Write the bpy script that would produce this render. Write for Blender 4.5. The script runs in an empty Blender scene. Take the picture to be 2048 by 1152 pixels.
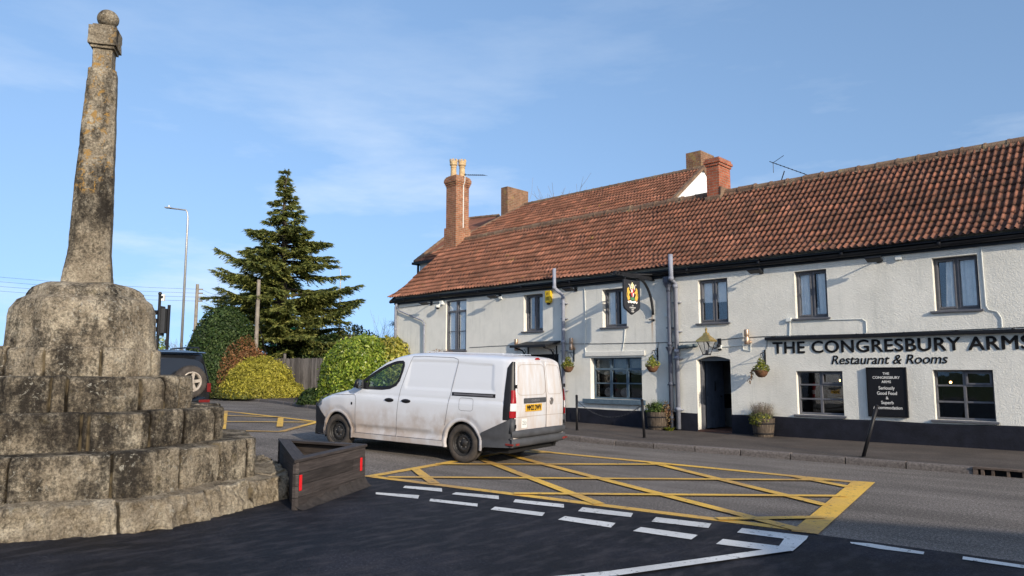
import bpy, bmesh, math, random
import numpy as np
from mathutils import Vector, Matrix, noise as mnoise

# ------------------------------------------------------------------ camera, light, sky
sc = bpy.context.scene
COL = sc.collection
R = math.radians
cam_d = bpy.data.cameras.new("camera")
cam = bpy.data.objects.new("camera", cam_d); COL.objects.link(cam)
cam_d.sensor_width = 36.0
cam_d.lens = 1480.0 / 2048.0 * 36.0
cam_d.clip_start = 0.05; cam_d.clip_end = 3000
CAM_PITCH = math.atan(169 / 1480.0); CAM_AZ = R(133.25)
cam.location = (0, 0, 1.5)
cam.rotation_euler = (math.pi / 2 + CAM_PITCH, 0, CAM_AZ - math.pi / 2)
sc.camera = cam

SUN = Vector((3.0, -0.98, 1.14)).normalized()          # towards the sun
sun_d = bpy.data.lights.new("sun", 'SUN')
sun_d.energy = 3.3; sun_d.angle = R(0.5); sun_d.color = (1.0, 0.87, 0.70)
sun = bpy.data.objects.new("sun", sun_d); COL.objects.link(sun)
sun.rotation_euler = SUN.to_track_quat('Z', 'Y').to_euler()
sun.location = (20, -10, 30)

W = bpy.data.worlds.new("World"); sc.world = W; W.use_nodes = True
wn = W.node_tree; wn.nodes.clear()
def N(nt, t, **kw):
    n = nt.nodes.new(t)
    for k, v in kw.items():
        if k.startswith('i_'):
            n.inputs[k[2:].replace('_', ' ')].default_value = v
        else:
            setattr(n, k, v)
    return n
sky = N(wn, 'ShaderNodeTexSky', sky_type='NISHITA', sun_disc=False)
sky.sun_elevation = math.asin(SUN.z)
sky.sun_rotation = math.atan2(SUN.x, SUN.y)
sky.air_density = 1.0; sky.dust_density = 1.1; sky.ozone_density = 2.2; sky.altitude = 0
wtc = N(wn, 'ShaderNodeTexCoord')
# thin high cloud: bands of noise stretched along the horizon
wmap = N(wn, 'ShaderNodeMapping'); wmap.inputs['Scale'].default_value = (1.2, 1.2, 5.0)
wno = N(wn, 'ShaderNodeTexNoise'); wno.inputs['Scale'].default_value = 2.3; wno.inputs['Detail'].default_value = 7; wno.inputs['Roughness'].default_value = 0.58
wrp = N(wn, 'ShaderNodeValToRGB'); wrp.color_ramp.elements[0].position = 0.50; wrp.color_ramp.elements[1].position = 0.78
wsep = N(wn, 'ShaderNodeSeparateXYZ')
whz = N(wn, 'ShaderNodeMapRange'); whz.inputs['From Min'].default_value = 0.02; whz.inputs['From Max'].default_value = 0.40
whz.inputs['To Min'].default_value = 1.0; whz.inputs['To Max'].default_value = 0.17
wmul = N(wn, 'ShaderNodeMath', operation='MULTIPLY')
wmix = N(wn, 'ShaderNodeMixRGB'); wmix.inputs['Color2'].default_value = (4.1, 4.5, 4.95, 1)
wbg = N(wn, 'ShaderNodeBackground'); wbg.inputs['Strength'].default_value = 0.15
wout = N(wn, 'ShaderNodeOutputWorld')
L = wn.links.new
# the sky is read a little above each direction, so that its foot is not so pale
wsv = N(wn, 'ShaderNodeMapping'); wsv.inputs['Scale'].default_value = (1, 1, 0.54); wsv.inputs['Location'].default_value = (0, 0, 0.25)
L(wtc.outputs['Generated'], wsv.inputs['Vector']); L(wsv.outputs['Vector'], sky.inputs['Vector'])
L(wtc.outputs['Generated'], wmap.inputs['Vector']); L(wmap.outputs['Vector'], wno.inputs['Vector'])
L(wno.outputs['Fac'], wrp.inputs['Fac']); L(wtc.outputs['Generated'], wsep.inputs['Vector'])
L(wsep.outputs['Z'], whz.inputs['Value']); L(whz.outputs['Result'], wmul.inputs[0]); L(wrp.outputs['Color'], wmul.inputs[1])
L(wmul.outputs['Value'], wmix.inputs['Fac']); L(sky.outputs['Color'], wmix.inputs['Color1'])
L(wmix.outputs['Color'], wbg.inputs['Color']); L(wbg.outputs['Background'], wout.inputs['Surface'])

sc.view_settings.view_transform = 'Standard'; sc.view_settings.look = 'None'
sc.view_settings.exposure = 0.62; sc.view_settings.gamma = 1.0
sc.render.engine = 'CYCLES'
sc.cycles.max_bounces = 8; sc.cycles.transparent_max_bounces = 12
random.seed(7); rng = np.random.default_rng(7)

# ------------------------------------------------------------------ material helpers
class Mat:
    def __init__(s, name, rough=0.8, metal=0.0, spec=0.25):
        s.m = bpy.data.materials.new(name); s.m.use_nodes = True
        s.nt = s.m.node_tree; s.b = s.nt.nodes['Principled BSDF']; s.out = s.nt.nodes['Material Output']
        s.b.inputs['Roughness'].default_value = rough; s.b.inputs['Metallic'].default_value = metal
        s.b.inputs['Specular IOR Level'].default_value = spec
        s.tc = N(s.nt, 'ShaderNodeTexCoord'); s.vec = s.tc.outputs['Object']
    def l(s, a, b): s.nt.links.new(a, b)
    def mapped(s, scale=(1, 1, 1), vec=None):
        m = N(s.nt, 'ShaderNodeMapping'); m.inputs['Scale'].default_value = scale
        s.l(vec or s.vec, m.inputs['Vector']); return m.outputs['Vector']
    def noise(s, scale, detail=4, rough=0.55, vec=None, dist=0.0):
        n = N(s.nt, 'ShaderNodeTexNoise'); n.inputs['Scale'].default_value = scale; n.inputs['Detail'].default_value = detail
        n.inputs['Roughness'].default_value = rough; n.inputs['Distortion'].default_value = dist
        s.l(vec or s.vec, n.inputs['Vector']); return n.outputs['Fac']
    def voro(s, scale, vec=None, feature='F1', rnd=1.0):
        n = N(s.nt, 'ShaderNodeTexVoronoi', feature=feature); n.inputs['Scale'].default_value = scale
        n.inputs['Randomness'].default_value = rnd
        s.l(vec or s.vec, n.inputs['Vector']); return n.outputs['Distance']
    def ramp(s, fac, stops):
        r = N(s.nt, 'ShaderNodeValToRGB'); e = r.color_ramp.elements
        while len(e) < len(stops): e.new(0.5)
        for el, (p, c) in zip(e, stops):
            el.position = p; el.color = (c, c, c, 1) if isinstance(c, (int, float)) else (*c, 1)
        s.l(fac, r.inputs['Fac']); return r.outputs['Color']
    def mix(s, a, b, fac, mode='MIX'):
        m = N(s.nt, 'ShaderNodeMixRGB', blend_type=mode)
        for sock, x in ((m.inputs['Color1'], a), (m.inputs['Color2'], b), (m.inputs['Fac'], fac)):
            if isinstance(x, (int, float)): sock.default_value = x if sock.type == 'VALUE' else (x, x, x, 1)
            elif isinstance(x, tuple): sock.default_value = (*x, 1)
            else: s.l(x, sock)
        return m.outputs['Color']
    def math(s, op, a, b=0.0):
        m = N(s.nt, 'ShaderNodeMath', operation=op)
        for i, x in enumerate((a, b)):
            if isinstance(x, (int, float)): m.inputs[i].default_value = x
            else: s.l(x, m.inputs[i])
        return m.outputs['Value']
    def sep(s, vec=None):
        n = N(s.nt, 'ShaderNodeSeparateXYZ'); s.l(vec or s.vec, n.inputs['Vector']); return n.outputs
    def comb(s, x, y, z):
        n = N(s.nt, 'ShaderNodeCombineXYZ')
        for i, v in enumerate((x, y, z)):
            if isinstance(v, (int, float)): n.inputs[i].default_value = v
            else: s.l(v, n.inputs[i])
        return n.outputs['Vector']
    def island(s):
        return N(s.nt, 'ShaderNodeNewGeometry').outputs['Random Per Island']
    def color(s, c):
        if isinstance(c, tuple): s.b.inputs['Base Color'].default_value = (*c, 1)
        else: s.l(c, s.b.inputs['Base Color'])
    def rough(s, c): s.l(c, s.b.inputs['Roughness'])
    def bump(s, h, strength=0.5, dist=0.02):
        b = N(s.nt, 'ShaderNodeBump'); b.inputs['Strength'].default_value = strength; b.inputs['Distance'].default_value = dist
        s.l(h, b.inputs['Height']); s.l(b.outputs['Normal'], s.b.inputs['Normal'])

def simple(name, col, rough=0.6, metal=0.0, var=0.12, scale=6.0, bump=0.0, bscale=40.0, spec=0.25, bdist=0.004):
    M = Mat(name, rough, metal, spec)
    n = M.noise(scale, 5, 0.6)
    f = M.ramp(n, [(0.3, 1 - var), (0.7, 1 + var)])
    M.color(M.mix(tuple(col), f, 1.0, 'MULTIPLY'))
    if bump: M.bump(M.noise(bscale, 3), bump, bdist)
    return M.m

def emit(name, col, strength):
    M = Mat(name); M.color((0.02, 0.02, 0.02))
    M.b.inputs['Emission Color'].default_value = (*col, 1); M.b.inputs['Emission Strength'].default_value = strength
    return M.m

def glass(name, tint=(0.94, 0.95, 0.96), refl=(0.9, 0.95, 1.0), base=0.06):
    M = Mat(name); nt = M.nt
    tr = N(nt, 'ShaderNodeBsdfTransparent'); tr.inputs['Color'].default_value = (*tint, 1)
    gl = N(nt, 'ShaderNodeBsdfGlossy'); gl.inputs['Color'].default_value = (*refl, 1); gl.inputs['Roughness'].default_value = 0.02
    fr = N(nt, 'ShaderNodeFresnel'); bf = N(nt, 'ShaderNodeNewGeometry'); mr = N(nt, 'ShaderNodeMapRange'); mr.inputs['To Min'].default_value = 1.5; mr.inputs['To Max'].default_value = 1 / 1.5
    M.l(bf.outputs['Backfacing'], mr.inputs['Value']); M.l(mr.outputs['Result'], fr.inputs['IOR'])
    ad = M.math('ADD', fr.outputs['Fac'], base)
    mx = N(nt, 'ShaderNodeMixShader'); M.l(ad, mx.inputs['Fac']); M.l(tr.outputs['BSDF'], mx.inputs[1]); M.l(gl.outputs['BSDF'], mx.inputs[2])
    bn = N(nt, 'ShaderNodeBump'); bn.inputs['Strength'].default_value = 0.05; bn.inputs['Distance'].default_value = 0.02
    M.l(M.noise(3.0, 2), bn.inputs['Height']); M.l(bn.outputs['Normal'], gl.inputs['Normal'])
    M.l(mx.outputs['Shader'], M.out.inputs['Surface']); return M.m

def leafmat(name, cols, transl=0.25, rough=0.55, spec=0.35):
    M = Mat(name, rough, 0, spec)
    k = len(cols)
    c = M.ramp(M.island(), [(i / max(1, k - 1), cols[i]) for i in range(k)])
    big = M.ramp(M.noise(1.3, 3), [(0.35, 0.75), (0.65, 1.2)])
    c = M.mix(c, big, 1.0, 'MULTIPLY')
    M.color(c)
    t = N(M.nt, 'ShaderNodeBsdfTranslucent'); M.l(c, t.inputs['Color'])
    mx = N(M.nt, 'ShaderNodeMixShader'); mx.inputs['Fac'].default_value = transl
    M.l(M.b.outputs['BSDF'], mx.inputs[1]); M.l(t.outputs['BSDF'], mx.inputs[2]); M.l(mx.outputs['Shader'], M.out.inputs['Surface'])
    return M.m

# ------------------------------------------------------------------ mesh helpers
class MB:
    def __init__(s): s.v = []; s.f = []; s.mi = []; s.uv = []
    def add(s, vs, fs, mi=0):
        o = len(s.v); s.v += [tuple(p) for p in vs]
        for f in fs: s.f.append(tuple(i + o for i in f)); s.mi.append(mi)
        return s
    def box(s, x0, y0, z0, x1, y1, z1, mi=0):
        v = [(x0, y0, z0), (x1, y0, z0), (x1, y1, z0), (x0, y1, z0), (x0, y0, z1), (x1, y0, z1), (x1, y1, z1), (x0, y1, z1)]
        return s.add(v, [(0, 3, 2, 1), (4, 5, 6, 7), (0, 1, 5, 4), (1, 2, 6, 5), (2, 3, 7, 6), (3, 0, 4, 7)], mi)
    def obox(s, c, ux, uy, uz, mi=0):
        c = Vector(c); ux = Vector(ux); uy = Vector(uy); uz = Vector(uz)
        v = [c + a * ux + b * uy + d * uz for d in (-1, 1) for a, b in ((-1, -1), (1, -1), (1, 1), (-1, 1))]
        return s.add(v, [(0, 3, 2, 1), (4, 5, 6, 7), (0, 1, 5, 4), (1, 2, 6, 5), (2, 3, 7, 6), (3, 0, 4, 7)], mi)
    def beam(s, p, q, w, h, up=(0, 0, 1), mi=0):
        p = Vector(p); q = Vector(q); d = (q - p); a = d.normalized(); u = Vector(up)
        sd = a.cross(u).normalized(); u2 = sd.cross(a)
        return s.obox((p + q) / 2, d / 2, sd * w / 2, u2 * h / 2, mi)
    def prism(s, pts, fn, w0, w1, mi=0):
        n = len(pts); v = [fn(a, b, w0) for a, b in pts] + [fn(a, b, w1) for a, b in pts]
        f = [tuple(range(n))[::-1], tuple(range(n, 2 * n))] + [(i, (i + 1) % n, n + (i + 1) % n, n + i) for i in range(n)]
        return s.add(v, f, mi)
    def tube(s, pts, r, n=8, mi=0, cap=True):
        pts = [Vector(p) for p in pts]; k = len(pts); rs = r if isinstance(r, (list, tuple)) else [r] * k
        vs = []; ref = None
        for i, p in enumerate(pts):
            t = ((pts[min(i + 1, k - 1)] - pts[max(i - 1, 0)])).normalized()
            if ref is None: ref = Vector((0, 0, 1)) if abs(t.z) < 0.9 else Vector((1, 0, 0))
            a = t.cross(ref).normalized(); b = a.cross(t).normalized(); ref = b if abs(b.dot(t)) < 0.9 else ref
            for j in range(n):
                an = 2 * math.pi * j / n; vs.append(p + (a * math.cos(an) + b * math.sin(an)) * rs[i])
        f = [(i * n + j, i * n + (j + 1) % n, (i + 1) * n + (j + 1) % n, (i + 1) * n + j) for i in range(k - 1) for j in range(n)]
        if cap: f += [tuple(range(n))[::-1], tuple((k - 1) * n + j for j in range(n))]
        return s.add(vs, f, mi)
    def lathe(s, prof, c=(0, 0, 0), n=24, axis='Z', mi=0, a0=0.0, a1=2 * math.pi):
        full = abs(a1 - a0 - 2 * math.pi) < 1e-6; m = n if full else n + 1; vs = []
        for r_, h in prof:
            for j in range(m):
                a = a0 + (a1 - a0) * j / n; x, y = r_ * math.cos(a), r_ * math.sin(a)
                p = {'Z': (x, y, h), 'X': (h, x, y), 'Y': (x, h, y)}[axis]
                vs.append((c[0] + p[0], c[1] + p[1], c[2] + p[2]))
        f = []
        for i in range(len(prof) - 1):
            for j in range(n):
                j2 = (j + 1) % m; f.append((i * m + j, i * m + j2, (i + 1) * m + j2, (i + 1) * m + j))
        return s.add(vs, f, mi)
    def sphere(s, c, r, nu=12, nv=8, mi=0, sq=(1, 1, 1)):
        prof = [(max(1e-4, math.sin(math.pi * i / nv)), -math.cos(math.pi * i / nv)) for i in range(nv + 1)]
        o = len(s.v); s.lathe(prof, (0, 0, 0), nu, mi=mi)
        for i in range(o, len(s.v)):
            p = s.v[i]; s.v[i] = (c[0] + p[0] * r * sq[0], c[1] + p[1] * r * sq[1], c[2] + p[2] * r * sq[2])
        return s
    def grid(s, P, mi=0, flip=False):
        a = len(P); b = len(P[0]); vs = [p for row in P for p in row]
        f = [(i * b + j, i * b + j + 1, (i + 1) * b + j + 1, (i + 1) * b + j) for i in range(a - 1) for j in range(b - 1)]
        if flip: f = [q[::-1] for q in f]
        return s.add(vs, f, mi)
    def poly(s, pts, mi=0): return s.add(pts, [tuple(range(len(pts)))], mi)
    def xf(s, M, start=0):
        for i in range(start, len(s.v)): s.v[i] = tuple(M @ Vector(s.v[i]))
        return s

def obj(name, mb, mats, parent=None, smooth=False, bevel=0.0, org=None, seg=2, fix=True):
    """one mesh object; coordinates are world coordinates unless the parent is local (org)"""
    me = bpy.data.meshes.new(name)
    mats = mats if isinstance(mats, (list, tuple)) else [mats]
    if isinstance(mb, MB):
        me.from_pydata(mb.v, [], mb.f)
        for m in mats: me.materials.append(m)
        if len(mats) > 1: me.polygons.foreach_set('material_index', mb.mi)
        if fix:
            bm = bmesh.new(); bm.from_mesh(me); bmesh.ops.recalc_face_normals(bm, faces=bm.faces); bm.to_mesh(me); bm.free()
    else:
        V, F = mb
        V = np.asarray(V, dtype=np.float32); F = np.asarray(F, dtype=np.int32); k = F.shape[1]
        me.vertices.add(len(V)); me.vertices.foreach_set('co', V.ravel())
        me.loops.add(F.size); me.loops.foreach_set('vertex_index', F.ravel())
        me.polygons.add(len(F)); me.polygons.foreach_set('loop_start', np.arange(0, F.size, k, dtype=np.int32))
        me.polygons.foreach_set('loop_total', np.full(len(F), k, dtype=np.int32))
        for m in mats: me.materials.append(m)
        me.update(calc_edges=True)
    if smooth:
        me.polygons.foreach_set('use_smooth', [True] * len(me.polygons))
    me.validate(); me.update()
    o = bpy.data.objects.new(name, me); COL.objects.link(o)
    if parent is not None:
        o.parent = parent
        off = Vector((0, 0, 0)); p = parent
        if org is None:
            while p is not None:
                off += Vector(p.location); p = p.parent
            o.location = -off
    if bevel:
        b = o.modifiers.new('bevel', 'BEVEL'); b.width = bevel; b.segments = seg; b.limit_method = 'ANGLE'; b.angle_limit = R(35)
        if smooth is False:
            me.polygons.foreach_set('use_smooth', [True] * len(me.polygons))
            e = o.modifiers.new('wn', 'WEIGHTED_NORMAL')
    return o

def thing(name, label, cat, loc=(0, 0, 0), rz=0.0, group=None):
    o = bpy.data.objects.new(name, None); COL.objects.link(o)
    o.empty_display_size = 0.2
    o.location = loc; o.rotation_euler = (0, 0, rz); o['label'] = label; o['category'] = cat
    if group: o['group'] = group
    return o
def tag(o, label, cat, group=None):
    o['label'] = label; o['category'] = cat
    if group: o['group'] = group
    return o
def struct(o): o['kind'] = 'structure'; return o
def copy_tree(o, parent=None):
    c = o.copy(); COL.objects.link(c); c.parent = parent
    for ch in o.children: copy_tree(ch, c)
    return c

def text_mesh(name, body, mat, parent, fn, width=None, height=None, extrude=0.01, bold=0.0, shear=0.0, space=1.0, local=False, fat=0.0):
    """text outline built as a mesh; fn maps (u, v, w) to the place, u centred, v from the baseline"""
    cu = bpy.data.curves.new(name, 'FONT'); cu.body = body; cu.size = 1.0; cu.extrude = 0.5; cu.offset = bold
    cu.shear = shear; cu.space_character = space; cu.align_x = 'CENTER'; cu.resolution_u = 4
    t = bpy.data.objects.new(name, cu); COL.objects.link(t)
    bpy.context.view_layer.update()
    me = bpy.data.meshes.new_from_object(t.evaluated_get(bpy.context.evaluated_depsgraph_get()))
    bpy.data.objects.remove(t); bpy.data.curves.remove(cu)
    co = np.empty(len(me.vertices) * 3); me.vertices.foreach_get('co', co); co = co.reshape(-1, 3)
    x0, x1 = co[:, 0].min(), co[:, 0].max(); cap = 0.70
    s_h = (height / cap) if height else width / (x1 - x0)
    s_w = (width / (x1 - x0)) if width else s_h
    xm = (x0 + x1) / 2
    out = [fn((p[0] - xm) * s_w, p[1] * s_h, (p[2] + 0.5) * extrude) for p in co]
    me.vertices.foreach_set('co', np.array(out).ravel())
    if fat:      # heavier strokes: the same outlines set side by side, a hair deeper each
        bm = bmesh.new(); bm.from_mesh(me); base_ = bm.verts[:]; geo_ = bm.verts[:] + bm.edges[:] + bm.faces[:]
        e0 = Vector(fn(0, 0, 0))
        for k_, (du, dv) in enumerate(((-1, 0), (1, 0), (0, -.7), (0, .7))):
            r_ = bmesh.ops.duplicate(bm, geom=geo_); sh_ = Vector(fn(du * fat, dv * fat, .0003 * (k_ + 1))) - e0
            for v_ in r_['geom']:
                if isinstance(v_, bmesh.types.BMVert): v_.co += sh_
        bm.to_mesh(me); bm.free()
    me.materials.clear(); me.materials.append(mat); me.name = name
    me.update()
    o = bpy.data.objects.new(name, me); COL.objects.link(o)
    if parent is not None:
        o.parent = parent
        if not local:
            off = Vector((0, 0, 0)); p = parent
            while p is not None: off += Vector(p.location); p = p.parent
            o.location = -off
    return o

def interp(x, xs, ys): return float(np.interp(x, xs, ys))

def g(x):
    """height of the road: it climbs gently towards the left"""
    t = max(0.0, -9.0 - x); t = t * t / (t + 0.8)
    return 0.36 * (1 - math.exp(-t / 9.0))

# leaves: a cloud of small folded diamond leaves
def leaf_arrays(P, Nrm, size, aspect=0.5, jitter=0.6, flat=0.0):
    n = len(P)
    d = rng.normal(size=(n, 3)); nr = Nrm + jitter * d; nr /= np.linalg.norm(nr, axis=1, keepdims=True) + 1e-9
    a = rng.normal(size=(n, 3)); a -= (a * nr).sum(1, keepdims=True) * nr
    if flat: a[:, 2] *= (1 - flat)
    a /= np.linalg.norm(a, axis=1, keepdims=True) + 1e-9
    b = np.cross(nr, a)
    s = np.asarray(size).reshape(-1, 1) * np.ones((n, 1))
    V = np.stack([P - a * s, P + b * s * aspect + nr * s * 0.12, P + a * s, P - b * s * aspect + nr * s * 0.12], axis=1)
    F = np.arange(n * 4).reshape(n, 4)
    return V.reshape(-1, 3), F

SHADE_APEX, SHADE_EAVE, SHADE_HW, SHADE_C = 7.55, 5.3, 5.0, 6.0
# ================================================================== THE SETTING
YF = 16.13                      # the pub's front wall stands along this line
KERB = [(30, 12.85), (-3, 12.85), (-9, 12.78), (-13, 12.80), (-18, 13.15), (-21.6, 13.7), (-27, 14.95), (-33, 15.6), (-45, 17.0), (-70, 19.5), (-120, 26)]
def kerb_y(x): return float(np.interp(-x, [-k[0] for k in KERB], [k[1] for k in KERB]))

def asphalt():
    M = Mat("old_asphalt", 0.92, 0, 0.15)
    sp = M.math('ADD', M.math('MULTIPLY', M.noise(95, 3, 0.75), .45), M.math('MULTIPLY', M.noise(38, 4, 0.8), .55)); big = M.noise(0.55, 5, 0.6); streak = M.noise(1.0, 4, 0.6, M.mapped((0.25, 2.2, 1)))
    c = M.ramp(sp, [(0.37, (0.022, 0.020, 0.019)), (0.47, (0.115, 0.102, 0.091)), (0.55, (0.205, 0.182, 0.163)), (0.64, (0.52, 0.47, 0.42))])
    c = M.mix(c, M.ramp(big, [(0.3, 0.78), (0.7, 1.12)]), 1.0, 'MULTIPLY')
    c = M.mix(c, M.ramp(streak, [(0.35, 0.80), (0.65, 1.16)]), 1.0, 'MULTIPLY')
    M.color(c); M.bump(sp, 0.75, 0.008); return M.m
def newtarmac():
    M = Mat("new_tarmac", 0.75, 0, 0.16)
    sp = M.math('ADD', M.math('MULTIPLY', M.noise(110, 3, 0.75), .45), M.math('MULTIPLY', M.noise(45, 4, 0.8), .55)); big = M.noise(0.9, 6, 0.62, dist=0.4); fine = M.noise(4.5, 5, 0.6, M.mapped((1.6, 0.6, 1)))
    c = M.ramp(sp, [(0.30, (0.004, 0.004, 0.006)), (0.52, (0.009, 0.0095, 0.013)), (0.62, (0.030, 0.030, 0.036)), (0.72, (0.13, 0.13, 0.135))])
    c = M.mix(c, M.ramp(big, [(0.34, 0.50), (0.50, 1.0), (0.66, 2.3)]), 1.0, 'MULTIPLY')
    dust = M.ramp(fine, [(0.48, 0.0), (0.70, 0.75)])
    c = M.mix(c, (0.046, 0.042, 0.046), dust)
    M.color(c); M.rough(M.ramp(big, [(0.36, 0.62), (0.66, 0.82)])); M.bump(sp, 0.6, 0.007); return M.m
def paving():
    M = Mat("pavement_asphalt", 0.9, 0, 0.3)
    sp = M.noise(90, 3, 0.7); big = M.noise(1.1, 5, 0.65); st = M.noise(0.8, 5, 0.6, M.mapped((1, 3.5, 1)))
    c = M.ramp(sp, [(0.3, (0.024, 0.020, 0.018)), (0.5, (0.070, 0.057, 0.049)), (0.72, (0.17, 0.145, 0.13))])
    c = M.mix(c, M.ramp(big, [(0.3, 0.65), (0.7, 1.25)]), 1.0, 'MULTIPLY')
    c = M.mix(c, (0.17, 0.10, 0.065), M.ramp(st, [(0.60, 0.0), (0.8, 0.45)]))
    M.color(c); M.bump(sp, 0.6, 0.006); return M.m
def kerbmat():
    M = Mat("kerb_stone", 0.85, 0, 0.3)
    c = M.ramp(M.noise(30, 4, 0.7), [(0.3, (0.075, 0.064, 0.058)), (0.7, (0.20, 0.175, 0.16))])
    c = M.mix(c, M.ramp(M.island(), [(0, 0.8), (1, 1.2)]), 1.0, 'MULTIPLY')
    z = M.sep(N(M.nt, 'ShaderNodeNewGeometry').outputs['Normal'])[2]
    M.color(c); M.bump(M.noise(60, 3), 0.4, 0.004); return M.m
def paintmat(name, col, wear, under, dirt=None):
    M = Mat(name, 0.7, 0, 0.35)
    n = M.noise(14, 6, 0.72); n2 = M.noise(1.1, 4, 0.6); sp = M.noise(120, 2, 0.6)
    c = M.mix(tuple(col), M.ramp(n2, [(0.35, 0.80), (0.65, 1.08)]), 1.0, 'MULTIPLY')
    if dirt: c = M.mix(c, dirt, M.ramp(M.noise(0.55, 4, 0.6), [(0.44, 0.0), (0.58, 0.85)]))
    c = M.mix(c, under, M.ramp(n, [(wear, 1.0), (wear + 0.035, 0.0)]))
    c = M.mix(c, M.ramp(sp, [(0.3, 0.72), (0.55, 1.0)]), 1.0, 'MULTIPLY')
    M.color(c); M.bump(sp, 0.5, 0.004); return M.m
def soilmat():
    M = Mat("soil", 0.95, 0, 0.2)
    c = M.ramp(M.noise(9, 6, 0.7), [(0.3, (0.030, 0.022, 0.016)), (0.6, (0.085, 0.065, 0.045)), (0.8, (0.12, 0.11, 0.06))])
    M.color(c); M.bump(M.noise(25, 4), 0.8, 0.03); return M.m
def grassmat():
    M = Mat("rough_grass", 0.95, 0, 0.2)
    c = M.ramp(M.noise(0.8, 6, 0.7), [(0.3, (0.035, 0.050, 0.016)), (0.7, (0.085, 0.10, 0.035))]); M.color(c); M.bump(M.noise(30, 4), 0.8, 0.03); return M.m

m_asph = asphalt(); m_tar = newtarmac(); m_pave = paving(); m_kerb = kerbmat(); m_soil = soilmat(); m_grass = grassmat()
m_white = paintmat("white_road_paint", (0.66, 0.66, 0.64), 0.365, (0.03, 0.03, 0.033))
m_yellow = paintmat("yellow_road_paint", (0.86, 0.52, 0.085), 0.37, (0.10, 0.092, 0.088), (0.44, 0.265, 0.10))

# wide ground to the horizon, then the road, the side road's new tarmac, the pavements
mb = MB(); xs = [-1500, -400, -150, -120, -80, -60, -50, -45, -40, -35, -30, -27, -24, -21, -19, -17, -15, -13, -11, -9, 0, 30, 400, 1500]
mb.grid([[(x, y, g(x) - 0.06) for y in (-1500, -200, -40, 0, 60, 300, 1500)] for x in xs])
struct(obj("ground", mb, m_grass))
xs = [-120, -90, -70, -60] + [-55 + i for i in range(0, 60)] + [6, 10, 20, 30]
mb = MB(); mb.grid([[(x, y, g(x)) for y in list(np.linspace(-14, kerb_y(x) - 0.0, 9))] for x in xs])
struct(obj("road", mb, m_asph))
edge = [(-30, 3.0), (-13, 6.10), (-8.95, 6.50), (-2.81, 7.11), (0, 7.30), (8, 7.8), (28, 9)]
def edge_y(x): return float(np.interp(x, [e[0] for e in edge], [e[1] for e in edge]))
mb = MB(); mb.grid([[(x, y, g(x) + 0.004) for y in [-12, -6, -2, 0, 2, 4, 5, edge_y(x)]] for x in [-13, -12, -11, -10, -9, -7, -5, -2.81, 0, 4, 8, 14, 20, 28]])
struct(obj("side_road", mb, m_tar))

# pavement in front of the pub, running on past the hedges to the left
def pav_z(x, y):
    k = kerb_y(x); t = min(1.0, max(0.0, (y - k) / 3.2)); return (g(x) + 0.105) * (1 - t) + (0.10 + 0.45 * g(x)) * t if x > -21 else g(x) + 0.105 + 0.05 * t
xs = [30, 10, 4] + [2 - i * 0.5 for i in range(0, 60)] + [-30, -33, -36, -40, -45, -55, -70, -120]
mb = MB(); mb.grid([[(x, y, pav_z(x, y)) for y in [kerb_y(x) + 0.12 + (((YF + 0.3 if x > -21.0 else kerb_y(x) + 1.75) - kerb_y(x) - 0.12) * t) for t in (0, .2, .4, .6, .8, 1)]] for x in xs])
struct(obj("pavement", mb, m_pave))
mb = MB(); mb.grid([[(x, y, g(x) + 0.13 + (0.12 if i else 0)) for i, y in enumerate([kerb_y(x) + 1.70, kerb_y(x) + 2.3, kerb_y(x) + 9])] for x in [-21.1, -22, -24, -27, -30, -33, -36, -40, -45, -55, -70]])
struct(obj("planting_bed", mb, m_soil))
# kerb: one stone after another
mb = MB(); x = 8.0; k = 0
while x > -60:
    if abs(x + 1.5) < 0.01: x = -2.70
    ln = 0.95 if x > -1.49 else 0.915
    x2 = x - ln
    if -2.75 < x2 and x < -1.0 and False: pass
    a0 = Vector((x - 0.011, kerb_y(x), 0)); a1 = Vector((x2 + 0.011, kerb_y(x2), 0))
    z0, z1 = g(x), g(x2); dy = random.uniform(-0.006, 0.006); dz = random.uniform(-0.006, 0.004)
    if True:
        pr = [(0.0 + dy, -0.15), (0.004 + dy, 0.075 + dz), (0.012 + dy, 0.098 + dz), (0.030 + dy, 0.112 + dz), (0.13, 0.112 + dz), (0.13, -0.15)]
        v = [(a0.x, a0.y + p, z0 + q) for p, q in pr] + [(a1.x, a1.y + p, z1 + q) for p, q in pr]; n = len(pr)
        mb.add(v, [tuple(range(n)), tuple(range(n, 2 * n))[::-1]] + [(i, n + i, n + (i + 1) % n, (i + 1) % n) for i in range(n)])
    x = x2; k += 1
struct(obj("kerb", mb, m_kerb))

# ---- painted markings
def strip(mb, p, q, w, lift, wend=None):
    p = Vector((p[0], p[1])); q = Vector((q[0], q[1])); d = (q - p).normalized(); s = Vector((-d.y, d.x)); k = max(1, int((q - p).length / 0.6)); w2 = wend or w
    P = []
    for i in range(k + 1):
        t = i / k; c = p.lerp(q, t); ww = (w + (w2 - w) * t) / 2
        P.append([(c.x + s.x * e, c.y + s.y * e, g(c.x + s.x * e) + lift) for e in (-ww, ww)])
    mb.grid(P)
def quads(mb, pts, lift): mb.poly([(a, b, g(a) + lift) for a, b in pts])

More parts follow.
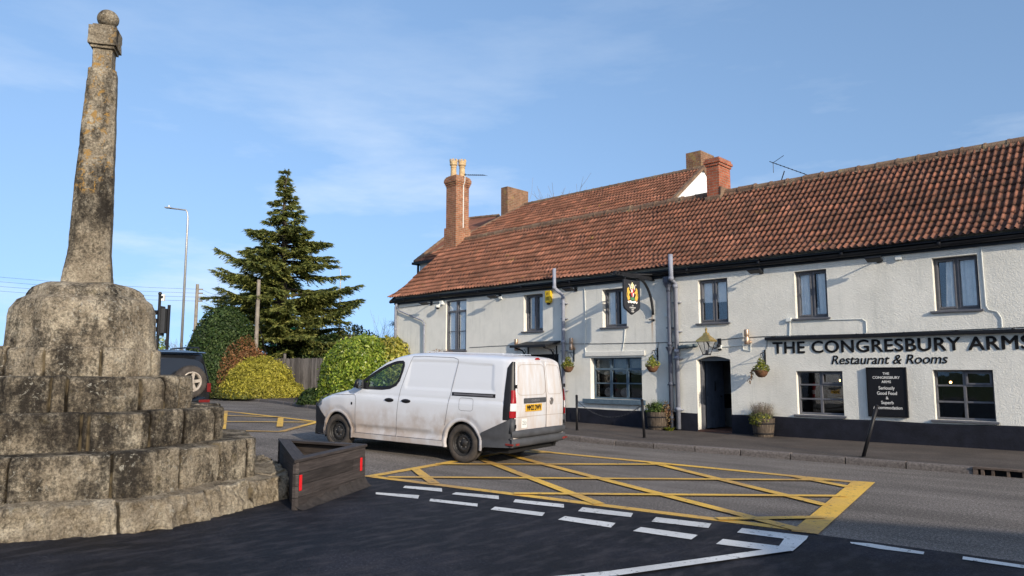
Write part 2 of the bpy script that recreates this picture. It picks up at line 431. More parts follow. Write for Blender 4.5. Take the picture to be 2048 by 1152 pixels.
P1, P2, P3, P4 = (-8.95, 6.58), (-2.95, 7.20), (-3.66, 10.80), (-9.85, 10.82)
mb = MB()
strip(mb, P1, P2, 0.15, 0.008); strip(mb, (P2[0] + 0.05, P2[1] - 0.12), (P3[0] + 0.05, P3[1] + 0.1), 0.24, 0.012, 0.28); strip(mb, P3, P4, 0.17, 0.008); strip(mb, P4, (-8.98, 6.50), 0.17, 0.012)
lo = 0.016
for p, q in [((-9.72, 10.05), (-2.95, 7.15)), ((-7.0, 10.78), (-3.3, 8.68)), ((-9.55, 9.25), (-5.2, 6.98)), ((-9.2, 7.55), (-7.75, 6.72)), ((-4.5, 10.72), (-3.6, 10.25))]:
    strip(mb, p, q, 0.145, lo)
lo = 0.020
for p, q in [((-9.35, 8.12), (-6.5, 10.75)), ((-8.7, 6.66), (-3.95, 10.72)), ((-6.40, 6.84), (-3.35, 9.45)), ((-3.80, 7.10), (-3.05, 7.92)), ((-9.7, 10.2), (-9.1, 10.78))]:
    strip(mb, p, q, 0.135, lo)
struct(obj("yellow_box_marking", mb, m_yellow))
mb = MB()
A, B, C_ = (-22.9, 11.05), (-17.2, 10.86), (-15.5, 8.55); D = (-16.4, 7.85)
strip(mb, A, B, 0.18, 0.012); strip(mb, B, (-15.35, 8.75), 0.16, 0.016); strip(mb, (-15.35, 8.75), D, 0.16, 0.016); strip(mb, A, D, 0.20, 0.02)
for p, q in [((-20.75, 10.05), (-19.2, 10.9)), ((-18.6, 9.0), (-17.1, 10.6)), ((-19.0, 10.8), (-16.4, 9.3))]:
    strip(mb, p, q, 0.15, 0.024)
struct(obj("yellow_box_marking", mb, m_yellow))
# give-way dashes across the side road, the end of the solid line and its bend, centre-line dashes
mb = MB()
for P in [[(-7.91, 6.34), (-7.39, 6.53), (-7.18, 6.35), (-7.79, 6.21)], [(-7.75, 5.75), (-7.18, 5.98), (-7.00, 5.81), (-7.63, 5.66)],
          [(-7.02, 6.44), (-6.45, 6.62), (-6.27, 6.44), (-6.95, 6.30)], [(-6.89, 5.91), (-6.24, 6.06), (-6.11, 5.93), (-6.77, 5.79)],
          [(-6.13, 6.57), (-5.50, 6.71), (-5.36, 6.54), (-6.01, 6.41)], [(-5.963, 6.061), (-5.324, 6.176), (-5.221, 6.008), (-5.872, 5.899)],
          [(-5.231, 6.708), (-4.622, 6.798), (-4.513, 6.60), (-5.12, 6.485)], [(-5.046, 6.172), (-4.452, 6.238), (-4.358, 6.031), (-4.981, 5.98)],
          [(-4.324, 6.778), (-3.743, 6.871), (-3.66, 6.657), (-4.231, 6.547)], [(-4.16, 6.25), (-3.579, 6.311), (-3.529, 6.105), (-4.114, 6.045)],
          [(-3.424, 6.878), (-2.819, 6.968), (-2.771, 6.79), (-2.884, 6.712), (-3.366, 6.658)],
          [(-3.332, 6.318), (-2.817, 6.407), (-2.814, 6.189), (-3.283, 6.096)],
          [(-2.456, 6.979), (-2.308, 7.04), (-1.873, 7.026), (-1.855, 6.926), (-2.178, 6.884), (-2.429, 6.925)],
          [(-1.601, 7.074), (-1.0, 7.082), (-0.98, 6.976), (-1.581, 6.96)], [(-0.4, 7.10), (0.3, 7.13), (0.3, 7.03), (-0.4, 7.0)], [(0.9, 7.18), (1.6, 7.22), (1.6, 7.12), (0.9, 7.08)]]:
    quads(mb, P, 0.010)
quads(mb, [(-2.93, 6.70), (-2.771, 6.79), (-2.735, 6.60), (-2.68, 6.28), (-2.81, 6.26), (-2.86, 6.45)], 0.014)
strip(mb, (-2.745, 6.30), (-3.36, 4.68), 0.13, 0.018); strip(mb, (-3.36, 4.68), (-4.3, 2.9), 0.13, 0.018)
struct(obj("white_road_marking", mb, m_white))
# ================================================================== THE PUB
def wallmat():
    M = Mat("cream_roughcast", 0.9, 0, 0.25)
    x = M.sep()[0]; z = M.sep()[2]
    rough_zone = M.ramp(M.math('ADD', M.math('MULTIPLY', x, 0.25), M.math('MULTIPLY', M.noise(0.6, 3), 1.2)), [(0.0, 0.30), (1.0, 1.0)])
    # rougher render on the right-hand half
    rz = N(M.nt, 'ShaderNodeMapRange'); rz.inputs['From Min'].default_value = -14.0; rz.inputs['From Max'].default_value = -8.6
    rz.inputs['To Min'].default_value = 0.28; rz.inputs['To Max'].default_value = 1.0; M.l(x, rz.inputs['Value'])
    n1 = M.noise(34, 4, 0.66, dist=0.5); n2 = M.noise(2.0, 5, 0.6); n3 = M.noise(70, 2, 0.5)
    h = M.math('MULTIPLY', M.math('ADD', n1, M.math('MULTIPLY', n3, 0.35)), rz.outputs['Result'])
    h = M.math('ADD', h, M.math('MULTIPLY', n2, 0.45))
    c = M.ramp(M.noise(1.4, 6, 0.65), [(0.30, (0.625, 0.615, 0.56)), (0.60, (0.73, 0.715, 0.65))])
    st = M.noise(2.2, 5, 0.62, M.mapped((3.0, 3.0, 0.35)))
    c = M.mix(c, (0.40, 0.41, 0.37), M.ramp(st, [(0.54, 0.0), (0.78, 0.42)]))
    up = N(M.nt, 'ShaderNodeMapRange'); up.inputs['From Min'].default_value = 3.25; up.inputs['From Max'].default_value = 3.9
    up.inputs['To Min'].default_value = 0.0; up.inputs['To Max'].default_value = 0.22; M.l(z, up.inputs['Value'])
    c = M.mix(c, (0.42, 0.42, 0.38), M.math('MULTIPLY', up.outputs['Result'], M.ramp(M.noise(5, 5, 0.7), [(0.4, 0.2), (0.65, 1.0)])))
    # rust run under the hanging sign's brace
    dx = M.math('ABSOLUTE', M.math('ADD', x, 10.28))
    rs = M.math('MULTIPLY', M.ramp(dx, [(0.0, 0.75), (0.045, 0.0)]), M.ramp(M.math('MULTIPLY', z, 0.25), [(0.53, 0.0), (0.68, 1.0), (0.735, 1.0), (0.745, 0.0)]))
    c = M.mix(c, (0.36, 0.20, 0.09), rs)
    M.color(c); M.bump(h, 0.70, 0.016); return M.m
def tilemat(name, tint=1.0):
    M = Mat(name, 0.92, 0, 0.08)
    uv = N(M.nt, 'ShaderNodeUVMap').outputs['UV']
    fl = N(M.nt, 'ShaderNodeVectorMath', operation='FLOOR'); M.l(uv, fl.inputs[0])
    wn_ = N(M.nt, 'ShaderNodeTexWhiteNoise', noise_dimensions='2D'); M.l(fl.outputs['Vector'], wn_.inputs['Vector'])
    c = M.ramp(wn_.outputs['Value'], [(0.0, (0.150, 0.070, 0.048)), (0.3, (0.195, 0.090, 0.061)), (0.75, (0.235, 0.107, 0.072)), (0.95, (0.27, 0.115, 0.073)), (1.0, (0.33, 0.15, 0.10))])
    c = M.mix(c, M.ramp(M.noise(0.9, 6, 0.62), [(0.35, 0.72), (0.65, 1.12)]), 1.0, 'MULTIPLY')
    # silt and moss, plus painted shade, in the pans between the rolls
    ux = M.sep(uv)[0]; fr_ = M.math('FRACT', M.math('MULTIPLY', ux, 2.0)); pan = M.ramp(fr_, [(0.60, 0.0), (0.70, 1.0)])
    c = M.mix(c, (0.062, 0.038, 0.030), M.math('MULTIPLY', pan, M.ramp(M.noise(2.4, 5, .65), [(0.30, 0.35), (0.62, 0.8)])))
    # weather: dark lichen in blotches, the rolls' shade painted in to the right
    x = M.sep()[0]; z = M.sep()[2]
    rr = N(M.nt, 'ShaderNodeMapRange'); rr.inputs['From Min'].default_value = -13; rr.inputs['From Max'].default_value = -2.0
    rr.inputs['To Min'].default_value = 0.0; rr.inputs['To Max'].default_value = 0.07; M.l(x, rr.inputs['Value'])
    d1 = M.math('ADD', M.noise(3.2, 7, 0.72), rr.outputs['Result'])
    c = M.mix(c, (0.075, 0.052, 0.040), M.ramp(d1, [(0.50, 0.0), (0.70, 0.7)]))
    sp = M.noise(19, 4, 0.7)
    c = M.mix(c, (0.055, 0.043, 0.036), M.ramp(sp, [(0.60, 0.0), (0.68, 0.8)]))
    c = M.mix(c, (0.34, 0.30, 0.24), M.ramp(M.noise(13, 3, 0.6), [(0.70, 0.0), (0.74, 0.7)]))
    c = M.mix(c, (0.30, 0.21, 0.05), M.ramp(M.noise(1.7, 5, 0.7), [(0.64, 0.0), (0.72, 0.6)]))
    M.color(c); M.bump(M.noise(45, 4), 0.45, 0.006); return M.m
def brickmat(name, c1, c2, mortar, lichen=0.0, rot=0.0):
    M = Mat(name, 0.9, 0, 0.25)
    s = M.sep(); v = M.comb(M.math('ADD', s[0], s[1]), s[2], 0.0)
    b = N(M.nt, 'ShaderNodeTexBrick'); b.inputs['Scale'].default_value = 1.0; b.inputs['Brick Width'].default_value = 0.225; b.inputs['Row Height'].default_value = 0.075
    b.inputs['Mortar Size'].default_value = 0.008; b.inputs['Mortar Smooth'].default_value = 0.2; b.inputs['Bias'].default_value = 0.0
    b.inputs['Color1'].default_value = (*c1, 1); b.inputs['Color2'].default_value = (*c2, 1); b.inputs['Mortar'].default_value = (*mortar, 1)
    M.l(v, b.inputs['Vector'])
    c = M.mix(b.outputs['Color'], M.ramp(M.noise(4, 6, 0.7), [(0.3, 0.6), (0.7, 1.25)]), 1.0, 'MULTIPLY')
    if lichen: c = M.mix(c, (0.30, 0.22, 0.08), M.ramp(M.noise(3.5, 5, 0.7), [(0.55, 0.0), (0.68, lichen)]))
    M.color(c); M.bump(b.outputs['Fac'], 0.5, -0.01); return M.m
def ironmat(): return simple("black_iron", (0.014, 0.015, 0.018), 0.5, 0, 0.3, 20)
def curtain(name, col):
    return simple(name, col, 0.9, 0, 0.1, 8)

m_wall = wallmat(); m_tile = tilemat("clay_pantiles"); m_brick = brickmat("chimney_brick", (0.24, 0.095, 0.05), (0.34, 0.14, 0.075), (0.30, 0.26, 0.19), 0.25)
m_brick_red = brickmat("red_brick", (0.30, 0.085, 0.045), (0.37, 0.115, 0.06), (0.26, 0.20, 0.15))
m_brick_old = brickmat("old_brick", (0.17, 0.085, 0.05), (0.25, 0.12, 0.07), (0.24, 0.21, 0.15), 0.8)
m_plinth = simple("dark_plinth_paint", (0.011, 0.012, 0.019), 0.7, 0, 0.35, 5, 0.5, 25, bdist=0.01)
m_iron = ironmat(); m_gut = simple("black_gutter", (0.012, 0.013, 0.016), 0.4, 0, 0.3, 10)
m_grey = simple("dark_grey_paint", (0.105, 0.108, 0.122), 0.55, 0, 0.2, 12)
m_teal = simple("slate_blue_paint", (0.085, 0.125, 0.16), 0.55, 0, 0.2, 12)
m_pipe = simple("grey_pipe_paint", (0.235, 0.25, 0.30), 0.55, 0, 0.18, 6)
m_pipe_dk = simple("dark_pipe_paint", (0.075, 0.085, 0.115), 0.5, 0, 0.2, 6)
m_glass = glass("window_glass"); m_glass_dk = glass("bar_window_glass", (0.75, 0.78, 0.8), (0.8, 0.85, 0.9), 0.02)
m_curt = curtain("white_curtain", (0.93, 0.90, 0.83)); m_curt2 = curtain("grey_curtain", (0.34, 0.35, 0.37)); m_blind = curtain("cream_blind", (0.55, 0.50, 0.40))
m_inside = simple("dark_interior", (0.022, 0.019, 0.018), 0.9, 0, 0.4, 2)
m_trim = simple("white_trim", (0.66, 0.68, 0.65), 0.8, 0, 0.1, 5, 0.4, 30)
m_pot = simple("buff_clay", (0.47, 0.34, 0.19), 0.85, 0, 0.25, 9, 0.4, 30)
m_ridge = Mat("ridge_mortar", 0.92, 0, 0.2)
_c = m_ridge.ramp(m_ridge.noise(3.0, 7, 0.75), [(0.30, (0.085, 0.065, 0.050)), (0.5, (0.17, 0.105, 0.070)), (0.62, (0.21, 0.16, 0.11)), (0.72, (0.31, 0.21, 0.055))])
m_ridge.color(_c); m_ridge.bump(m_ridge.noise(14, 5), 0.8, 0.02); m_ridge = m_ridge.m
m_warm = emit("warm_bulb", (1.0, 0.50, 0.14), 14.0)

XL, XR = -20.84, 7.0
pub = thing("pub_building", "long cream roughcast pub with red pantile roof and brick chimneys", "pub", (-9.0, YF, 0.0))

# openings: x0, x1 on the wall face, z0, z1, reveal depth
OP = {'w1': (-18.14, -17.17, 2.20, 3.83, 0.05), 'w2': (-14.70, -13.95, 2.70, 3.78, 0.14), 'w3': (-11.83, -11.05, 2.70, 3.72, 0.14), 'w4': (-8.96, -8.19, 2.68, 3.73, 0.10),
      'w5': (-6.59, -5.89, 2.68, 3.72, 0.11), 'w6': (-3.85, -3.08, 2.69, 3.73, 0.13), 'big': (-12.26, -10.62, 0.80, 1.89, 0.16), 'door': (-9.06, -8.18, 0.08, 1.90, 0.24),
      'll': (-6.64, -5.66, 0.60, 1.53, 0.10), 'lr': (-3.96, -2.96, 0.60, 1.55, 0.12), 'porch': (-14.45, -13.36, 0.10, 2.02, 0.25),
      'f1': (-0.9, 0.0, 2.69, 3.73, 0.12), 'f2': (-0.9, 0.1, 0.60, 1.55, 0.12), 'f3': (3.2, 4.1, 2.69, 3.73, 0.12)}
def front_wall():
    mb = MB()
    xs = sorted(set([XL, XR] + [o[0] for o in OP.values()] + [o[1] for o in OP.values()])); zs = sorted(set([-0.2, 4.15] + [o[2] for o in OP.values()] + [o[3] for o in OP.values()]))
    for i in range(len(xs) - 1):
        for j in range(len(zs) - 1):
            cx, cz = (xs[i] + xs[i + 1]) / 2, (zs[j] + zs[j + 1]) / 2
            if any(o[0] < cx < o[1] and o[2] < cz < o[3] for o in OP.values()): continue
            mb.add([(xs[i], YF, zs[j]), (xs[i + 1], YF, zs[j]), (xs[i + 1], YF, zs[j + 1]), (xs[i], YF, zs[j + 1])], [(0, 1, 2, 3)])
    for k, (x0, x1, z0, z1, d) in OP.items():
        a = [(x0, z0), (x1, z0), (x1, z1), (x0, z1)]
        for i in range(4):
            p, q = a[i], a[(i + 1) % 4]
            mb.add([(p[0], YF, p[1]), (q[0], YF, q[1]), (q[0], YF + d + 0.12, q[1]), (p[0], YF + d + 0.12, p[1])], [(0, 1, 2, 3)])
    # gable ends and back
    for X in (XL, XR): mb.poly([(X, YF, -0.2), (X, 21.9, -0.2), (X, 21.9, 4.15), (X, 19.0, 6.48), (X, YF, 4.15)])
    mb.poly([(XL, 21.9, -0.2), (XR, 21.9, -0.2), (XR, 21.9, 4.15), (XL, 21.9, 4.15)])
    return mb
obj("wall", front_wall(), m_wall, pub, fix=False)
# dark rooms behind the openings
for k, (x0, x1, z0, z1, d) in OP.items():
    y0, y1 = YF + d + 0.12, YF + 1.7
    x0 -= 0.25; x1 += 0.25; z0b, z1b = z0 - 0.25, z1 + 0.2
    mb = MB(); mb.add([(x0, y0, z0b), (x1, y0, z0b), (x1, y1, z0b), (x0, y1, z0b), (x0, y0, z1b), (x1, y0, z1b), (x1, y1, z1b), (x0, y1, z1b)], [(0, 1, 2, 3), (4, 7, 6, 5), (1, 5, 6, 2), (3, 2, 6, 7), (0, 3, 7, 4)])
    obj("room_interior", mb, m_inside, pub, fix=False)
# plinth in lengths between the doors
mb = MB()
for a, b in ((XL, -14.5), (-13.32, -9.06), (-8.18, XR)):
    n = max(2, int((b - a) / 0.5)); P = []
    for (dy, zz) in ((0.026, -0.2), (0.026, 0.50), (0.020, 0.525), (0.0, 0.532)):
        P.append([(a + (b - a) * i / n, YF - dy - 0.004 * math.sin(i * 1.9), zz + (0.010 * math.sin(i * 1.3) if zz > 0.4 else 0)) for i in range(n + 1)])
    mb.grid(P)
    mb.poly([(b, YF - 0.02, -0.2), (b, YF + 0.0, -0.2), (b, YF + 0.0, 0.53), (b, YF - 0.02, 0.53)]); mb.poly([(a, YF - 0.02, -0.2), (a, YF + 0.0, -0.2), (a, YF + 0.0, 0.53), (a, YF - 0.02, 0.53)])
mb.box(-12.9, YF - 0.05, 0.22, -12.62, YF - 0.028, 0.42)
obj("plinth", mb, m_plinth, pub)

# ---- roof
def tile_roof(y0, z0, y1, z1, xa, xb, per=0.137, course=0.275, amp=0.046, lift=0.011, kick=True, clip=None, sag=0.0):
    """pantiles laid as real rolls and lapped courses; returns verts, faces, uv"""
    S = math.hypot(y1 - y0, z1 - z0); nc = int(round(S / course)); nr = int((xb - xa) / per)
    prof = [(0.0, 0.0), (0.09, 0.45), (0.18, 0.92), (0.28, 1.0), (0.38, 0.86), (0.50, 0.2), (0.74, -0.05)]
    us = [(i + a) * per + xa for i in range(nr) for a, _ in prof] + [nr * per + xa]; hs = [b for i in range(nr) for _, b in prof] + [0.0]
    us = np.array(us); hs = np.array(hs) * amp; nu = len(us)
    V = []; F = []; UV = []; row = 0
    jit = np.random.default_rng(3)
    def base(v):
        t = v / S; k = 0.0
        if kick: k = 0.20 * max(0.0, 1 - v / 1.15) ** 2
        yy = y0 + (y1 - y0) * t; zz = z0 + (z1 - z0) * t + k * 0.55
        return yy - k * 0.1, zz
    ny, nz = -(z1 - z0) / S, (y1 - y0) / S
    for c in range(nc):
        dj = np.repeat(jit.normal(0, 0.006, nr + 1), len(prof))[:nu]
        for e, (v, lf) in enumerate(((c * S / nc - 0.035, lift), ((c + 0.5) * S / nc, lift * 0.5), ((c + 1) * S / nc - 0.02, 0.0))):
            by, bz = base(max(0, v) if c else v)
            hh = hs + lf + dj * (1.0 if e == 0 else 0.4)
            sg = sag * np.sin((us - xa) / (xb - xa) * math.pi * 2.3) * 0.6 + 0.012 * np.sin(us * 1.7 + c)
            V.append(np.stack([us, by + ny * hh, bz + nz * hh + sg], 1))
        for e in range(2):
            r0 = row + e; a = np.arange(nu - 1)
            F.append(np.stack([r0 * nu + a, r0 * nu + a + 1, (r0 + 1) * nu + a + 1, (r0 + 1) * nu + a], 1))
            cc = np.stack([(a / len(prof) / 2.0), np.full(nu - 1, c)], 1); UV.append(cc)
        # little riser under the lip of each course
        row += 3
    V = np.concatenate(V); F = np.concatenate(F); UV = np.concatenate(UV)
    # lip: close each course down onto the one below
    lips = []; LUV = []
    for c in range(1, nc):
        a = np.arange(nu - 1); up = (c * 3) * nu; dn = (c * 3 - 1) * nu
        lips.append(np.stack([dn + a, dn + a + 1, up + a + 1, up + a], 1)); LUV.append(np.stack([(a / len(prof) / 2.0), np.full(nu - 1, c)], 1))
    F = np.concatenate([F] + lips); UV = np.concatenate([UV] + LUV)
    if clip is not None:
        cen = V[F].mean(1); keep = clip(cen); F = F[keep]; UV = UV[keep]
    return V, F, UV
def roof_obj(name, V, F, UV, mat, parent):
    o = obj(name, (V, F), mat, parent)
    uvl = o.data.uv_layers.new(name="UVMap"); u = np.repeat(UV + np.array([0.01, 0.5]), 4, axis=0).astype(np.float32)
    uvl.data.foreach_set('uv', u.ravel())
    return o
EY, EZ, RY, RZ = 15.93, 4.00, 19.0, 6.54
chim_clip = lambda c: ~((c[:, 0] > -10.0) & (c[:, 0] < -9.66) & (c[:, 1] > 18.72)) & ~((c[:, 0] < -20.27) & (c[:, 1] > 18.45))
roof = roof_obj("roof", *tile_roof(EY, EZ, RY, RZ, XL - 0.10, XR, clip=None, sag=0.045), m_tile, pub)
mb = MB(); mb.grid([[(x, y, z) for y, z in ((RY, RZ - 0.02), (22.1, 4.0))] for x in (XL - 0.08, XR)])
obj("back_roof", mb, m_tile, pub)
# ridge tiles bedded in lichened mortar
mb = MB(); x = XL + 0.45; k = 0
while x < XR:
    x2 = min(XR, x + 0.45); dz = random.uniform(-0.012, 0.012) + 0.045 * 0.6 * math.sin((x - XL) / (XR - XL) * math.pi * 2.3)
    for (xa, xb, r0) in ((x, x2 - 0.03, 0.125), (x2 - 0.045, x2 + 0.004, 0.14)):
        vs = []
        for X in (xa, xb):
            for j in range(9):
                a = math.pi * (-0.08 + 1.16 * j / 8); vs.append((X, RY - math.cos(a) * r0 * 1.15, RZ - 0.045 + dz + math.sin(a) * r0))
        mb.add(vs, [(j, j + 1, 9 + j + 1, 9 + j) for j in range(8)] + [tuple(range(9)), tuple(range(9, 18))])
    for s_ in (-1,):   # ragged mortar fillet on the front
        P = [[(x + (x2 - x) * i / 4, RY - 0.13 - 0.03 * (j == 1) - random.uniform(0, 0.05), RZ - 0.055 - 0.05 * j + dz - random.uniform(0, 0.03)) for i in range(5)] for j in range(3)]
        mb.grid(P)
    x = x2; k += 1
obj("ridge", mb, m_ridge, pub)
# fascia and gutter
mb = MB(); mb.box(XL, YF - 0.045, 3.865, XR, YF - 0.002, 4.08); mb.box(XL - 0.05, 15.99, 4.02, XR, YF - 0.046, 4.06)
obj("fascia", mb, m_gut, pub)
mb = MB(); vs = []; nn = 40
for i in range(nn + 1):
    X = XL - 0.12 + (XR - XL + 0.12) * i / nn; dz = 0.012 * math.sin(i * 0.5)
    vs.append([(X, 16.01 - 0.065 * math.cos(a), 3.985 + dz - 0.068 * math.sin(a)) for a in np.linspace(0, math.pi, 8)])
mb.grid(vs)
for X in np.arange(XL + 0.7, XR, 1.83): mb.lathe([(0.07, -0.03), (0.078, -0.02), (0.078, 0.02), (0.07, 0.03)], (X, 16.01, 3.985), 14, 'X', a0=0, a1=2 * math.pi)
obj("gutter", mb, m_gut, pub, smooth=True)
# verge board and mortar on the left gable
mb = MB(); mb.beam((XL - 0.07, EY + 0.05, EZ - 0.03), (XL - 0.07, RY, RZ - 0.05), 0.07, 0.09); obj("verge", mb, m_ridge, pub)

# ---- windows
def win(key, kind, mat, gmat=m_glass, sill=True, contents=None, name="window", sillmat=None):
    x0, x1, z0, z1, d = OP[key]; y = YF + d
    fr = MB(); t = 0.038; pane = MB()
    def bar(a, b, c, e, yy=y, th=0.06): fr.box(a, yy, c, b, yy + th, e)
    bar(x0, x0 + t, z0, z1); bar(x1 - t, x1, z0, z1); bar(x0 + t, x1 - t, z1 - t, z1); bar(x0 + t, x1 - t, z0, z0 + t * 1.15)
    xm = (x0 + x1) / 2
    if kind in ('case', 'caseopen'):
        bar(xm - 0.02, xm + 0.02, z0 + t * 1.15, z1 - t)
        for a, b in ((x0 + t, xm - 0.02), (xm + 0.02, x1 - t)):
            for (p, q, r_, s_) in ((a, a + 0.033, z0 + .045, z1 - t), (b - 0.033, b, z0 + .045, z1 - t), (a + .033, b - .033, z1 - t - .035, z1 - t), (a + .033, b - .033, z0 + .045, z0 + .082)):
                fr.box(p, y - 0.016, r_, q, y + 0.03, s_)
    elif kind == 'tall':
        zt_ = z1 - 0.36; zmid = z0 + 0.62
        bar(xm - 0.035, xm + 0.035, z0 + t, z1 - t); bar(x0 + t, xm - 0.035, zt_ - 0.03, zt_ + 0.03, y - 0.01); bar(xm + 0.035, x1 - t, zt_ - 0.03, zt_ + 0.03, y - 0.01)
        for a, b in ((x0 + t, xm - 0.035), (xm + 0.035, x1 - t)):
            fr.box(a, y + .01, zmid - .012, b, y + .04, zmid + .012)
            for e in (a, b - 0.04): fr.box(e, y - 0.012, z0 + t * 1.15, e + 0.04, y - 0.0005, zt_ - 0.03)
    elif kind == 'six':
        bar(xm - 0.025, xm + 0.025, z0 + t, z1 - t); hz = (z1 - z0 - 2 * t)
        for i in (1, 2):
            zz = z1 - t - hz * (0.30 if i == 1 else 0.655); bar(x0 + t, xm - .025, zz - 0.018, zz + 0.018); bar(xm + .025, x1 - t, zz - 0.018, zz + 0.018)
        zz = z1 - t - hz * 0.30 + 0.018
        for (p, q, r_, s_) in ((xm + .025, xm + .065, zz, z1 - t), (x1 - t - .04, x1 - t, zz, z1 - t), (xm + .065, x1 - t - .04, z1 - t - .035, z1 - t), (xm + .065, x1 - t - .04, zz, zz + .035)): fr.box(p, y - 0.018, r_, q, y + 0.02, s_)
    elif kind == 'nine':
        w3 = (x1 - x0 - 2 * t) / 3; zt_ = z1 - 0.30; zm2 = (z0 + t + zt_) / 2
        for i in (1, 2): bar(x0 + t + w3 * i - 0.03, x0 + t + w3 * i + 0.03, z0 + t, z1 - t)
        for i in range(3):
            a, b = x0 + t + w3 * i + (0.03 if i else 0), x0 + t + w3 * (i + 1) - (0.03 if i < 2 else 0)
            bar(a, b, zt_ - 0.028, zt_ + 0.028); bar(a, b, zm2 - 0.016, zm2 + 0.016)
            fr.box(a, y - .014, zt_ - .06, a + .035, y - .0005, z0 + .06); 
    f = obj(name, fr, mat, pub, bevel=0.004, seg=1)
    pane.box(x0 + 0.02, y + 0.040, z0 + 0.02, x1 - 0.02, y + 0.046, z1 - 0.02); obj("pane", pane, gmat, f)
    if sill:
        s_ = MB(); s_.box(x0 - 0.07, YF - 0.055, z0 - 0.045, x1 + 0.05, y, z0 - 0.002); obj("sill", s_, sillmat or mat, f, bevel=0.006, seg=1)
    if contents: contents(f, x0, x1, z0, z1, y)
    return f
def drape(parent, xa, xb, z0, z1, y, mat, n=26, amp=0.022, waves=7, gather=0.0, name="curtain"):
    P = []; ph = random.uniform(0, 6)
    for j in range(7):
        t = j / 6; zz = z0 + (z1 - z0) * t
        P.append([(xa + (xb - xa) * i / n + gather * (1 - t) * (0.5 - i / n), y + amp * math.sin(i / n * waves * 2 * math.pi + ph) * (0.7 + 0.3 * t) + 0.008 * math.sin(i * 2.3 + j), zz) for i in range(n + 1)])
    mb = MB(); mb.grid(P); return obj(name, mb, mat, parent, smooth=True)
win('w1', 'tall', m_grey, contents=lambda f, a, b, c, d, y: (drape(f, a + .05, a + .50, c, d, y + .085, m_curt, waves=6), drape(f, a + .55, b - .05, c, d, y + .085, m_curt, waves=5)))
win('w2', 'case', m_grey, contents=lambda f, a, b, c, d, y: drape(f, a + .04, b - .04, c, d, y + .085, m_curt2, waves=9, amp=.012))
win('w3', 'case', m_grey, contents=lambda f, a, b, c, d, y: (drape(f, a + .03, a + .30, c, d, y + .085, m_curt, waves=4), drape(f, b - .34, b - .03, c, d, y + .085, m_curt, waves=4)))
def w4c(f, a, b, c, d, y):
    m = MB(); m.box(a + .04, y + .075, c + .50, b - .04, y + .08, d); obj("blind", m, m_curt, f)
win('w4', 'case', m_grey, contents=w4c)
def w5c(f, a, b, c, d, y):
    drape(f, a + .03, a + .34, c, d, y + .085, m_curt, waves=4); drape(f, b - .26, b - .02, c, d, y + .085, m_curt, waves=3, gather=.05)
    m = MB()
    for i in range(3): m.obox((b - .32 + i * .028, y + .10, c + .13), (.010, 0, .004), (0, .05, 0), (-.012, 0, .09))
    obj("book", m, m_trim, f)
win('w5', 'case', m_grey, contents=w5c)
win('w6', 'case', m_grey, contents=lambda f, a, b, c, d, y: (drape(f, a + .20, a + .40, c, d, y + .085, m_curt, waves=3, gather=-.12), drape(f, a + .36, b - .04, c, d, y + .09, m_curt, waves=5)))
def bulb(f, x, y, z):
    m = MB(); m.sphere((x, y, z), 0.024, 10, 8); obj("bulb", m, m_warm, f, smooth=True)
    m = MB(); m.tube([(x, y, z + .02), (x, y, z + .35)], 0.006, 5); obj("bulb_cord", m, m_iron, f)
m_cush = simple("pale_cushion", (0.42, 0.33, 0.28), 0.9, 0, 0.2, 8); m_plantin = simple("indoor_plant", (0.03, 0.075, 0.025), 0.6, 0, 0.4, 12)
win('ll', 'six', m_grey, m_glass_dk, contents=lambda f, a, b, c, d, y: bulb(f, b - .16, y + .22, d - .20))
win('lr', 'six', m_grey, m_glass_dk, contents=lambda f, a, b, c, d, y: bulb(f, a + .22, y + .22, d - .24))
def bigc(f, a, b, c, d, y):
    m = MB()
    for i in range(3):
        xa = a + .07 + i * .52; P = []
        for j in range(6):
            P.append([(xa + .48 * t / 10, y + .14 + .02 * math.sin(t * 1.3 + i), d - .03 - (.37 + .05 * math.sin(math.pi * t / 10)) * j / 5) for t in range(11)])
        m.grid(P)
    obj("blind", m, m_blind, f, smooth=True)
    for xa in (a + .33, a + .86, b - .14):
        m = MB(); m.sphere((xa, y + .22, c + .17), 0.15, 12, 8, sq=(1.0, .35, .85)); obj("cushion", m, m_cush, f, smooth=True)
    m = MB(); m.box(a + .1, y + .32, c - .05, b - .05, y + .40, c + .42); obj("settle", m, simple("dark_wood", (0.03, 0.02, 0.015), .5), f)
win('big', 'nine', m_teal, m_glass_dk, contents=bigc)
for k in ('f1', 'f3'): win(k, 'case', m_grey)
win('f2', 'six', m_grey, m_glass_dk)
# plaster lintel over the wide window, drip over the small ones
mb = MB(); mb.box(-12.42, YF - 0.04, 1.93, -10.50, YF - 0.001, 2.06); obj("lintel", mb, m_wall, pub, bevel=0.012)
mb = MB(); mb.box(-12.47, YF - 0.10, 0.675, -10.48, YF - 0.056, 0.80); obj("window_ledge", mb, m_teal, pub, bevel=0.008)

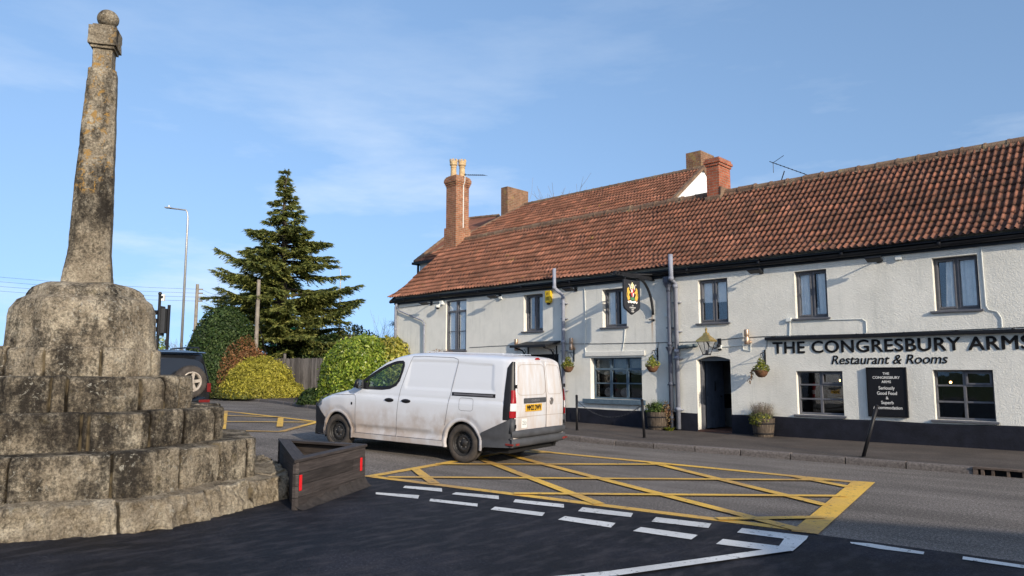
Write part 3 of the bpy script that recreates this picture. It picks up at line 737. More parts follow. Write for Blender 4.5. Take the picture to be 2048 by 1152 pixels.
# ---- front door standing open
x0, x1, z0, z1, dd = OP['door']; y = YF + dd
dr = MB()
arch = [(x0, z1 - .22), (x0, z1)] ; n = 10
hd = MB()
pts = [(x0, 1.775), (x1, 1.775)] + [(x1 - (x1 - x0) * i / n, 1.80 + 0.085 * math.sin(math.pi * i / n)) for i in range(n + 1)]
hd.prism(pts, lambda a, b, w: (a, YF + 0.10 + w, b), 0, 0.06)
door = obj("door", MB().obox((x0 + 0.085 + 0.045, y + 0.06 + 0.33, 0.98), (0.05, 0.33, 0), (-0.022, 0.003, 0), (0, 0, 0.82)), simple("door_paint", (0.045, 0.057, 0.078), 0.45, 0, 0.2, 6), pub, bevel=0.004)
m = MB()
ux = Vector((0.150, 0.989, 0)); nn = Vector((0.989, -0.150, 0))
for i in range(5):
    m.obox(Vector((x0 + .085, y + .06, .98)) + ux * (.075 + i * .13) + nn * .026, ux * .060, nn * .004, (0, 0, .80))
obj("door_board", m, simple("door_board_paint", (0.05, 0.064, 0.088), 0.45, 0, 0.2, 6), door)
m = MB(); m.obox(Vector((x0 + .075, y + .02, 1.17)) + ux * .33 + nn * .04, ux * .012, nn * .012, (0, 0, .12)); m.sphere(Vector((x0 + .075, y + .02, .92)) + ux * .55 + nn * .05, .025, 8, 6); obj("door_handle", m, m_iron, door)
m = MB(); m.box(x0, YF + .165, .08, x0 + .055, y + .05, 1.80); m.box(x1 - .04, YF + .165, .08, x1, y + .05, 1.80); obj("door_frame", m, m_grey, pub)
obj("door_head", hd, simple("door_head_paint", (0.10, 0.115, 0.13), .6), pub)
# arched plaster above the door closes the square opening
mb = MB(); n = 14
for i in range(n):
    a, b = x0 + (x1 - x0) * i / n, x0 + (x1 - x0) * (i + 1) / n
    za, zb = 1.80 + .085 * math.sin(math.pi * i / n), 1.80 + .085 * math.sin(math.pi * (i + 1) / n)
    mb.add([(a, YF + .002, za), (b, YF + .002, zb), (b, YF + .002, 1.90), (a, YF + .002, 1.90), (a, YF + .2, za), (b, YF + .2, zb)], [(0, 1, 2, 3), (0, 4, 5, 1)])
obj("door_arch", mb, m_wall, pub, fix=False)
mb = MB(); mb.box(x0, YF - 0.01, 0.06, x1, YF + 1.6, 0.14); obj("doorstep", mb, simple("tile_step", (0.11, 0.055, 0.04), .7), pub)
# pale painted inner door-side panel and things hanging inside
mb = MB(); mb.box(-9.3, YF + 1.60, 0.95, -7.9, YF + 1.65, 2.0); mb.box(-9.3, YF + 1.5, 0.1, -7.9, YF + 1.58, 0.60)
mb.tube([(-8.42, YF + 1.2, .35), (-8.41, YF + 1.2, 1.0)], .022, 6); mb.sphere((-8.25, YF + 1.2, .85), .12, 8, 6, sq=(1, .5, 1.4)); obj("hall_panel", mb, simple("hall_grey", (0.16, 0.165, 0.17), .7), pub)

# ---- porch over the side entrance, hidden mostly by the van
mb = MB(); mb.box(-14.46, YF + .05, .1, -14.36, YF + .2, 2.02); mb.box(-13.46, YF + .05, .1, -13.36, YF + .2, 2.02); mb.box(-14.36, YF + .18, .1, -13.46, YF + .22, 2.02)
obj("side_door", mb, m_iron, pub)
mb = MB(); mb.box(-13.345, YF - .035, .1, -13.285, YF - .001, 2.0); obj("door_architrave", mb, m_trim, pub)
por = MB()
por.obox((-13.95, YF - .33, 2.30), (.66, 0, 0), (0, .33, .07), (0, -.005, .025)); por.obox((-13.95, YF - .66, 2.235), (.68, 0, 0), (0, .025, 0), (0, 0, .035))
po = obj("porch_hood", por, m_iron, pub, bevel=.006)
for X in (-14.5, -13.42):
    mb = MB(); mb.tube([(X, YF - .03, 1.70), (X, YF - .10, 1.95), (X, YF - .28, 2.13), (X, YF - .60, 2.20)], .022, 6); mb.tube([(X, YF - .03, 1.65), (X, YF - .03, 2.25)], .02, 6); mb.tube([(X, YF - .22, 2.02), (X, YF - .13, 2.1), (X, YF - .2, 2.16)], .012, 5); obj("porch_bracket", mb, m_iron, po, smooth=True)

# ---- pipes
def pipe(name, pts, r, mat, collars=(), lugs=()):
    mb = MB(); mb.tube(pts, r, 12)
    for (x, y, z) in collars: mb.tube([(x, y, z - .04), (x, y, z + .04)], r * 1.22, 12)
    for (x, y, z) in lugs: mb.box(x - r * 2.0, y - .0, z - .012, x + r * 2.0, y + .09, z + .012)
    return obj(name, mb, mat, pub, smooth=True)
PY = YF - .10
pipe("vent_pipe", [(-13.235, 15.80, 4.40), (-13.235, 15.80, 3.88), (-13.22, 15.82, 3.83), (-13.12, PY, 3.66), (-13.11, PY, 3.60), (-13.12, PY, .16)], .050, m_pipe,
     [(-13.235, 15.80, 3.86), (-13.11, PY, 3.58), (-13.115, PY, 2.35), (-13.12, PY, .62)], [(-13.11, PY, 3.42), (-13.11, PY, 3.0), (-13.12, PY, 1.0), (-13.12, PY, 2.1)])
pipe("vent_pipe", [(-9.53, 15.84, 4.40), (-9.53, 15.84, 3.78), (-9.53, PY + .0, 3.70), (-9.53, PY, .14)], .056, m_pipe,
     [(-9.53, 15.84, 3.80), (-9.53, PY, 3.62), (-9.53, PY, 2.02), (-9.53, PY, 1.86), (-9.53, PY, .62)], [(-9.53, PY, 3.22), (-9.53, PY, 2.5), (-9.53, PY, 1.83), (-9.53, PY, .6)])
fl = MB(); fl.tube([(-9.47, PY, 2.10), (-9.40, PY, 2.12), (-9.06, PY, 2.14)], .048, 12); fl.tube([(-9.06, PY, 2.14), (-8.98, PY, 2.15)], [.052, .046], 12)
for X in (-9.38, -9.26): fl.tube([(X, PY, 2.125), (X + .03, PY, 2.127)], .056, 12)
obj("waste_pipe", fl, simple("grey_green_pipe", (0.11, 0.14, 0.15), .5), pub, smooth=True)
dp = pipe("downpipe", [(-9.72, PY, 3.60), (-9.72, PY, 2.12), (-9.72, PY, .16)], .050, m_pipe_dk, [(-9.72, PY, 3.55), (-9.72, PY, 2.2), (-9.72, PY, 1.22), (-9.72, PY, .42)], [(-9.72, PY, 2.6), (-9.72, PY, 1.2)])
mb = MB(); mb.lathe([(.055, 3.50), (.07, 3.60), (.13, 3.70), (.13, 3.74), (.145, 3.74), (.145, 3.86), (.13, 3.87)], (-9.72, PY, 0), 8, a0=math.pi / 8, a1=math.pi / 8 + 2 * math.pi); obj("hopper_head", mb, m_pipe_dk, dp); mb = MB(); mb.lathe([(.052, 1.95), (.06, 2.02), (.10, 2.10), (.11, 2.13), (.05, 2.13)], (-9.72, PY, 0), 12)
obj("hopper_head", mb, m_pipe_dk, dp)
pipe("downpipe", [(-20.62, PY + .02, 3.90), (-20.70, PY + .02, 3.78), (-20.70, PY + .02, .3)], .045, m_pipe, [(-20.70, PY + .02, 3.0)])
pipe("overflow_pipe", [(-20.66, PY + .03, 3.80), (-20.50, PY + .03, 3.64), (-19.25, PY + .03, 3.24), (-19.16, PY + .03, 3.16), (-19.15, PY + .03, .3)], .026, m_pipe, [(-19.155, PY + .03, 3.1)])
# cables pinned to the wall
mb = MB()
def sagline(pts, r): mb.tube(pts, r, 5)
sagline([(-17.0, YF - .012, 2.28), (-16.0, YF - .012, 2.30), (-14.0, YF - .012, 2.31), (-12.0, YF - .012, 2.27), (-10.5, YF - .012, 2.25), (-9.0, YF - .012, 2.24), (-7.8, YF - .012, 2.30), (-7.3, YF - .012, 2.31), (-5.0, YF - .012, 2.29), (-2.0, YF - .012, 2.32), (1.0, YF - .012, 2.3)], .0065)
for X, za in ((-12.86, 1.98), (-10.16, 2.02), (-7.31, 2.02)): sagline([(X + .03, YF - .012, za), (X + .05, YF - .012, 2.26)], .005)
sagline([(XL + .3, YF - .02, 3.74), (-19, YF - .02, 3.79), (-18.3, YF - .02, 3.80)], .006)
obj("cable", mb, m_iron, pub)
mb = MB()
for pts in ([(-12.42, YF - .015, 3.80), (-12.40, YF - .015, 3.2), (-12.43, YF - .015, 2.2), (-12.38, YF - .015, 1.95), (-12.2, YF - .015, 1.92)],
            [(-6.74, YF - .015, 2.30), (-6.72, YF - .015, 2.62), (-6.5, YF - .015, 2.63), (-5.2, YF - .015, 2.60), (-5.13, YF - .015, 2.55), (-5.13, YF - .015, 2.32)],
            [(-3.0, YF - .015, 3.85), (-2.99, YF - .015, 2.75), (-2.95, YF - .015, 2.66), (-2.82, YF - .015, 2.62), (-2.76, YF - .015, 2.5), (-2.76, YF - .015, 2.33)],
            [(-8.4, YF - .015, 2.10), (-7.85, YF - .015, 2.12), (-7.83, YF - .015, 2.02), (-7.66, YF - .015, 1.99), (-7.65, YF - .015, 2.2)], [(-11.1, YF - .012, 2.66), (-11.13, YF - .012, 2.35), (-11.2, YF - .012, 2.05)]):
    mb = MB(); mb.tube(pts, .010, 6); obj("white_conduit", mb, m_trim, pub)
for x, z in ((-6.74, 2.66), (-8.43, 2.10), (-9.83, 2.93), (-4.44, 3.80), (-15.62, 3.76)): mb = MB(); mb.box(x - .055, YF - .06, z - .04, x + .055, YF - .001, z + .04); obj("junction_box", mb, m_trim, pub)

# ---- chimneys
def chimney(name, x0, x1, y0, y1, z0, z1, mat, corbel, parent, base=None):
    mb = MB(); mb.box(x0, y0, z0, x1, y1, z1 - (.42 if corbel == 2 else .22))
    zt = z1 - (.42 if corbel == 2 else .22)
    steps = [(.03, .075), (.06, .075), (.03, .075)] if corbel == 1 else ([(.02, .07), (.045, .07), (.07, .13), (.05, .06), (.02, .05), (-.04, .04)] if corbel == 2 else [(.0, .22)])
    for e, h in steps:
        mb.box(x0 - e, y0 - e, zt, x1 + e, y1 + e, zt + h); zt += h
    if base: mb.box(x0 - .05, y0 - .05, z0, x1 + .05, y1 + .05, base)
    o = obj(name, mb, mat, parent)
    return o, zt
c, zt = chimney("chimney", -20.86, -20.30, 18.50, 19.16, 5.4, 8.98, m_brick, 2, pub, base=6.95)
for (px, py, dz) in ((-20.70, 18.72, 0.0), (-20.50, 18.98, .02)):
    mb = MB(); KP = .86; mb.lathe([(a_, b_ * KP) for a_, b_ in [(.10, 0), (.125, .02), (.115, .12), (.105, .42), (.125, .44), (.105, .47), (.115, .52), (.150, .56), (.150, .62), (.14, .64), (.15, .66), (.15, .74), (.12, .75), (.11, .5)]], (px, py, zt - .02), 14)
    for k in range(7):
        a = k * 2 * math.pi / 7; mb.obox((px + .135 * math.cos(a), py + .135 * math.sin(a), zt + .76 * KP - .005), (.022 * math.cos(a), .022 * math.sin(a), 0), (-.036 * math.sin(a), .036 * math.cos(a), 0), (0, 0, .035))
    obj("chimney_pot", mb, m_pot, c)
mb = MB(); mb.tube([(-20.285, 18.86, 6.9), (-20.285, 18.86, 8.6), (-20.21, 18.86, 8.75), (-20.21, 18.86, 8.95)], .018, 6); obj("flue_cable", mb, m_trim, c)
c2, _ = chimney("chimney", -10.03, -9.65, 18.72, 19.40, 5.9, 7.52, m_brick_red, 1, pub)
mb = MB(); mb.box(-10.09, 18.66, 5.9, -9.59, 18.715, 6.42); mb.box(-9.645, 18.70, 5.9, -9.58, 19.42, 6.68); obj("flashing", mb, m_ridge, c2, bevel=.02)
# ================================================================== THE BUILDING BEHIND
rear = thing("rear_building", "taller tiled building with hipped roof rising behind the pub roof", "building", (-18, 23.5, 0))
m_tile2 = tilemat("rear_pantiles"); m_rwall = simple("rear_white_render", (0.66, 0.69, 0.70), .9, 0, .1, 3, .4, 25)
RX0, RX1, RY0, RY1, RZE = -24.4, -12.75, 19.9, 27.1, 6.18
RRY, RRZ, RRX = 23.5, 8.78, -21.3
mb = MB(); mb.add([(RX0 + .15, RY0 + .15, 0), (RX1, RY0 + .15, 0), (RX1, RY1 - .1, 0), (RX0 + .15, RY1 - .1, 0), (RX0 + .15, RY0 + .15, 6.25), (RX1, RY0 + .15, 6.25), (RX1, RY1 - .1, 6.25), (RX0 + .15, RY1 - .1, 6.25), (RX1, RRY, RRZ - .05)],
       [(0, 1, 5, 4), (3, 0, 4, 7), (2, 3, 7, 6), (1, 2, 6, 8, 5)])
obj("wall", mb, m_rwall, rear)
hip = lambda c: c[:, 0] > RX0 + (RRX - RX0) * np.clip((c[:, 1] - RY0) / (RRY - RY0), 0, 1)
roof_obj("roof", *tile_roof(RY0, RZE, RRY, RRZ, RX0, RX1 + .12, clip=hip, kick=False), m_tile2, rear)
mb = MB(); mb.poly([(RX0, RY0, RZE), (RRX, RRY, RRZ), (RX0, RY1, RZE)]); mb.poly([(RX0, RY1, RZE), (RRX, RRY, RRZ), (RX1, RRY, RRZ), (RX1, RY1, RZE)])
# lower hipped wing at the back left
W0 = (-25.4, 21.5); mb.poly([(-24.4, 19.9, 6.17), (-26.4, 25.0, 9.13), (-24.4, 25.0, 8.98), (-22.1, 22.6, 8.0)]); mb.poly([(-24.4, 19.9, 6.17), (-27.6, 25.4, 6.5), (-26.4, 25.0, 9.13)]); mb.poly([(-27.6, 25.4, 6.5), (-23, 29, 6.2), (-24.4, 25.0, 8.98), (-26.4, 25.0, 9.13)])
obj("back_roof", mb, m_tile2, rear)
mb = MB()
def ridge_run(p, q, r):
    p = Vector(p); q = Vector(q); n = max(1, int((q - p).length / .4))
    for i in range(n):
        a, b = p.lerp(q, i / n), p.lerp(q, (i + 1) / n); mb.tube([a, b - (b - a) * .06, b - (b - a) * .05, b], [r, r, r * 1.12, r * 1.12], 8)
ridge_run((RRX, RRY, RRZ - .02), (RX1 + .1, RRY, RRZ - .02), .11); ridge_run((RX0, RY0, RZE), (RRX, RRY, RRZ - .02), .09); ridge_run((-24.4, 19.9, 6.2), (-26.4, 25.0, 9.13), .08); ridge_run((-26.4, 25.0, 9.13), (-24.4, 25.0, 8.98), .09); ridge_run((-24.4, 25, 8.98), (-22.1, 22.6, 8.05), .07)
obj("ridge", mb, m_ridge, rear)
mb = MB(); mb.box(RX0 - .1, RY0 - .08, RZE - .12, RX1, RY0 + .05, RZE - .02); mb.box(RX0 - .12, RY0 - .08, RZE - .12, RX0 - .0, RY1, RZE - .02); mb.tube([(RX0 + .12, RY0 + .08, 6.1), (RX0 + .12, RY0 + .08, 3)], .05, 8)
obj("gutter", mb, m_gut, rear)
mb = MB(); mb.beam((RX1 + .06, RY0, RZE + .03), (RX1 + .06, RRY, RRZ + .03), .12, .10); obj("verge", mb, m_ridge, rear)
chimney("chimney", -22.3, -21.9, 23.0, 24.35, 8.0, 9.62, m_brick_old, 0, rear)
chimney("chimney", -13.45, -12.85, 23.6, 24.6, 8.0, 9.48, m_brick_old, 0, rear)

# ================================================================== THINGS ON THE PUB FRONT
m_brass = simple("aged_brass", (0.62, 0.44, 0.16), 0.3, 0.85, 0.25, 15)
m_copper = simple("dull_copper", (0.46, 0.33, 0.24), 0.38, 0.8, 0.25, 15)
m_yel = simple("yellow_plastic", (0.62, 0.42, 0.02), 0.35, 0, 0.08, 10)
m_black = simple("black_sign_paint", (0.010, 0.010, 0.012), 0.42, 0, 0.15, 5)
m_letter = simple("sign_lettering", (0.70, 0.69, 0.66), 0.6, 0, 0.08, 20)
m_blk2 = simple("black_letters", (0.010, 0.010, 0.011), 0.8, 0, 0.2, 20, spec=.15)
FL = [(-18.87, "leftmost floodlight under the pub eaves, beside the tall window", ), (-15.67, "floodlight under the eaves between the tall window and the yellow alarm box",),
      (-12.73, "floodlight under the eaves beside the bent grey vent pipe"), (-7.34, "floodlight under the eaves between the blind window and the open-curtained window"), (-4.81, "rightmost floodlight under the eaves, above the black menu board")]
fp = None
for i, rec in enumerate(FL):
    X, lab = rec[0], rec[1]
    if fp is None:
        t = thing("floodlight", "small dark floodlight: " + lab if False else lab, "floodlight", (X, YF, 3.80), group="floodlights under the pub eaves"); fp = t
        m = MB(); m.box(X - .05, YF - .02, 3.74, X + .05, YF - .0005, 3.86); m.tube([(X, YF - .01, 3.80), (X, YF - .30, 3.80)], .014, 6); obj("bracket", m, m_iron, t)
        m = MB(); m.obox((X, YF - .34, 3.775), (.15, 0, 0), (0, .085, -.03), (0, .008, .022)); m.box(X - .16, YF - .44, 3.79, X + .16, YF - .42, 3.80)
        for k in range(5): m.box(X - .13 + k * .06, YF - .40, 3.795, X - .12 + k * .06, YF - .28, 3.825)
        obj("lamp_head", m, m_iron, t, bevel=.004, seg=1)
    else:
        t = copy_tree(fp); t.location = (X, YF, 3.80); t['label'] = lab
UD = [(-14.90, 2.31, "dark up-and-down wall light at the left end of the porch hood"), (-12.83, 2.28, "copper up-and-down wall light beside the bent grey vent pipe"), (-7.70, 2.31, "copper up-and-down wall light to the right of the brass lantern")]
fp = None
for X, Z, lab in UD:
    if fp is None:
        t = thing("wall_light", lab, "wall light", (X, YF, Z), group="cylinder wall lights on the pub front"); fp = t
        m = MB(); m.lathe([(.0, -.17), (.052, -.17), (.056, -.165), (.056, -.02), (.050, -.01), (.050, .01), (.056, .02), (.056, .165), (.052, .17), (.0, .17)], (X, YF - .11, Z), 16)
        for k in (.06, .09, .12): m.lathe([(.0565, k - .006), (.060, k), (.0565, k + .006)], (X, YF - .11, Z), 16)
        obj("light_tube", m, m_copper, t, smooth=True)
        m = MB(); m.tube([(X, YF - .001, Z - .07), (X, YF - .06, Z - .07)], .03, 10); m.sphere((X + .045, YF - .03, Z - .12), .035, 8, 6); obj("wall_mount", m, m_copper, t, smooth=True)
    else:
        t = copy_tree(fp); t.location = (X, YF, Z); t['label'] = lab
# lantern over the door
LX, LY = -8.55, YF - .42
lan = thing("wall_lantern", "brass lantern with tapering glass hung above the open door", "lantern", (LX, YF, 2.2))
m = MB()
def frustum(m, c, a0, z0, a1, z1, mi=0):
    v = [(c[0] + sx * a0, c[1] + sy * a0, z0) for sx, sy in ((-1, -1), (1, -1), (1, 1), (-1, 1))] + [(c[0] + sx * a1, c[1] + sy * a1, z1) for sx, sy in ((-1, -1), (1, -1), (1, 1), (-1, 1))]
    m.add(v, [(0, 1, 5, 4), (1, 2, 6, 5), (2, 3, 7, 6), (3, 0, 4, 7), (4, 5, 6, 7), (3, 2, 1, 0)], mi)
frustum(m, (LX, LY), .175, 2.215, .175, 2.255); frustum(m, (LX, LY), .165, 2.256, .055, 2.37); frustum(m, (LX, LY), .06, 2.371, .045, 2.42)
m.lathe([(.02, 2.42), (.035, 2.44), (.012, 2.46), (.028, 2.49), (.030, 2.51), (.008, 2.54), (.010, 2.56), (.0005, 2.585)], (LX, LY, 0), 10)
obj("lantern_roof", m, m_brass, lan)
m = MB()
for sx in (-1, 1):
    for sy in (-1, 1): m.tube([(LX + sx * .15, LY + sy * .15, 2.215), (LX + sx * .065, LY + sy * .065, 1.93)], .009, 5)
m.box(LX - .075, LY - .075, 1.905, LX + .075, LY + .075, 1.93); m.tube([(LX, LY, 1.93), (LX, LY, 2.02)], .02, 8)
obj("lantern_frame", m, m_iron, lan)
m = MB(); v = [(LX + sx * .06, LY + sy * .06, 1.932) for sx, sy in ((-1, -1), (1, -1), (1, 1), (-1, 1))] + [(LX + sx * .146, LY + sy * .146, 2.213) for sx, sy in ((-1, -1), (1, -1), (1, 1), (-1, 1))]
m.add(v, [(0, 1, 5, 4), (1, 2, 6, 5), (2, 3, 7, 6), (3, 0, 4, 7)])
obj("lantern_glass", m, glass("lantern_glass", (.92, .92, .92)), lan)
m = MB(); m.box(LX - .04 + .12, YF - .03, 2.02, LX + .04 + .12, YF - .001, 2.30); m.tube([(LX + .12, YF - .02, 2.12), (LX + .10, YF - .2, 2.06), (LX + .03, YF - .34, 2.10), (LX, YF - .40, 2.22)], .018, 6); m.sphere((LX + .12, YF - .06, 2.13), .05, 8, 6)
obj("lantern_bracket", m, m_iron, lan)
# alarm box
al = thing("alarm_box", "yellow burglar alarm box below the eaves left of the bent pipe", "alarm box", (-13.69, YF, 3.64))
m = MB(); m.box(-13.80, YF - .09, 3.50, -13.58, YF - .001, 3.83); m.obox((-13.69, YF - .045, 3.487), (.085, 0, 0), (0, .04, 0), (0, 0, .014)); obj("case", m, m_yel, al, bevel=.025, seg=3)
m = MB(); m.box(-13.73, YF - .085, 3.43, -13.65, YF - .02, 3.475); obj("strobe", m, m_black, al)
m = MB(); m.prism([(-.055, .06), (-.03, .14), (0.0, .14), (-.02, .06)], lambda a, b, w: (-13.69 + a, YF - .0915 - w, 3.64 + b), 0, .002); m.box(-13.68, YF - .0935, 3.70, -13.66, YF - .0915, 3.78)
for k in range(3): m.box(-13.74, YF - .0935, 3.57 + k * .03, -13.64, YF - .0915, 3.585 + k * .03)
obj("lettering", m, simple("brown_print", (.25, .14, .02), .6), al)
# dome camera
cm = thing("security_camera", "small dome security camera under the eaves left of the tall window", "camera", (-18.3, YF, 3.7))
m = MB(); m.box(-18.34, YF - .12, 3.72, -18.22, YF - .001, 3.84); m.tube([(-18.30, YF - .06, 3.74), (-18.34, YF - .16, 3.70)], .02, 6); m.lathe([(.001, 3.70), (.075, 3.70), (.08, 3.66), (.07, 3.62)], (-18.36, YF - .17, 0), 14); obj("camera_mount", m, m_trim, cm)
m = MB(); m.sphere((-18.36, YF - .17, 3.622), .066, 12, 8); obj("dome", m, m_black, cm, smooth=True)

# big lettering on pins
fw = lambda X, Z, off: (lambda u, v, w: (X + u, YF - off - w, Z + v))
big = thing("pub_name_sign", "large black raised lettering of the pub name along the wall", "sign", (-4.75, YF, 2.0))
text_mesh("lettering", "THE CONGRESBURY ARMS", m_blk2, big, fw(-4.735, 1.925, .008), width=4.80, height=.250, extrude=.008, fat=.009, space=1.06)
sub = thing("pub_subtitle_sign", "black slanted lettering Restaurant & Rooms under the pub name", "sign", (-4.77, YF, 1.7))
text_mesh("lettering", "Restaurant & Rooms", m_blk2, sub, fw(-4.775, 1.675, .003), width=2.18, height=.185, extrude=.005, fat=.004, shear=.25)
tr = thing("sign_light", "long black trough light above the raised pub lettering", "sign light", (-4, YF, 2.25))
m = MB(); m.box(-7.27, YF - .13, 2.215, 1.2, YF - .001, 2.285); obj("trough", m, m_black, tr, bevel=.008)
m = MB()
for X in np.arange(-7.1, 1.2, .9): m.box(X, YF - .16, 2.287, X + .03, YF - .001, 2.297)
obj("bracket", m, m_iron, tr)
# menu board
bd = thing("menu_board", "black painted board with white wording between the two lower windows", "sign board", (-4.8, YF, 1.1))
m = MB(); m.box(-5.17, YF - .05, .615, -4.42, YF - .002, 1.605); obj("panel", m, m_black, bd, bevel=.006)
m = MB()
for (a, b, c, d) in ((-5.17, 1.583, -4.42, 1.605), (-5.17, .615, -4.42, .637), (-5.17, .637, -5.148, 1.583), (-4.442, .637, -4.42, 1.583)): m.box(a, YF - .064, b, c, YF - .0505, d)
obj("frame", m, simple("board_frame", (.006, .006, .007), .35), bd)
for txt, z, wd, hh, bo in (("THE", 1.455, None, .048, 0), ("CONGRESBURY", 1.375, .51, .050, 0), ("ARMS", 1.290, None, .050, 0), ("Seriously", 1.160, .30, .066, 0), ("Good Food", 1.055, .37, .066, 0), ("&", .965, None, .056, 0), ("Superb", .870, .23, .064, 0), ("Accommodation", .770, .54, .062, 0)):
    text_mesh("lettering", txt, m_letter, bd, fw(-4.795, z, .0515), width=wd, height=hh, extrude=.002, fat=.0013)
# hanging sign: arm out from the wall, shield shaped board, painted arms
hs = thing("hanging_sign", "black shield-shaped pub sign with golden crest on an arm", "pub sign", (-10.22, YF, 3.4))
SX = -10.22
arm = MB(); arm.beam((SX, YF + .0, 3.86), (SX, 14.42, 3.87), .075, .085); arm.beam((SX - .32, 14.75, 3.90), (SX + .10, 15.9, 3.955), .035, .03); arm.beam((SX, 14.9, 3.915), (SX - .28, 15.99, 3.93), .03, .03)
for yy in (14.5, 14.62): arm.beam((SX - .09, yy, 3.87), (SX + .09, yy, 3.87), .03, .02)
obj("arm", arm, m_iron, hs)
br = MB(); pts = [(SX, 15.42 + .66 * math.sin(a), 2.95 + .88 * math.cos(a)) for a in np.linspace(0, math.pi / 2, 12)]; br.tube(pts, .034, 8); br.beam((SX, YF - .001, 2.82), (SX, YF - .05, 2.82), .03, .05); br.tube([(SX - .12, YF - .05, 2.84), (SX + .05, YF - .05, 2.82)], .012, 5)
obj("brace", br, m_iron, hs, smooth=True)
def shield(s=1.0): return [(-.34 * s, .80), (.34 * s, .80), (.34 * s, .20), (.30 * s, .13), (.0, 0.0), (-.30 * s, .13), (-.34 * s, .20)]
bn = MB(); sgn = lambda u, v, w: (SX + w, 15.13 - u, 2.90 + v)     # u runs towards the road, seen from the right-hand side
bn.prism([(a, b * 1.06) for a, b in shield()], sgn, -.03, .03); bo = obj("board", bn, simple("sign_charcoal", (.025, .026, .032), .5), hs, bevel=.008)
hk = MB()
for yy in (14.88, 15.38): hk.tube([(SX, yy, 3.74), (SX, yy, 3.83)], .012, 6)
obj("hook", hk, m_iron, hs)
def emb(mat, polys, off, name="emblem"):
    m = MB()
    for side in (1, -1):
        for P in polys:
            m.prism([(-a * side, b) for a, b in P], lambda u, v, w: (SX + side * (.031 + w), 15.13 - u * 1.0, 2.90 + v), off, off + .002)
    return obj(name, m, mat, bo)
m_gold = simple("sign_gold", (.66, .40, .07), .55, 0, .35, 25); m_swh = simple("sign_white", (.78, .76, .72), .6, 0, .1, 30); m_sred = simple("sign_red", (.42, .05, .05), .6, 0, .2, 30); m_sgr = simple("sign_green", (.06, .20, .10), .6, 0, .2, 30); m_cream = simple("sign_cream", (.78, .68, .38), .6, 0, .2, 30)
def lion(s):   # an upright golden beast with raised paws, facing the middle
    return [[(s * a, b) for a, b in P] for P in ([(.10, .36), (.20, .35), (.225, .42), (.20, .48), (.225, .56), (.215, .63), (.165, .665), (.13, .64), (.15, .60), (.115, .57), (.125, .54), (.15, .55), (.14, .47), (.11, .43)], [(.10, .52), (.14, .51), (.145, .54), (.09, .555), (.075, .535)], [(.09, .345), (.17, .345), (.16, .375), (.11, .38)], [(.205, .40), (.235, .41), (.245, .52), (.235, .53), (.225, .46)])]
emb(m_gold, lion(1) + lion(-1), .000)
emb(m_swh, [[(-.07, .66), (-.10, .74), (-.12, .72), (-.09, .62), (-.06, .58)], [(.07, .66), (.10, .74), (.12, .72), (.09, .62), (.06, .58)], [(-.165, .735), (-.14, .75), (-.135, .73), (-.155, .72)], [(.165, .735), (.14, .75), (.135, .73), (.155, .72)],
             [(-.20, .33), (-.10, .345), (0, .325), (.10, .345), (.20, .33), (.21, .30), (.17, .27), (.12, .30), (.06, .275), (0, .295), (-.06, .275), (-.12, .30), (-.17, .27), (-.21, .30)]], .0022)
emb(m_cream, [[(-.055, .70), (.055, .70), (.06, .76), (.03, .745), (.02, .79), (-.02, .79), (-.03, .745), (-.06, .76)], [(-.04, .64), (.04, .64), (.05, .695), (-.05, .695)]], .0022)
emb(m_sred, [[(-.07, .63), (.07, .63), (.07, .50), (.04, .44), (0, .41), (-.04, .44), (-.07, .50)], [(-.17, .335), (-.13, .335), (-.14, .305), (-.18, .31)], [(.17, .335), (.13, .335), (.14, .305), (.18, .31)]], .0044)
emb(m_swh, [[(-.055, .62), (-.005, .62), (-.005, .54), (-.055, .54)], [(.005, .53), (.055, .53), (.04, .46), (.005, .43)]], .0066)
emb(m_sgr, [[(-.10, .40), (-.03, .43), (.03, .43), (.10, .40), (.06, .35), (-.06, .35)]], .0068)
for txt, z, wd in (("THE", 3.105, .065), ("CONGRESBURY", 3.055, .27), ("ARMS", 3.005, .10), ("ROOMS", 2.96, .11)):
    for side in (1, -1):
        text_mesh("lettering", txt, m_letter, bo, (lambda zz, sd: (lambda u, v, w: (SX + sd * (.031 + w), 15.13 + u * sd, zz + v)))(z, side), width=wd, height=.034, extrude=.002, bold=.0)

# ---- hanging baskets
def leafy(name, mats, parent, P, Nn, size, aspect=.45, jitter=.7):
    V, F = leaf_arrays(np.asarray(P), np.asarray(Nn), size, aspect, jitter); return obj(name, (V, F), mats, parent)
m_leaf_y = leafmat("yellow_green_leaf", [(.06, .085, .012), (.16, .19, .025), (.30, .28, .04)]); m_leaf_g = leafmat("mid_green_leaf", [(.02, .045, .01), (.06, .11, .02), (.13, .17, .04)]); m_leaf_r = leafmat("rusty_leaf", [(.09, .035, .015), (.20, .10, .04), (.34, .24, .14), (.07, .08, .02)]); m_leaf_p = leafmat("faded_heather", [(.16, .12, .10), (.28, .23, .19), (.10, .10, .05)]); m_leaf_w = leafmat("variegated_leaf", [(.10, .14, .05), (.35, .36, .20), (.06, .10, .03)])
m_wick = simple("wicker_liner", (.13, .065, .035), .9, 0, .4, 25, .6, 60)
def ball_pts(c, r, n, zc=1.0, hollow=.5):
    d = rng.normal(size=(n, 3)); d /= np.linalg.norm(d, axis=1, keepdims=True); rad = r * (hollow + (1 - hollow) * rng.random((n, 1)) ** .6)
    return np.array(c) + d * rad * np.array([1, 1, zc]), d
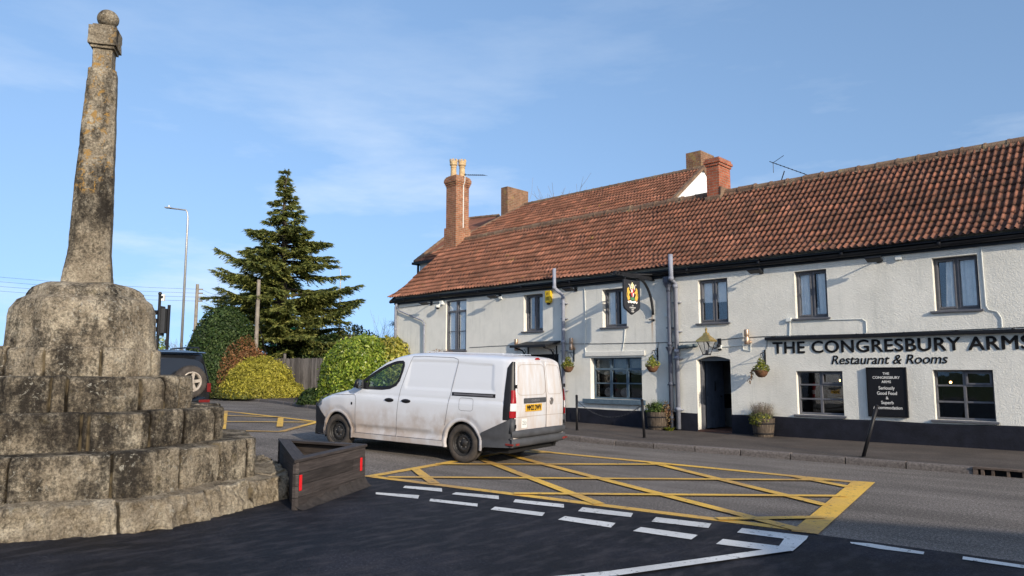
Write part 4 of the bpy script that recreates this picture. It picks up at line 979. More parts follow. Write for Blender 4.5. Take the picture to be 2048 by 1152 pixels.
for X, Z, lab, trail in ((-12.77, 1.66, "hanging basket on the wall beside the white van's rear corner", 0), (-10.09, 1.66, "hanging basket between the wide window and the dark downpipe", 0), (-7.28, 1.55, "hanging basket with trailing stems left of the pub name lettering", 1)):
    bx, by = X, YF - .33
    t = thing("hanging_basket", lab, "hanging basket", (X, YF, Z), group="hanging baskets on the pub front")
    m = MB(); m.lathe([(.001, -.16), (.07, -.15), (.12, -.10), (.155, -.02), (.16, .0), (.12, -.01), (.001, -.02)], (bx, by, Z), 16); obj("basket", m, m_wick, t, smooth=True)
    m = MB()
    for k in range(3):
        a = k * 2.1; m.tube([(bx + .15 * math.cos(a), by + .15 * math.sin(a), Z), (bx, by, Z + .36)], .004, 4)
    obj("chain", m, m_iron, t)
    m = MB(); m.box(X - .085 + .02, YF - .018, Z + .14, X - .05 + .02, YF - .001, Z + .46); m.tube([(X - .05, YF - .01, Z + .40), (X - .02, YF - .2, Z + .39), (bx, by, Z + .37)], .010, 5); m.tube([(X - .05, YF - .01, Z + .20), (X - .04, YF - .10, Z + .28), (X - .02, YF - .22, Z + .38)], .008, 5)
    obj("bracket", m, m_iron, t)
    P, D = ball_pts((bx, by, Z + .03), .19, 330, .62); P2, D2 = ball_pts((bx, by, Z + .14), .09, 160, 1.6)
    leafy("foliage", m_leaf_y if not trail else m_leaf_y, t, np.concatenate([P, P2]), np.concatenate([D, D2]), .030)
    if trail:
        k = rng.random((90, 1)); q = np.array([(bx - .16, by - .05, Z + .02)]) + np.concatenate([-.10 * k, rng.normal(0, .02, (90, 1)), -.30 * k], 1) + rng.normal(0, .02, (90, 3)); leafy("trailing_stem", m_leaf_r, t, q, rng.normal(size=(90, 3)), .028)

# ---- tubs, weeds, posts and chain on the pavement
def blades(c, r, n, h, spread=.5, w=.006, droop=.5):
    V = []; F = []
    for i in range(n):
        a = random.uniform(0, 2 * math.pi); q = r * math.sqrt(random.random()); p = Vector((c[0] + q * math.cos(a), c[1] + q * math.sin(a), c[2])); hh = h * random.uniform(.5, 1.1); an = a + random.uniform(-.6, .6); out = spread * random.uniform(.2, 1.0) * hh
        prev = None; sd = Vector((-math.sin(an), math.cos(an), 0)) * w * random.uniform(.7, 1.3)
        for k in range(4):
            s_ = k / 3; pos = p + Vector((math.cos(an) * out * s_ ** 1.5, math.sin(an) * out * s_ ** 1.5, hh * (s_ - droop * .5 * s_ ** 2.5))); ww = sd * (1 - s_ * .85)
            V += [pos - ww, pos + ww]
            if k: o = len(V) - 4; F.append((o, o + 1, o + 3, o + 2))
    return np.array([tuple(v) for v in V]), np.array(F)
pz = lambda x, y: pav_z(x, y)
m_barrel = Mat("barrel_oak", .85, 0, .25); _c = m_barrel.ramp(m_barrel.noise(6, 6, .7, m_barrel.mapped((6, 6, .5))), [(.3, (.030, .023, .018)), (.55, (.085, .066, .050)), (.75, (.22, .175, .13))]); m_barrel.color(_c); m_barrel.bump(m_barrel.noise(20, 4, .6, m_barrel.mapped((4, 4, .3))), .7, .01); m_barrel = m_barrel.m
def tub(x, y, r, h, lab, mats, hoops=True):
    z = pz(x, y); t = thing("planter_tub", lab, "planter", (x, y, z), group="tubs of plants by the pub wall")
    m = MB(); n = 22; prof = [(.001, 0), (r * .80, 0), (r * .90, h * .35), (r * .97, h * .8), (r * 1.0, h), (r * .90, h), (r * .88, h * .85), (.001, h * .84)]
    m.lathe(prof, (x, y, z), n); obj("barrel", m, m_barrel, t)
    if hoops:
        m = MB()
        for k, rr in ((.18, .865), (.72, .965)): m.lathe([(r * rr, h * k - .015), (r * rr + .006, h * k - .013), (r * rr + .012, h * k + .013), (r * rr + .008, h * k + .015)], (x, y, z), n)
        obj("hoop", m, m_iron, t)
    return t, z + h
t, z = tub(-10.02, 15.86, .27, .43, "weathered barrel tub of green shoots beside the dark downpipe", None)
P, D = ball_pts((-10.06, 15.83, z + .06), .26, 520, .65); leafy("foliage", m_leaf_g, t, P, D, .035)
V, F = blades((-10.02, 15.86, z - .03), .2, 140, .42, .35, .006); obj("shoot", (V, F), m_leaf_g, t)
sh = thing("rusty_shrub", "brown-leaved shrub in the corner beside the barrel tub and downpipe", "shrub", (-9.83, 15.95, pz(-9.83, 15.95)))
P, D = ball_pts((-9.82, 15.93, pz(-9.83, 15.95) + .36), .20, 420, 1.75, .2); leafy("foliage", m_leaf_r, sh, P, D, .032)
m = MB()
for i in range(7): m.tube([(-9.82, 15.95, pz(-9.82, 15.95) - .02), (-9.82 + random.uniform(-.12, .12), 15.93 + random.uniform(-.1, .1), pz(-9.82, 15.95) + .6)], .006, 4)
obj("stem", m, simple("twig_brown", (.08, .05, .035), .9), sh)
wd = thing("pavement_weed", "low bright green weed growing at the foot of the pipes", "weed", (-9.62, 15.80, pz(-9.62, 15.8)))
V, F = blades((-9.66, 15.80, pz(-9.62, 15.8) - .01), .10, 75, .17, 1.4, .018, .9); obj("leaf", (V, F), m_leaf_y, wd)
t, z = tub(-7.30, 15.84, .25, .40, "dark barrel tub of trailing green plants and faded heather", None)
V, F = blades((-7.33, 15.80, z - .03), .22, 260, .30, 1.1, .010, 1.1); obj("foliage", (V, F), m_leaf_w, t)
P, D = ball_pts((-7.33, 15.74, z - .02), .24, 380, .8); leafy("trailing_leaf", m_leaf_y, t, P, D, .032)
V, F = blades((-7.33, 15.86, z - .02), .22, 420, .40, .55, .004, .2); obj("heather", (V, F), m_leaf_p, t)
P, D = ball_pts((-7.33, 15.87, z + .22), .25, 520, .55, .2); leafy("heather_flower", m_leaf_p, t, P, D, .014)
# bollard posts and chain
m_post = simple("black_post_paint", (.012, .012, .014), .45, 0, .3, 15)
def post(x, y, h, lean, lab, grp):
    z = pz(x, y); t = thing("bollard_post", lab, "post", (x, y, z), group=grp)
    m = MB(); top = Vector((x + lean[0], y + lean[1], z + h)); m.tube([(x, y, z - .05), top], .030, 10); m.tube([top, top + Vector((0, 0, .012)), top + Vector((0, 0, .03))], [.034, .034, .012], 10); obj("pole", m, m_post, t, smooth=True)
    m = MB(); m.tube([(x, y, z - .01), (x, y, z + .012)], .05, 10); obj("base_collar", m, m_post, t); return t, top
t, ta = post(-11.02, 13.95, .80, (0, 0), "black iron post nearest the van, with a chain to the next", "iron posts along the pavement")
t, tb = post(-9.00, 13.72, .80, (-.03, -.02), "black iron post in front of the barrel tub, carrying the chain end", "iron posts along the pavement")
t, tc_ = post(-4.34, 13.09, .84, (.26, .03), "bent black post leaning over in front of the menu board", "iron posts along the pavement")
ch = MB(); p, q = ta - Vector((0, 0, .1)), tb - Vector((0, 0, .1)); n = 46
for i in range(n):
    s_ = (i + .5) / n; c = p.lerp(q, s_); c.z -= .36 * 4 * s_ * (1 - s_) * .9
    s2 = s_ + .01; c2 = p.lerp(q, s2); c2.z -= .36 * 4 * s2 * (1 - s2) * .9; d = (c2 - c).normalized(); u = Vector((0, 0, 1)) if i % 2 else Vector((0, 1, 0)); sd = d.cross(u).normalized()
    ring = [c + d * .026 * math.cos(a) + sd * .014 * math.sin(a) for a in np.linspace(0, 2 * math.pi, 9)]; ch.tube(ring, .0045, 4, cap=False)
tag(obj("post_chain", ch, simple("dull_chain", (.05, .05, .055), .5, .5)), "thin slack chain hung between the two upright black posts", "chain")
# kerb inlet grating
dg = thing("kerb_drain", "iron-barred drain opening set into the kerb at the right", "drain", (-2.1, 12.9, 0))
m = MB()
m.box(-2.70, 12.83, .086, -1.50, 13.0, .110); m.box(-2.70, 12.84, -.02, -2.64, 12.95, .085); m.box(-1.56, 12.84, -.02, -1.50, 12.95, .085)
for X in (-2.45, -2.26, -2.07, -1.88, -1.69): m.box(X - .018, 12.845, -.01, X + .018, 12.875, .085)
m.box(-2.60, 12.84, -.01, -2.56, 12.9, .085)
obj("grating", m, simple("rusty_iron", (.10, .075, .06), .8, 0, .4, 12, .4, 40), dg)
m = MB(); m.box(-2.64, 12.90, -.05, -1.56, 12.99, .083); obj("drain_void", m, simple("drain_dark", (.006, .006, .006), .9), dg)
# aerials
def yagi(name, lab, mast, boom, n, el, refl, grp=None):
    t = thing(name, lab, "aerial", mast[0], group=grp); m = MB(); m.tube(mast, .014, 6); obj("mast", m, m_iron, t)
    m = MB(); a, b = Vector(boom[0]), Vector(boom[1]); m.tube([a, b], .010, 5); d = (b - a).normalized(); sd = Vector(el)
    for i in range(n): c = a.lerp(b, .14 + .84 * i / (n - 1)); m.tube([c - sd * .13, c + sd * .13], .006, 4)
    obj("boom", m, m_iron, t)
    if refl:
        m = MB(); c = a.lerp(b, .10)
        m.tube([c, c + Vector(refl[0])], .008, 4); m.tube([c, c + Vector(refl[1])], .008, 4); obj("reflector", m, m_iron, t)
    return t
yagi("tv_aerial", "tilted many-armed television aerial on the ridge right of the red chimney", [(-8.05, 19.0, 6.45), (-7.90, 19.0, 6.84)], ((-8.30, 19.0, 7.18), (-7.30, 19.0, 6.62)), 9, (.1, .95, .1), ((.30, 0, .14), (.0, 0, -.28)))
yagi("tv_aerial", "thin television aerial pointing right from the tall pot-topped chimney", [(-20.25, 18.9, 8.9), (-20.23, 18.9, 9.06)], ((-20.30, 18.9, 9.02), (-19.0, 18.75, 8.74)), 10, (.1, .98, 0), None)
# ================================================================== THE MARKET CROSS
def stonemat(name, dark=0.5, lichen=0.25, orange=0.0, tone=1.0):
    M = Mat(name, .95, 0, .06); tone *= 1.42
    geo = N(M.nt, 'ShaderNodeNewGeometry'); nrm = M.sep(geo.outputs['Normal'])
    t = tone
    base = M.ramp(M.noise(2.9, 7, .72), [(.34, (.105 * t, .086 * t, .062 * t)), (.5, (.182 * t, .155 * t, .115 * t)), (.66, (.280 * t, .248 * t, .190 * t))])
    fine = M.ramp(M.noise(42, 5, .78), [(.36, .50), (.62, 1.38)]); c = M.mix(base, fine, 1.0, 'MULTIPLY')
    # soot-black crust: ragged patches, run down from the top edges, mostly on the road side
    big = M.noise(1.5, 7, .70, dist=.5); runs = M.noise(2.6, 6, .68, M.mapped((1.7, 1.7, .4)))
    k = M.math('ADD', M.math('MULTIPLY', big, .55), M.math('MULTIPLY', runs, .45))
    k = M.math('ADD', k, M.math('MULTIPLY', nrm[1], -0.03))
    k = M.math('ADD', k, M.math('MULTIPLY', M.math('SUBTRACT', M.noise(24, 6, .8), .5), .42))
    th = .60 - .13 * dark
    crust = M.ramp(k, [(th - .05, 0.0), (th + .01, .60), (th + .09, .95)])
    c = M.mix(c, (.021, .0185, .0165), crust)
    # pale and white lichen in small crisp crusts
    li = M.math('MULTIPLY', M.ramp(M.noise(20, 5, .72, dist=.6), [(.585, 0.0), (.615, 1.0)]), M.ramp(M.noise(2.4, 4, .6), [(.46, .12), (.60, 1.0)]))
    c = M.mix(c, (.34, .325, .275), M.math('MULTIPLY', li, min(1.0, lichen * 2)))
    if orange:
        c = M.mix(c, (.33, .20, .065), M.math('MULTIPLY', M.math('MULTIPLY', M.ramp(M.noise(11, 5, .66, dist=.5), [(.55, 0.0), (.59, 1.0)]), M.ramp(M.noise(1.9, 4, .6), [(.50, 0.0), (.58, 1.0)])), orange))
    c = M.mix(c, (.12, .095, .042), M.ramp(M.noise(4.2, 6, .72), [(.60, 0.0), (.72, .55)]))
    # earth and old lime packed in the joints
    at = N(M.nt, 'ShaderNodeAttribute', attribute_name='joint')
    jn = M.ramp(at.outputs['Fac'], [(.25, 0.0), (.6, 1.0)]); c = M.mix(c, M.mix((.016, .013, .010), (.15, .12, .075), M.ramp(M.noise(3.1, 3), [(.50, 0.0), (.60, 1.0)])), M.math('MULTIPLY', jn, .9))
    M.color(c)
    h = M.math('ADD', M.math('MULTIPLY', M.noise(48, 6, .78), .8), M.math('MULTIPLY', M.noise(11, 6, .70), 1.2)); M.bump(h, 1.0, .030); return M.m
m_st1 = stonemat("cross_steps_stone", .86, .42); m_st2 = stonemat("cross_socket_stone", .50, .5, 0, 1.15); m_st3 = stonemat("cross_shaft_stone", .45, .30, .9, 1.05); m_st0 = stonemat("cross_rubble_stone", .22, .30, 0, 1.0); m_st4 = stonemat("cross_finial_stone", .45, .5, .5, 1.0)
CX, CY = -10.03, 3.02
cross = thing("market_cross", "weathered stone market cross on stepped octagonal base with ball top", "stone cross", (CX, CY, 0))
def fbm(p, o=4):
    return mnoise.fractal(p, 0.9, 2.1, o)
def step(name, ap, z0, z1, r_in, joints, mat, seed, amp=.022, n=1150, slope=0.0, topdrop=0.0, wob=0.0, lower=None):
    """ring of big blocks: an octagon with worn edges, joints cut in, every block a little in or out"""
    rnd = random.Random(seed); js = sorted(joints); off = [rnd.uniform(-.016, .020) for _ in js]; tops = [rnd.uniform(-.022, .012) for _ in js]
    prof = [(0.0, .014), (.07, .005), (.16, .001), (.28, 0), (.40, .0), (.52, .0), (.64, .0), (.75, .0), (.84, .002), (.92, .005), (.965, .011), (.99, .020), (1.0, .036)]
    rows = []; H = z1 - z0
    for (t, inset) in prof: rows.append([])
    inner = [[] for _ in range(5)]; jat = [[] for _ in prof]
    for i in range(n):
        th = 2 * math.pi * i / n; deg = math.degrees(th) % 360
        loc = (deg % 45) - 22.5; r = ap / max(.5, math.cos(R(loc))); r = min(r, ap * 1.068)
        b = 0; dj = 999
        for k_, j in enumerate(js):
            if deg >= j: b = k_
            dd = min(abs(deg - j), 360 - abs(deg - j)); dj = min(dj, R(dd) * ap)
        if deg < js[0]: b = len(js) - 1
        wj = .010 + .006 * mnoise.noise(Vector((th * 40, seed, 0))); groove = math.exp(-(dj / (wj + .004)) ** 2) * .060 + math.exp(-(dj / .03) ** 2) * .004; gv = math.exp(-(dj / .016) ** 2)
        c, s = math.cos(th), math.sin(th)
        for k_, (t, inset) in enumerate(prof):
            z = z0 + H * t + tops[b] * t - groove * .5 * (t > .9)
            p = Vector((CX + r * c, CY + r * s, z))
            d = fbm(p * 1.7 + Vector((seed, 0, 0))) * amp * .55 + fbm(p * 7 + Vector((0, seed, 0)), 6) * amp * .85 + mnoise.noise(p * 26) * amp * .30
            chip = max(0.0, mnoise.noise(p * 4.5 + Vector((seed, seed, 0))) - .18) * .13 * (t > .7) * (t - .7) / .3; jat[k_].append(gv)
            d -= chip
            rr = r + off[b] + d - inset * (1 + .9 * mnoise.noise(p * 2.3 + Vector((0, 0, seed)))) - groove + slope * (1 - t) + wob * mnoise.noise(Vector((c * 2.2, s * 2.2, seed))) * (1 - t)
            rows[k_].append((CX + rr * c, CY + rr * s, z + (amp * .5 * mnoise.noise(p * 4) if 0 < t else 0)))
        for m_, q in enumerate((.82, .62, .42, .2, 0.0)):
            rr = r_in + (r - .09 - r_in) * q; p = Vector((CX + rr * c, CY + rr * s, z1))
            inner[m_].append((p.x, p.y, z1 + tops[b] * q + .010 * fbm(p * 3) - groove * q * .4 - topdrop * q))
    P = rows + inner; P = [row + [row[0]] for row in P]
    mb = MB(); mb.grid(P); o = obj(name, mb, mat, cross, smooth=True)
    at = o.data.attributes.new('joint', 'FLOAT', 'POINT'); vals = []
    for row in jat: vals += row + [row[0]]
    vals += [0.0] * (len(o.data.vertices) - len(vals)); at.data.foreach_set('value', vals); return o
step("step", 2.34, -.10, .29, 1.9, [13, 30, 52, 88, 112, 140, 170, 200, 230, 262, 287, 308, 327, 352], m_st0, 3, .085, slope=.10, topdrop=.06, wob=.10)
step("step", 1.975, .16, .70, 1.5, [12, 29, 41, 47, 75, 100, 130, 160, 190, 220, 250, 280, 305, 327, 352], m_st1, 11, .024)
step("step", 1.61, .67, 1.08, 1.15, [7, 23.5, 40, 45, 80, 110, 140, 170, 200, 230, 260, 290, 318, 344, 346.5], m_st1, 17, .020)
step("step", 1.245, 1.05, 1.46, .8, [11, 26, 36, 44, 80, 112, 150, 190, 230, 270, 305, 330, 337], m_st1, 23, .018)
step("step", .85, 1.43, 1.79, .4, [355, 38, 80, 130, 180, 230, 280, 318], m_st2, 29, .022, n=560)
# socket stone: a bulging block whose upper corners are broached away
def socket():
    n = 360; prof = [(1.74, .82), (1.79, .81), (1.86, .79), (1.94, .775), (2.06, .770), (2.16, .770), (2.24, .768), (2.31, .760), (2.35, .742), (2.375, .70), (2.395, .665), (2.43, .648), (2.47, .628), (2.50, .598), (2.53, .54), (2.552, .47), (2.565, .40), (2.575, .25), (2.57, .05)]
    P = []
    for z, ap in prof:
        row = []; ap *= .975
        for i in range(n):
            th = 2 * math.pi * i / n; deg = math.degrees(th); loc = (deg % 45) - 22.5; r = min(ap / math.cos(R(loc)), ap * 1.05)
            c, s = math.cos(th), math.sin(th)
            if z > 2.22: r *= 1 - .05 * (.5 + .5 * math.cos(R(deg * 4 - 20))) * min(1, (z - 2.22) / .12) * min(1, (2.6 - z) / .1)
            p = Vector((CX + r * c, CY + r * s, z)); r += fbm(p * 2.0) * .030 + fbm(p * 7) * .015 + mnoise.noise(p * 22) * .006
            row.append((CX + r * c, CY + r * s, z + .02 * mnoise.noise(Vector((c * 2, s * 2, z)))))
        P.append(row + [row[0]])
    mb = MB(); mb.grid(P); return mb
obj("socket_stone", socket(), m_st2, cross, smooth=True)
# shaft: square foot broached to a tapering octagon, slightly leaning
def shaft():
    prof = [(2.54, .268, .10), (2.62, .264, .12), (2.72, .256, .16), (2.82, .244, .20), (2.92, .232, .25), (3.02, .225, .28), (3.2, .222, .29), (3.5, .216, .29), (3.8, .208, .29), (4.1, .198, .29), (4.4, .192, .29), (4.7, .180, .29), (5.0, .170, .29), (5.24, .162, .29), (5.30, .160, .30), (5.315, .150, .30), (5.32, .05, .3)]
    zs = []; 
    for a, b in zip(prof, prof[1:]):
        k = max(1, int((b[0] - a[0]) / .05))
        for i in range(k): t = i / k; zs.append(tuple(a[j] + (b[j] - a[j]) * t for j in range(3)))
    zs.append(prof[-1]); n = 96; P = []
    for z, h, ch in zs:
        row = []; lean = (z - 2.54) * .008
        for i in range(n):
            th = 2 * math.pi * i / n; c, s = math.cos(th), math.sin(th); m = max(abs(c), abs(s)); dg = (abs(c) + abs(s))
            r = min(h / m, h * (2 - ch * 1.15) / dg); a = th + R(-22.5)
            p = Vector((CX + r * math.cos(a), CY + r * math.sin(a), z)); r += fbm(p * 2.5) * .004 + fbm(p * 11) * .005 + mnoise.noise(p * 30) * .003 - max(0, mnoise.noise(p * 7) - .25) * .03 * (abs(c) > .86 or abs(s) > .86 or 1)
            row.append((CX + .0 + r * math.cos(a) + lean * .6, CY + .0 + r * math.sin(a) + lean * .6, z))
        P.append(row + [row[0]])
    mb = MB(); mb.grid(P); return mb
obj("shaft", shaft(), m_st3, cross, smooth=True)
TX, TY = CX + .014, CY + .014
def rotbox(h, z0, z1, e=0.0, dx=0.0):
    mb = MB(); a = R(-22.5 - 8); ux = Vector((math.cos(a), math.sin(a), 0)); uy = Vector((-math.sin(a), math.cos(a), 0)); c = Vector((TX, TY, 0)) + uy * dx
    return mb, c, ux, uy
def rough(o, lv=4, amp=.006, sc=9):
    bm = bmesh.new(); bm.from_mesh(o.data); bmesh.ops.subdivide_edges(bm, edges=bm.edges[:], cuts=lv, use_grid_fill=True)
    for v in bm.verts: v.co += v.normal * (fbm(v.co * sc) * amp * 1.4 + mnoise.noise(v.co * sc * 3) * amp * .5)
    bm.to_mesh(o.data); bm.free()
mb, c, ux, uy = rotbox(0, 0, 0); mb.obox(c + Vector((0, 0, 5.45)), ux * .105, uy * .112, (0, 0, .155)); o = obj("shaft_neck", mb, m_st3, cross, bevel=.012); rough(o)
mb, c, ux, uy = rotbox(0, 0, 0); mb.obox(c + Vector((0, 0, 5.60)), ux * .135, uy * .135, (0, 0, .02)); mb.obox(c + Vector((0, 0, 5.735)), ux * .165, uy * .160, (0, 0, .118)); mb.obox(c + Vector((0, 0, 5.87)), ux * .125, uy * .125, (0, 0, .02)); o = obj("cap_block", mb, m_st4, cross, bevel=.008); rough(o, 5, .006)
mb = MB(); mb.lathe([(.11, 5.875), (.085, 5.90), (.07, 5.92)], (TX, TY, 0), 20); mb.sphere((TX + .012, TY + .012, 6.015), .128, 28, 20, sq=(1, 1, .92)); o = obj("ball_finial", mb, m_st4, cross, smooth=True)
for v in o.data.vertices: v.co += v.normal * (fbm(v.co * 9) * .005)

# ================================================================== TRIANGULAR TIMBER PLANTER
def plankmat():
    M = Mat("grey_brown_planks", .78, 0, .3)
    u = N(M.nt, 'ShaderNodeUVMap').outputs['UV']; mp = M.mapped((1.6, 30, 1), u)
    c = M.ramp(M.noise(1.4, 6, .66, mp), [(.28, (.014, .0115, .011)), (.55, (.040, .033, .031)), (.8, (.095, .080, .073))])
    c = M.mix(c, M.ramp(M.island(), [(0, .62), (1, 1.35)]), 1.0, 'MULTIPLY'); M.color(c); M.bump(M.noise(2.0, 5, .6, mp), .5, .004); return M.m
m_plank = plankmat(); m_refl = simple("red_reflector", (.62, .015, .02), .3, 0, .05, 10)
m_mort = simple("tarmac_splash", (.035, .030, .028), .9, 0, .4, 14, .6, 40)
A_, B_, C_ = Vector((-9.92, 5.64)), Vector((-7.42, 4.42)), Vector((-8.34, 6.00))
cen = (A_ + B_ + C_) / 3
pl = thing("triangular_planter", "triangular dark timber planter with red reflectors beside the stone cross", "planter", (cen.x, cen.y, 0))
def sideboards(p, q, rows, name, splits, inset=.035):
    d = (q - p); ln = d.length; d.normalize(); nrm = Vector((d.y, -d.x)); 
    if nrm.dot(p - cen) < 0: nrm = -nrm
    mb = MB(); uvs = []; H = .515; ph = H / rows
    for r_ in range(rows):
        cuts = [0.0] + splits[r_] + [1.0]
        for a, b in zip(cuts, cuts[1:]):
            g0, g1 = .0018, .0018; x0, x1 = a * ln + g0, b * ln - g1; z0, z1 = r_ * ph + .002 - (.03 if r_ == 0 else 0), (r_ + 1) * ph - .002; w = random.uniform(0, .004)
            P = [p + d * x0 + nrm * w, p + d * x1 + nrm * w, p + d * x1 - nrm * inset, p + d * x0 - nrm * inset]
            v = [(k.x, k.y, z0) for k in P] + [(k.x, k.y, z1) for k in P]
            mb.add(v, [(0, 1, 2, 3), (4, 7, 6, 5), (0, 4, 5, 1), (1, 5, 6, 2), (2, 6, 7, 3), (3, 7, 4, 0)])
    o = obj(name, mb, m_plank, pl)
    uvl = o.data.uv_layers.new(name="UVMap")
    for lo_ in o.data.loops:
        co = o.data.vertices[lo_.vertex_index].co; uvl.data[lo_.index].uv = ((Vector((co.x, co.y)) - p).dot(d), co.z)
    return o, d, nrm, ln
o1, d1, n1, l1 = sideboards(B_, C_, 4, "side_panel", [[.80], [.22], [.80], []])
o2, d2, n2, l2 = sideboards(A_, B_, 4, "side_panel", [[.4], [.7], [.3], []])
o3, d3, n3, l3 = sideboards(C_, A_, 4, "side_panel", [[.5], [.3], [.6], []])
# coping rails mitred at the corners
def coping():
    out = []; pts = [A_, B_, C_]; H0, H1 = .516, .548
    def offs(k, dist):
        P = []
        lines = []
        for i in range(3):
            p, q = pts[i], pts[(i + 1) % 3]; d = (q - p).normalized(); n = Vector((d.y, -d.x))
            if n.dot(p - cen) < 0: n = -n
            lines.append((p + n * dist, d))
        for i in range(3):
            p1, e1 = lines[i - 1]; p2, e2 = lines[i]; den = e1.x * e2.y - e1.y * e2.x; t = ((p2 - p1).x * e2.y - (p2 - p1).y * e2.x) / den; P.append(p1 + e1 * t)
        return P
    O = offs(0, .022); I = offs(0, -.125)
    # acute corners would run away: keep them near the frame
    O = [c_ + (o_ - c_).normalized() * min((o_ - c_).length, .09) for c_, o_ in zip(pts, O)]
    for i in range(3):
        j = (i + 1) % 3; mb = MB(); v = [(q.x, q.y, z) for z in (H0, H1) for q in (O[i], O[j], I[j], I[i])]
        mb.add(v, [(0, 1, 2, 3), (4, 7, 6, 5), (0, 4, 5, 1), (1, 5, 6, 2), (2, 6, 7, 3), (3, 7, 4, 0)])
        o = obj("coping_rail", mb, m_plank, pl, bevel=.003, seg=1); uvl = o.data.uv_layers.new(name="UVMap"); d = (pts[j] - pts[i]).normalized(); n = Vector((-d.y, d.x))
        for lo_ in o.data.loops: co = o.data.vertices[lo_.vertex_index].co; w = Vector((co.x, co.y)); uvl.data[lo_.index].uv = ((w - pts[i]).dot(d), w.dot(n) + co.z)
    return I
I_ = coping()
mb = MB(); mb.poly([(q.x, q.y, .30) for q in (A_, B_, C_)]); obj("soil", mb, m_soil, pl)
for t_ in (.055, .925):
    mb = MB(); q = B_ + d1 * l1 * t_; mb.obox((q.x + n1.x * .009, q.y + n1.y * .009, .285 if t_ < .5 else .30), (d1.x * .026, d1.y * .026, 0), (n1.x * .005, n1.y * .005, 0), (0, 0, .085)); obj("reflector", mb, m_refl, pl, bevel=.002, seg=1)
mb = MB(); P = []
n = 40
for j in range(4):
    row = []
    for i in range(n + 1):
        t_ = i / n; hgt = (.05 + .05 * mnoise.noise(Vector((t_ * 5, 0, 1))) + .035 * mnoise.noise(Vector((t_ * 14, 3, 1))) + (.08 * t_)) * (1, .75, .35, 0)[j]
        q = B_ + d1 * l1 * t_ + n1 * (.006 + (0, .012, .045, .10)[j] + .01 * mnoise.noise(Vector((t_ * 9, j, 5)))); row.append((q.x, q.y, max(.006, hgt)))
    P.append(row)
mb.grid(P); obj("tarmac_fillet", mb, m_mort, pl, smooth=True)
# ================================================================== VEHICLES
def vanpaint():
    M = Mat("white_van_paint", .32, 0, .5)
    s = M.sep(); z = s[2]; x = s[0]
    zz = N(M.nt, 'ShaderNodeMapRange'); zz.inputs['From Min'].default_value = .98; zz.inputs['From Max'].default_value = .38; M.l(z, zz.inputs['Value'])
    cl = M.noise(1.7, 5, .6); st = M.noise(2.2, 5, .60, M.mapped((1.1, 1.1, .8)))
    fx = N(M.nt, 'ShaderNodeMapRange'); fx.inputs['From Min'].default_value = 1.4; fx.inputs['From Max'].default_value = 3.2; fx.inputs['To Min'].default_value = .45; fx.inputs['To Max'].default_value = 1.0; M.l(x, fx.inputs['Value'])
    d = M.math('MULTIPLY', M.math('MULTIPLY', zz.outputs['Result'], M.ramp(cl, [(.30, .25), (.66, 1.0)])), fx.outputs['Result'])
    c = M.mix((.57, .595, .64), (.33, .25, .185), M.ramp(d, [(.03, 0.0), (.50, .72)]))
    c = M.mix(c, (.27, .19, .13), M.math('MULTIPLY', M.ramp(st, [(.48, 0.0), (.70, .7)]), M.ramp(zz.outputs['Result'], [(.1, 0.0), (.5, 1.0)])))
    # film of road dirt over the tail, wiped in streaks
    rx = N(M.nt, 'ShaderNodeMapRange'); rx.inputs['From Min'].default_value = .22; rx.inputs['From Max'].default_value = .05; M.l(x, rx.inputs['Value'])
    rr = M.math('MULTIPLY', rx.outputs['Result'], M.ramp(M.noise(2.2, 5, .62, M.mapped((1, 3.0, .8))), [(.35, .06), (.68, .62)]))
    c = M.mix(c, (.47, .37, .285), rr); M.color(c); M.rough(M.ramp(d, [(0, .27), (.8, .75)])); M.b.inputs['Coat Weight'].default_value = .35; M.b.inputs['Coat Roughness'].default_value = .08
    return M.m
m_van = vanpaint(); m_bump = simple("grey_bumper_plastic", (.058, .061, .068), .6, 0, .25, 4, .2, 200, bdist=.001); m_blk = simple("black_plastic", (.012, .012, .014), .4, 0, .2, 8); m_tyre = Mat("dusty_tyre", .88, 0, .25)
_c = m_tyre.ramp(m_tyre.noise(7, 5, .65), [(.3, (.030, .027, .025)), (.7, (.075, .064, .056))]); m_tyre.color(_c); m_tyre.bump(m_tyre.noise(60, 2), .3, .004); m_tyre = m_tyre.m
m_rim = simple("black_steel_rim", (.030, .029, .029), .5, .2, .3, 10); m_red = simple("red_lens", (.26, .010, .014), .22, 0, .1, 10); m_clear = simple("clear_lens", (.62, .60, .60), .2, 0, .1, 10); m_under = simple("underbody", (.010, .010, .010), .9, 0, .3, 5)
m_plate = simple("yellow_plate", (.62, .36, .03), .5, 0, .12, 10); m_dref = simple("dull_red_reflector", (.20, .03, .025), .4); m_seam = simple("panel_gap", (.10, .10, .11), .8, 0, .1, 10); m_vglass = glass("van_glass", (.62, .74, .72), (.75, .85, .95), .02)
class Body:
    def __init__(s, zt, plan, vert, zb, sh, lean=(1.0, .1, .8)):
        s.zt = lambda x: interp(x, *zt); s.pl = lambda x: interp(x, *plan); s.vt = lambda z: interp(z, *vert); s.zb = zb if callable(zb) else (lambda x: zb); s.sh = sh; s.lean = lean
    def w(s, x, z): return s.pl(x) * s.vt(z)
    def zs(s, x): return s.zt(x) - interp(x, *s.sh)
    def pos(s, x, z, off=0.0, side=1):
        l0, la, lh = s.lean; dx = la * max(0.0, (z - l0) / lh) ** 1.4 * max(0, 1 - x / 1.2)
        return (x + dx, side * (s.w(x, z) + off), z)
